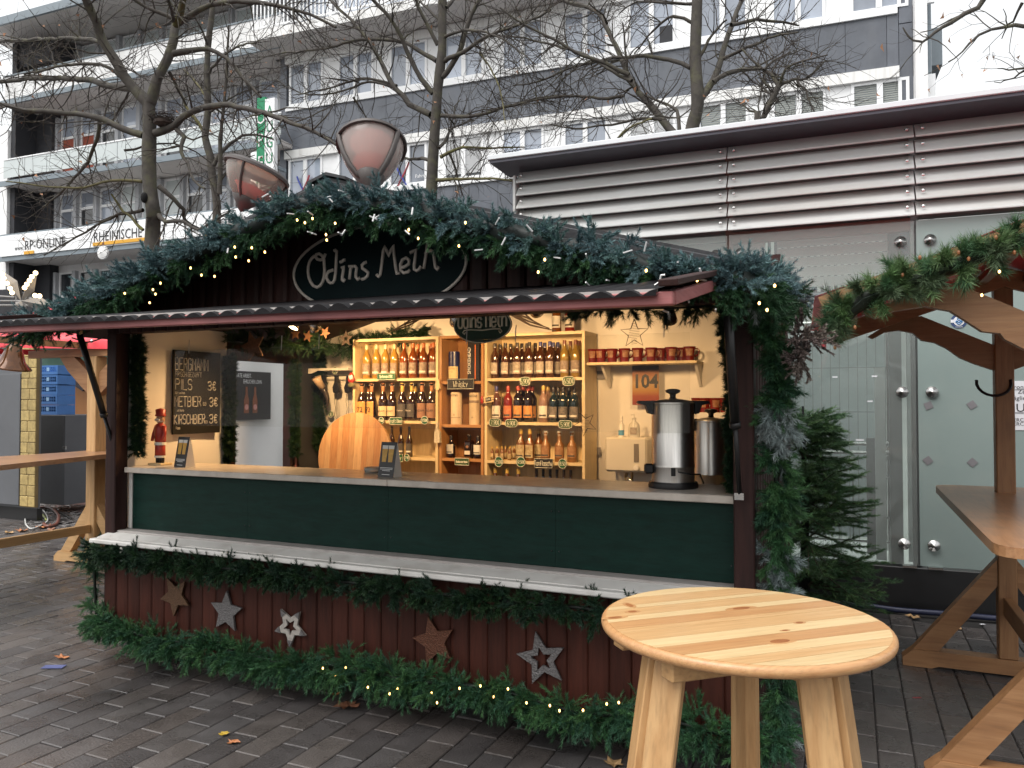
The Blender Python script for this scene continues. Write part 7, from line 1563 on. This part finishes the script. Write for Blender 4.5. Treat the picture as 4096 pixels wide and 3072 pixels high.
b = MB(); b.beam(v0 + Vector((0, .3, -.02)), WY(215, 1412, 5.9), .02, .06); b.build('rear_valance', MAT['redtarp'], ls)
bc = WY(52, 1425, 4.6)
bl_ = thing('bell_ornament', 'large amber bell hanging under the red awning at the left edge', 'bell', bc); Mb = Matrix.Rotation(R(12), 3, 'Y')
b = MB(); b.lathe([(.001, .12), (.035, .118), (.06, .09), (.08, .03), (.108, -.05), (.16, -.10), (.166, -.115), (.155, -.115), (.10, -.06), (.07, .03)], 24, bc, Mb); b.build('bell', M('amber_foil', (.11, .04, .01), .14, .4, 9, metal=.3, coat=.3), bl_, smooth=True)
g_ = garland('bell_greens', [bc + Vector((-.08, 0, .10)), bc + Vector((0, 0, .12)), bc + Vector((.09, 0, .09))], .025, 40, 'dark fir twigs tied above the amber bell', MAT['needles'], mix_dark, base=bc + Vector((0, 0, .12)), sl=(.05, .1))
b = MB(); b.tube([bc + Vector((0, 0, .1)), bc + Vector((0, 0, .3))], .004, 4); b.build('cord', MAT['black_metal'], bl_)
# ------------------------------------------------------------------ huts and odds and ends beyond the left corner
MAT['ybrick'] = M('yellow_brick_print', (.42, .31, .12), .55, .25, 14, rnd=.14, dirt=((.26, .18, .07), 22, .7)); MAT['ymortar'] = M('yellow_joint', (.2, .14, .06), .7)
MAT['greydoor'] = M('dark_grey_board', (.115, .12, .13), .5, .12, 2, dirt=((.085, .09, .1), 4, .5))
hx = WY(152, 2000, 7.1).x; hx0 = WY(92, 2000, 7.1).x
hut = thing('yellow_hut', 'market hut with a yellow brick patterned corner and dark grey board', 'hut', (hx - .5, 7.1, 0))
b = MB(); b.box(hx - 1.9, 7.105, .18, hx - .003, 7.13, 2.5); b.build('body', MAT['greydoor'], hut); b = MB(); b.box(hx - 1.9, 7.04, .22, hx0 - .01, 7.1, 2.05, .004); b.build('front_board', MAT['greydoor'], hut)
b = MB(); b.box(hx0, 7.06, .2, hx, 7.1, 2.5); b.build('joint_backing', MAT['ymortar'], hut); b = MB(); b.box(hx - 1.9, 7.12, 0, hx - .05, 7.2, .18); b.build('plinth', MAT['plinth'], hut)
cw = hx - hx0; bm1 = {}
for r_ in range(15):
    z = .21 + r_ * .148
    for (a, e) in (((0, .45), (.45, 1)) if r_ % 2 else ((0, .56), (.56, 1))):
        key = round(e - a, 2)
        if key not in bm1: q = MB(); q.box(-(e - a) * cw / 2 + .004, 0, 0, (e - a) * cw / 2 - .004, .014, .14, .005); bm1[key] = q.mesh('brick', MAT['ybrick'])
        link('brick', bm1[key], hut, Vector((hx0 + (a + e) / 2 * cw, 7.047, z)) - root_base(hut))
ca, ce = WY(146, 1800, 7.8), WY(259, 1800, 7.8); zt = WY(200, 1660, 7.8).z
cab = thing('grey_cabinet', 'tall dark cabinet standing behind the yellow brick corner', 'cabinet', ((ca.x + ce.x) / 2, 7.8, 0))
b = MB(); b.box(ca.x - .1, 7.8, .12, ce.x, 8.5, zt, .004); b.build('body', MAT['greydoor'], cab); b = MB(); b.box(ca.x - .08, 7.78, .85, ce.x - .01, 7.8, zt - .01); b.build('door', M('black_board', (.05, .05, .052), .5, .1, 3), cab)
b = MB(); b.box(ce.x - .01, 7.765, .95, ce.x + .06, 7.785, 1.0); b.build('latch', MAT['steel'], cab)
MAT['crate'] = M('blue_plastic_crate', (.07, .2, .5), .4, .1, 6)
cz = zt; ch_ = .152; cw_ = WY(228, 1600, 7.9).x - WY(147, 1600, 7.9).x
cp = thing('crate', 'x', 'crate', (0, 0, 0)); w2 = cw_ / 2
b = MB(); b.box(-w2, 0, 0, w2, .3, .01); b.box(-w2, 0, .0, w2, .008, .05); b.box(-w2, 0, .125, w2, .008, ch_ - .004); b.box(-w2, 0, .05, -w2 + .03, .008, .125); b.box(w2 - .03, 0, .05, w2, .008, .125); b.box(-w2, .292, 0, w2, .3, ch_ - .004); b.box(-w2, .008, 0, -w2 + .008, .292, ch_ - .004); b.box(w2 - .008, .008, 0, w2, .292, ch_ - .004); b.build('shell', MAT['crate'], cp)
b = MB()
for i in range(9): b.box(-w2 + .04 + i * (cw_ - .08) / 9, .001, .05, -w2 + .04 + i * (cw_ - .08) / 9 + .012, .007, .125)
b.box(-w2 + .03, .001, .083, w2 - .03, .007, .093); b.build('lattice', MAT['crate'], cp)
b = MB(); b.box(-.01, -.003, .06, .05, 0, .115); b.build('badge', M('pale_badge', (.3, .5, .75), .4), cp)
xc = (WY(147, 1600, 7.9).x + WY(228, 1600, 7.9).x) / 2
labs = ['blue lattice crate at the bottom of the stack on the grey cabinet', 'blue lattice crate second from the bottom of the stack', 'blue lattice crate in the middle of the stack', 'blue lattice crate second from the top of the stack', 'topmost blue lattice crate of the stack on the cabinet']
for i in range(5):
    if i == 0: cp.location = (xc, 7.9, cz); tag(cp, labs[0], group='blue crates stacked on the cabinet')
    else: clone(cp, (xc + random.uniform(-.008, .008), 7.9, cz + i * ch_), random.uniform(-.02, .02), labs[i], 'blue crates stacked on the cabinet')
bh = thing('brown_hut', 'brown hut with orange panels, dark timbers and painted stone base', 'hut', (-12.4, 9.6, 0))
pl, pr_ = WY(232, 1500, 9.6), WY(560, 1500, 9.6); zb = WY(350, 1660, 9.6).z
MAT['orangepanel'] = M('orange_panel', (.36, .15, .045), .6, .1, 2); MAT['timber'] = M('dark_painted_timber', (.04, .035, .045), .6, .15, 3); MAT['pstone'] = M('painted_stone', (.18, .075, .03), .55, .3, 9, rnd=.15, dirt=((.05, .028, .02), 7, .8))
b = MB(); b.box(pl.x - 1, 9.62, .1, pr_.x + 2, 11.5, 2.6); b.build('wall', MAT['orangepanel'], bh); b = MB(); b.box(pl.x - 1, 9.58, .1, pr_.x + 2, 9.618, zb - .02); b.build('stone_backing', MAT['timber'], bh)
for x in (WY(258, 1500, 9.6).x, WY(452, 1500, 9.6).x):
    b = MB(); b.box(x - .09, 9.57, .1, x + .06, 9.615, 2.5); b.build('timber', MAT['timber'], bh)
b = MB(); b.box(pl.x - 1, 9.56, zb - .18, pr_.x + 2, 9.612, zb); b.build('timber', MAT['timber'], bh)
p, q = WY(255, 1500, 9.6), WY(345, 1560, 9.6); b = MB(); b.beam((p.x, 9.59, p.z), (q.x, 9.59, q.z), .05, .12, up=(0, -1, 0)); p, q = WY(405, 1560, 9.6), WY(450, 1620, 9.6); b.beam((p.x, 9.59, p.z), (q.x, 9.59, q.z), .05, .12, up=(0, -1, 0)); b.build('diagonal_timber', MAT['timber'], bh)
for r_ in range(6):
    for k in range(9):
        x = pl.x - .2 + .36 * k + (.18 if r_ % 2 else 0); z = zb - .21 - .225 * r_
        w = MB(); w.prism(rounded([(-.16, -.095), (.16, -.095), (.16, .095), (-.16, .095)], .05, 3), .012, (0, 0, 0), X, Z, Y)
        if r_ == 0 and k == 0: psm = w.mesh('stone', MAT['pstone'])
        link('stone', psm, bh, Vector((x, 9.566, z)) - root_base(bh))
cloth('green_tarpaulin', WY(140, 1478, 9.2), X, Z, 3.2, .42, 24, 6, .05, MAT['greentarp'], bh, 4)
# red brown mat, cobbles, box, cables
p = WZ(300, 2015, 0); b = MB(); b.add([WZ(x, y, .004) for x, y in ((140, 2035), (560, 1955), (700, 1985), (320, 2050))], [(0, 1, 2, 3)]); tag(b.build('ramp_sheet', M('red_brown_sheet', (.11, .06, .055), .45, .2, 3)), kind='structure')
cb_ = MB(); cb_.cur = (1, 1, 1)
for i in range(1500):
    q = WZ(random.uniform(120, 760), random.uniform(1960, 2120), 0)
    if q.x > -7.8: continue
    cb_.cur = (random.uniform(.6, 1.3),) * 3; cb_.obox((q.x, q.y, -.02), (.1, .1, .06), (Vector((math.cos(i), math.sin(i), 0)), Vector((-math.sin(i), math.cos(i), 0)), Z), .02)
tag(cb_.build('cobbles', MAT['paver']), kind='stuff', label=None)
c = WZ(283, 1965, 0); t = thing('cardboard_box', 'open cardboard box with white plastic bag lying before the brown hut', 'box', c)
b = MB(); b.box(c.x - .35, c.y, 0, c.x + .35, c.y + .5, .13); b.build('tray', M('green_tray', (.1, .13, .06), .6), t); b = MB(); b.prism([(-.5, 0), (.42, .02), (.42, .03), (-.5, .012)], .7, (c.x, c.y - .12, .135), X, Z, Y); b.build('flap', M('cardboard', (.42, .26, .14), .8, .1, 4), t)
cloth('plastic_bag', (c.x - .35, c.y + .02, .17), X, Vector((0, .6, .3)).normalized(), .75, .5, 12, 8, .07, MAT['pvc'], t, 12)
b = MB(); q = WY(432, 1900, 9.0); b.box(q.x - .1, 9.0, .25, q.x + .35, 9.03, .9); b.solo('white_notice_board', MAT['paper'], (q.x, 9.0, .25), 'white printed board leaning behind the pine standing table', 'notice board')
def hose(name, pts, r_, mt, label):
    P = smooth_path([WZ(x, y, z) for x, y, z in pts], .04); b = MB(); b.tube([Vector(p) for p in P], r_, 6); b.solo(name, mt, WZ(pts[0][0], pts[0][1], 0), label, 'cable', 'cables looping beside the yellow hut', smooth=True)
hose('cable', [(152, 2030, .03), (200, 2032, .03), (232, 2060, .03), (226, 2095, .03), (190, 2105, .03), (175, 2095, .03)], .022, M('brown_hose', (.14, .05, .035), .4), 'thick red brown hose looping beside the yellow brick corner')
hose('cable', [(100, 2075, .02), (105, 2100, .02), (128, 2115, .02), (170, 2098, .02), (190, 2080, .02), (180, 2050, .02), (155, 2030, .02)], .01, M('white_cable', (.5, .5, .48), .4), 'thin white cable looping in front of the yellow hut')
hose('cable', [(152, 2045, .02), (170, 2060, .02), (185, 2080, .02)], .014, M('green_yellow_cable', (.3, .34, .06), .4), 'short yellow green cable beside the yellow hut'); hose('cable', [(190, 2040, .02), (240, 2050, .02), (285, 2075, .02)], .012, MAT['black_metal'], 'black cable running over the cobbles')
# light star ornament over the red awning, dark roof frame behind it
sc_ = WY(98, 1205, 7.4); t = thing('light_star', 'grey metal star ornament with round bulbs above the red awning', 'light ornament', sc_); MAT['greymetal'] = M('grey_painted_metal', (.2, .19, .18), .5, .15, 5, metal=.2)
for (tx, ty, bx, by) in ((8, 1082, 70, 1200), (150, 1082, 112, 1195), (215, 1225, 120, 1205), (60, 1235, 90, 1210)):
    tip = WY(tx, ty, 7.3); mid_ = sc_.lerp(tip, .5); d = (tip - sc_).normalized(); n_ = d.cross(Y).normalized(); wd = .11
    b = MB(); b.add([sc_ - Y * .05, mid_ + n_ * wd, tip, mid_ - n_ * wd, mid_ - Y * .06, sc_ + Y * .03, mid_ + Y * .03], [(0, 1, 4), (1, 2, 4), (2, 3, 4), (3, 0, 4), (5, 6, 1), (6, 2, 1), (6, 3, 2), (5, 3, 6)]); b.build('petal', MAT['greymetal'], t)
MAT['bigbulb'] = M('round_warm_bulb', (1, .72, .38), .4, .02, 3, emit=1.5)
bb_ = MB(); bb_.ball((0, 0, 0), .032, 10, 8); bbm = bb_.mesh('bulb', MAT['bigbulb'], smooth=True)
for x, y in ((127, 1107), (118, 1122), (107, 1137), (98, 1151), (142, 1092), (15, 1112), (28, 1133), (40, 1153), (48, 1171), (10, 1096), (140, 1182), (158, 1184)): link('bulb', bbm, t, WY(x, y, 7.2) - sc_)
rf = thing('roof_frame', 'dark metal roof frame of a stall rising behind the red awning', 'roof', WY(80, 1240, 8.2)); b = MB()
for (xa, ya, xb, yb) in ((-80, 1205, 160, 1205), (-80, 1180, 60, 1190), (65, 1180, 70, 1260), (104, 1160, 104, 1260), (158, 1200, 160, 1260), (104, 1205, 150, 1240), (104, 1190, 60, 1180), (-60, 1222, 165, 1222), (110, 1190, 200, 1225)): b.tube([WY(xa, ya, 8.0), WY(xb, yb, 8.0)], .022, 6)
b.build('bars', MAT['greymetal'], rf); b = MB(); p, q = WY(-120, 1166, 8.4), WY(175, 1262, 8.4); b.prism([(p.x, q.z - .3), (q.x, q.z - .3), (q.x, q.z + .15), (p.x + (q.x - p.x) * .5, p.z - .02), (p.x, p.z)], .4, (0, 8.4, 0), X, Z, Y); b.build('cladding', MAT['dark'], rf)
# ------------------------------------------------------------------ fir tree by the right corner
fb = Vector((-.34, 6.28, 0)); ft = thing('fir_tree', 'cut green fir tree standing between stall corner and glass pane', 'fir tree', fb)
b = MB(); b.tube([fb, fb + Vector((.01, 0, .8)), fb + Vector((0, 0, 1.62))], [.04, .028, .008], 8); b.build('trunk', MAT['bark'], ft, smooth=True)
P, D, L = [], [], []; seg = Seg(4)
for i in range(170):
    h = rng.uniform(.12, 1.5) if i > 6 else 1.5; a = rng.uniform(0, 6.28) if rng.random() < .45 else rng.uniform(-1.5, .6); ln_ = (.62 - .36 * (h / 1.55)) * rng.uniform(.75, 1.15)
    if math.cos(a) < -.2: ln_ *= .35
    if math.sin(a) > .5: ln_ *= .75
    d = np.array([math.cos(a), math.sin(a), rng.uniform(-.3, .65)]); Q = wander(np.array([fb.x, fb.y, h]), d, ln_, 7, .06, -.02); seg.add(Q, np.linspace(.008, .003, 8), (.8, .7, .6))
    for j in range(1, 8):
        tv = Q[j] - Q[j - 1]; tv /= np.linalg.norm(tv)
        for s in (-1, 1, 0):
            sd = np.cross(tv, [0, 0, 1.]); dd_ = tv * .9 + sd * s * .75 + rng.normal(0, .08, 3); P.append(Q[j] - tv * .02); D.append(dd_); L.append(rng.uniform(.09, .19) * (1.15 - .09 * j) if s else .09)
seg.build('branches', MAT['bark'], ft)
P, D, L = map(np.array, (P, D, L)); pal = np.array([(.06, .14, .055), (.05, .115, .05), (.11, .21, .075), (.075, .135, .065)])
V_, F_, C_ = sprigs(P, D, L, 46, .026, .0034, pick(pal, len(P)), (.6, 1.2)); tag(soup('needles', V_, F_, MAT['needles'], ft, C_, fb), kind='stuff')
# ------------------------------------------------------------------ fallen leaves and litter
lm = [M('leaf_%s' % n, c, .6, .3, 30) for n, c in (('orange', (.42, .16, .06)), ('brown', (.26, .11, .06)), ('yellow', (.5, .33, .04)), ('tan', (.42, .26, .12)))]
LF = [(252, 2632, 0, .05, 'orange fallen leaf on the paving near the left edge of the stall'), (1390, 2826, 1, .075, 'large curled brown maple leaf on the paving under the skirt garland'), (895, 2938, 2, .03, 'small yellow leaf on the paving at the bottom'), (932, 2970, 0, .035, 'small orange leaf beside the yellow leaf'), (1118, 2760, 3, .025, 'tiny tan leaf on the paving below the bark star'), (1344, 2780, 0, .035, 'orange brown leaf close to the skirt garland'),
      (3560, 2445, 3, .06, 'tan leaf lying beside the cable behind the round table'), (3655, 2470, 3, .055, 'tan leaf between round table and timber foot'), (2455, 3058, 3, .05, 'pale leaf at the foot of the round table'), (3837, 2518, 3, .03, 'small leaf behind the timber brace'), (90, 2125, 0, .09, 'big orange leaf by the foot of the yellow hut'), (172, 2112, 0, .11, 'orange maple leaf under the looping cables'), (40, 2133, 3, .08, 'tan leaf at the left edge near the yellow hut'), (205, 2120, 1, .07, 'brown leaf beside the looping hose'), (262, 1966, 0, .12, 'orange leaf lying before the cardboard box'), (365, 2252, 1, .04, 'dark leaf scrap by the pine foot beam')]
for px, py, k, s_, lab in LF:
    c = WZ(px, py, .004); a = random.uniform(0, 6.3); out = []
    for i in range(14):
        r_ = s_ * (.55 + .45 * abs(math.cos(i * math.pi / 14 * 5))) * (1.2 if i == 0 else 1); out.append((r_ * math.cos(a + i * .449), r_ * math.sin(a + i * .449) * .8))
    b = MB(); vs = [Vector((c.x, c.y, .005))] + [Vector((c.x + x, c.y + y, .005 + random.uniform(0, .45) * math.hypot(x, y))) for x, y in out]; b.add(vs, [(0, i + 1, (i + 1) % 14 + 1) for i in range(14)])
    b.solo('fallen_leaf', lm[k], c, lab, 'leaf', 'fallen leaves on the paving')
for px, py, nm_, mt, lab, sz in ((215, 2668, 'plastic_scrap', M('blue_film', (.12, .14, .3), .25), 'flat bluish plastic scrap near the orange leaf', (.13, .06)), (3668, 2792, 'red_ribbon', M('red_ribbon', (.4, .02, .04), .4), 'thin red ribbon scrap on the paving right of the round table', (.05, .006)), (3930, 2498, 'paper_scrap', MAT['paper'], 'small white paper scrap by the black plinth', (.035, .02))):
    c = WZ(px, py, .004); b = MB(); b.obox((c.x, c.y, .006), (sz[0], sz[1], .002), (Vector((.9, .43, 0)).normalized(), Vector((-.43, .9, 0)).normalized(), Z)); b.solo(nm_, mt, c, lab, 'litter')
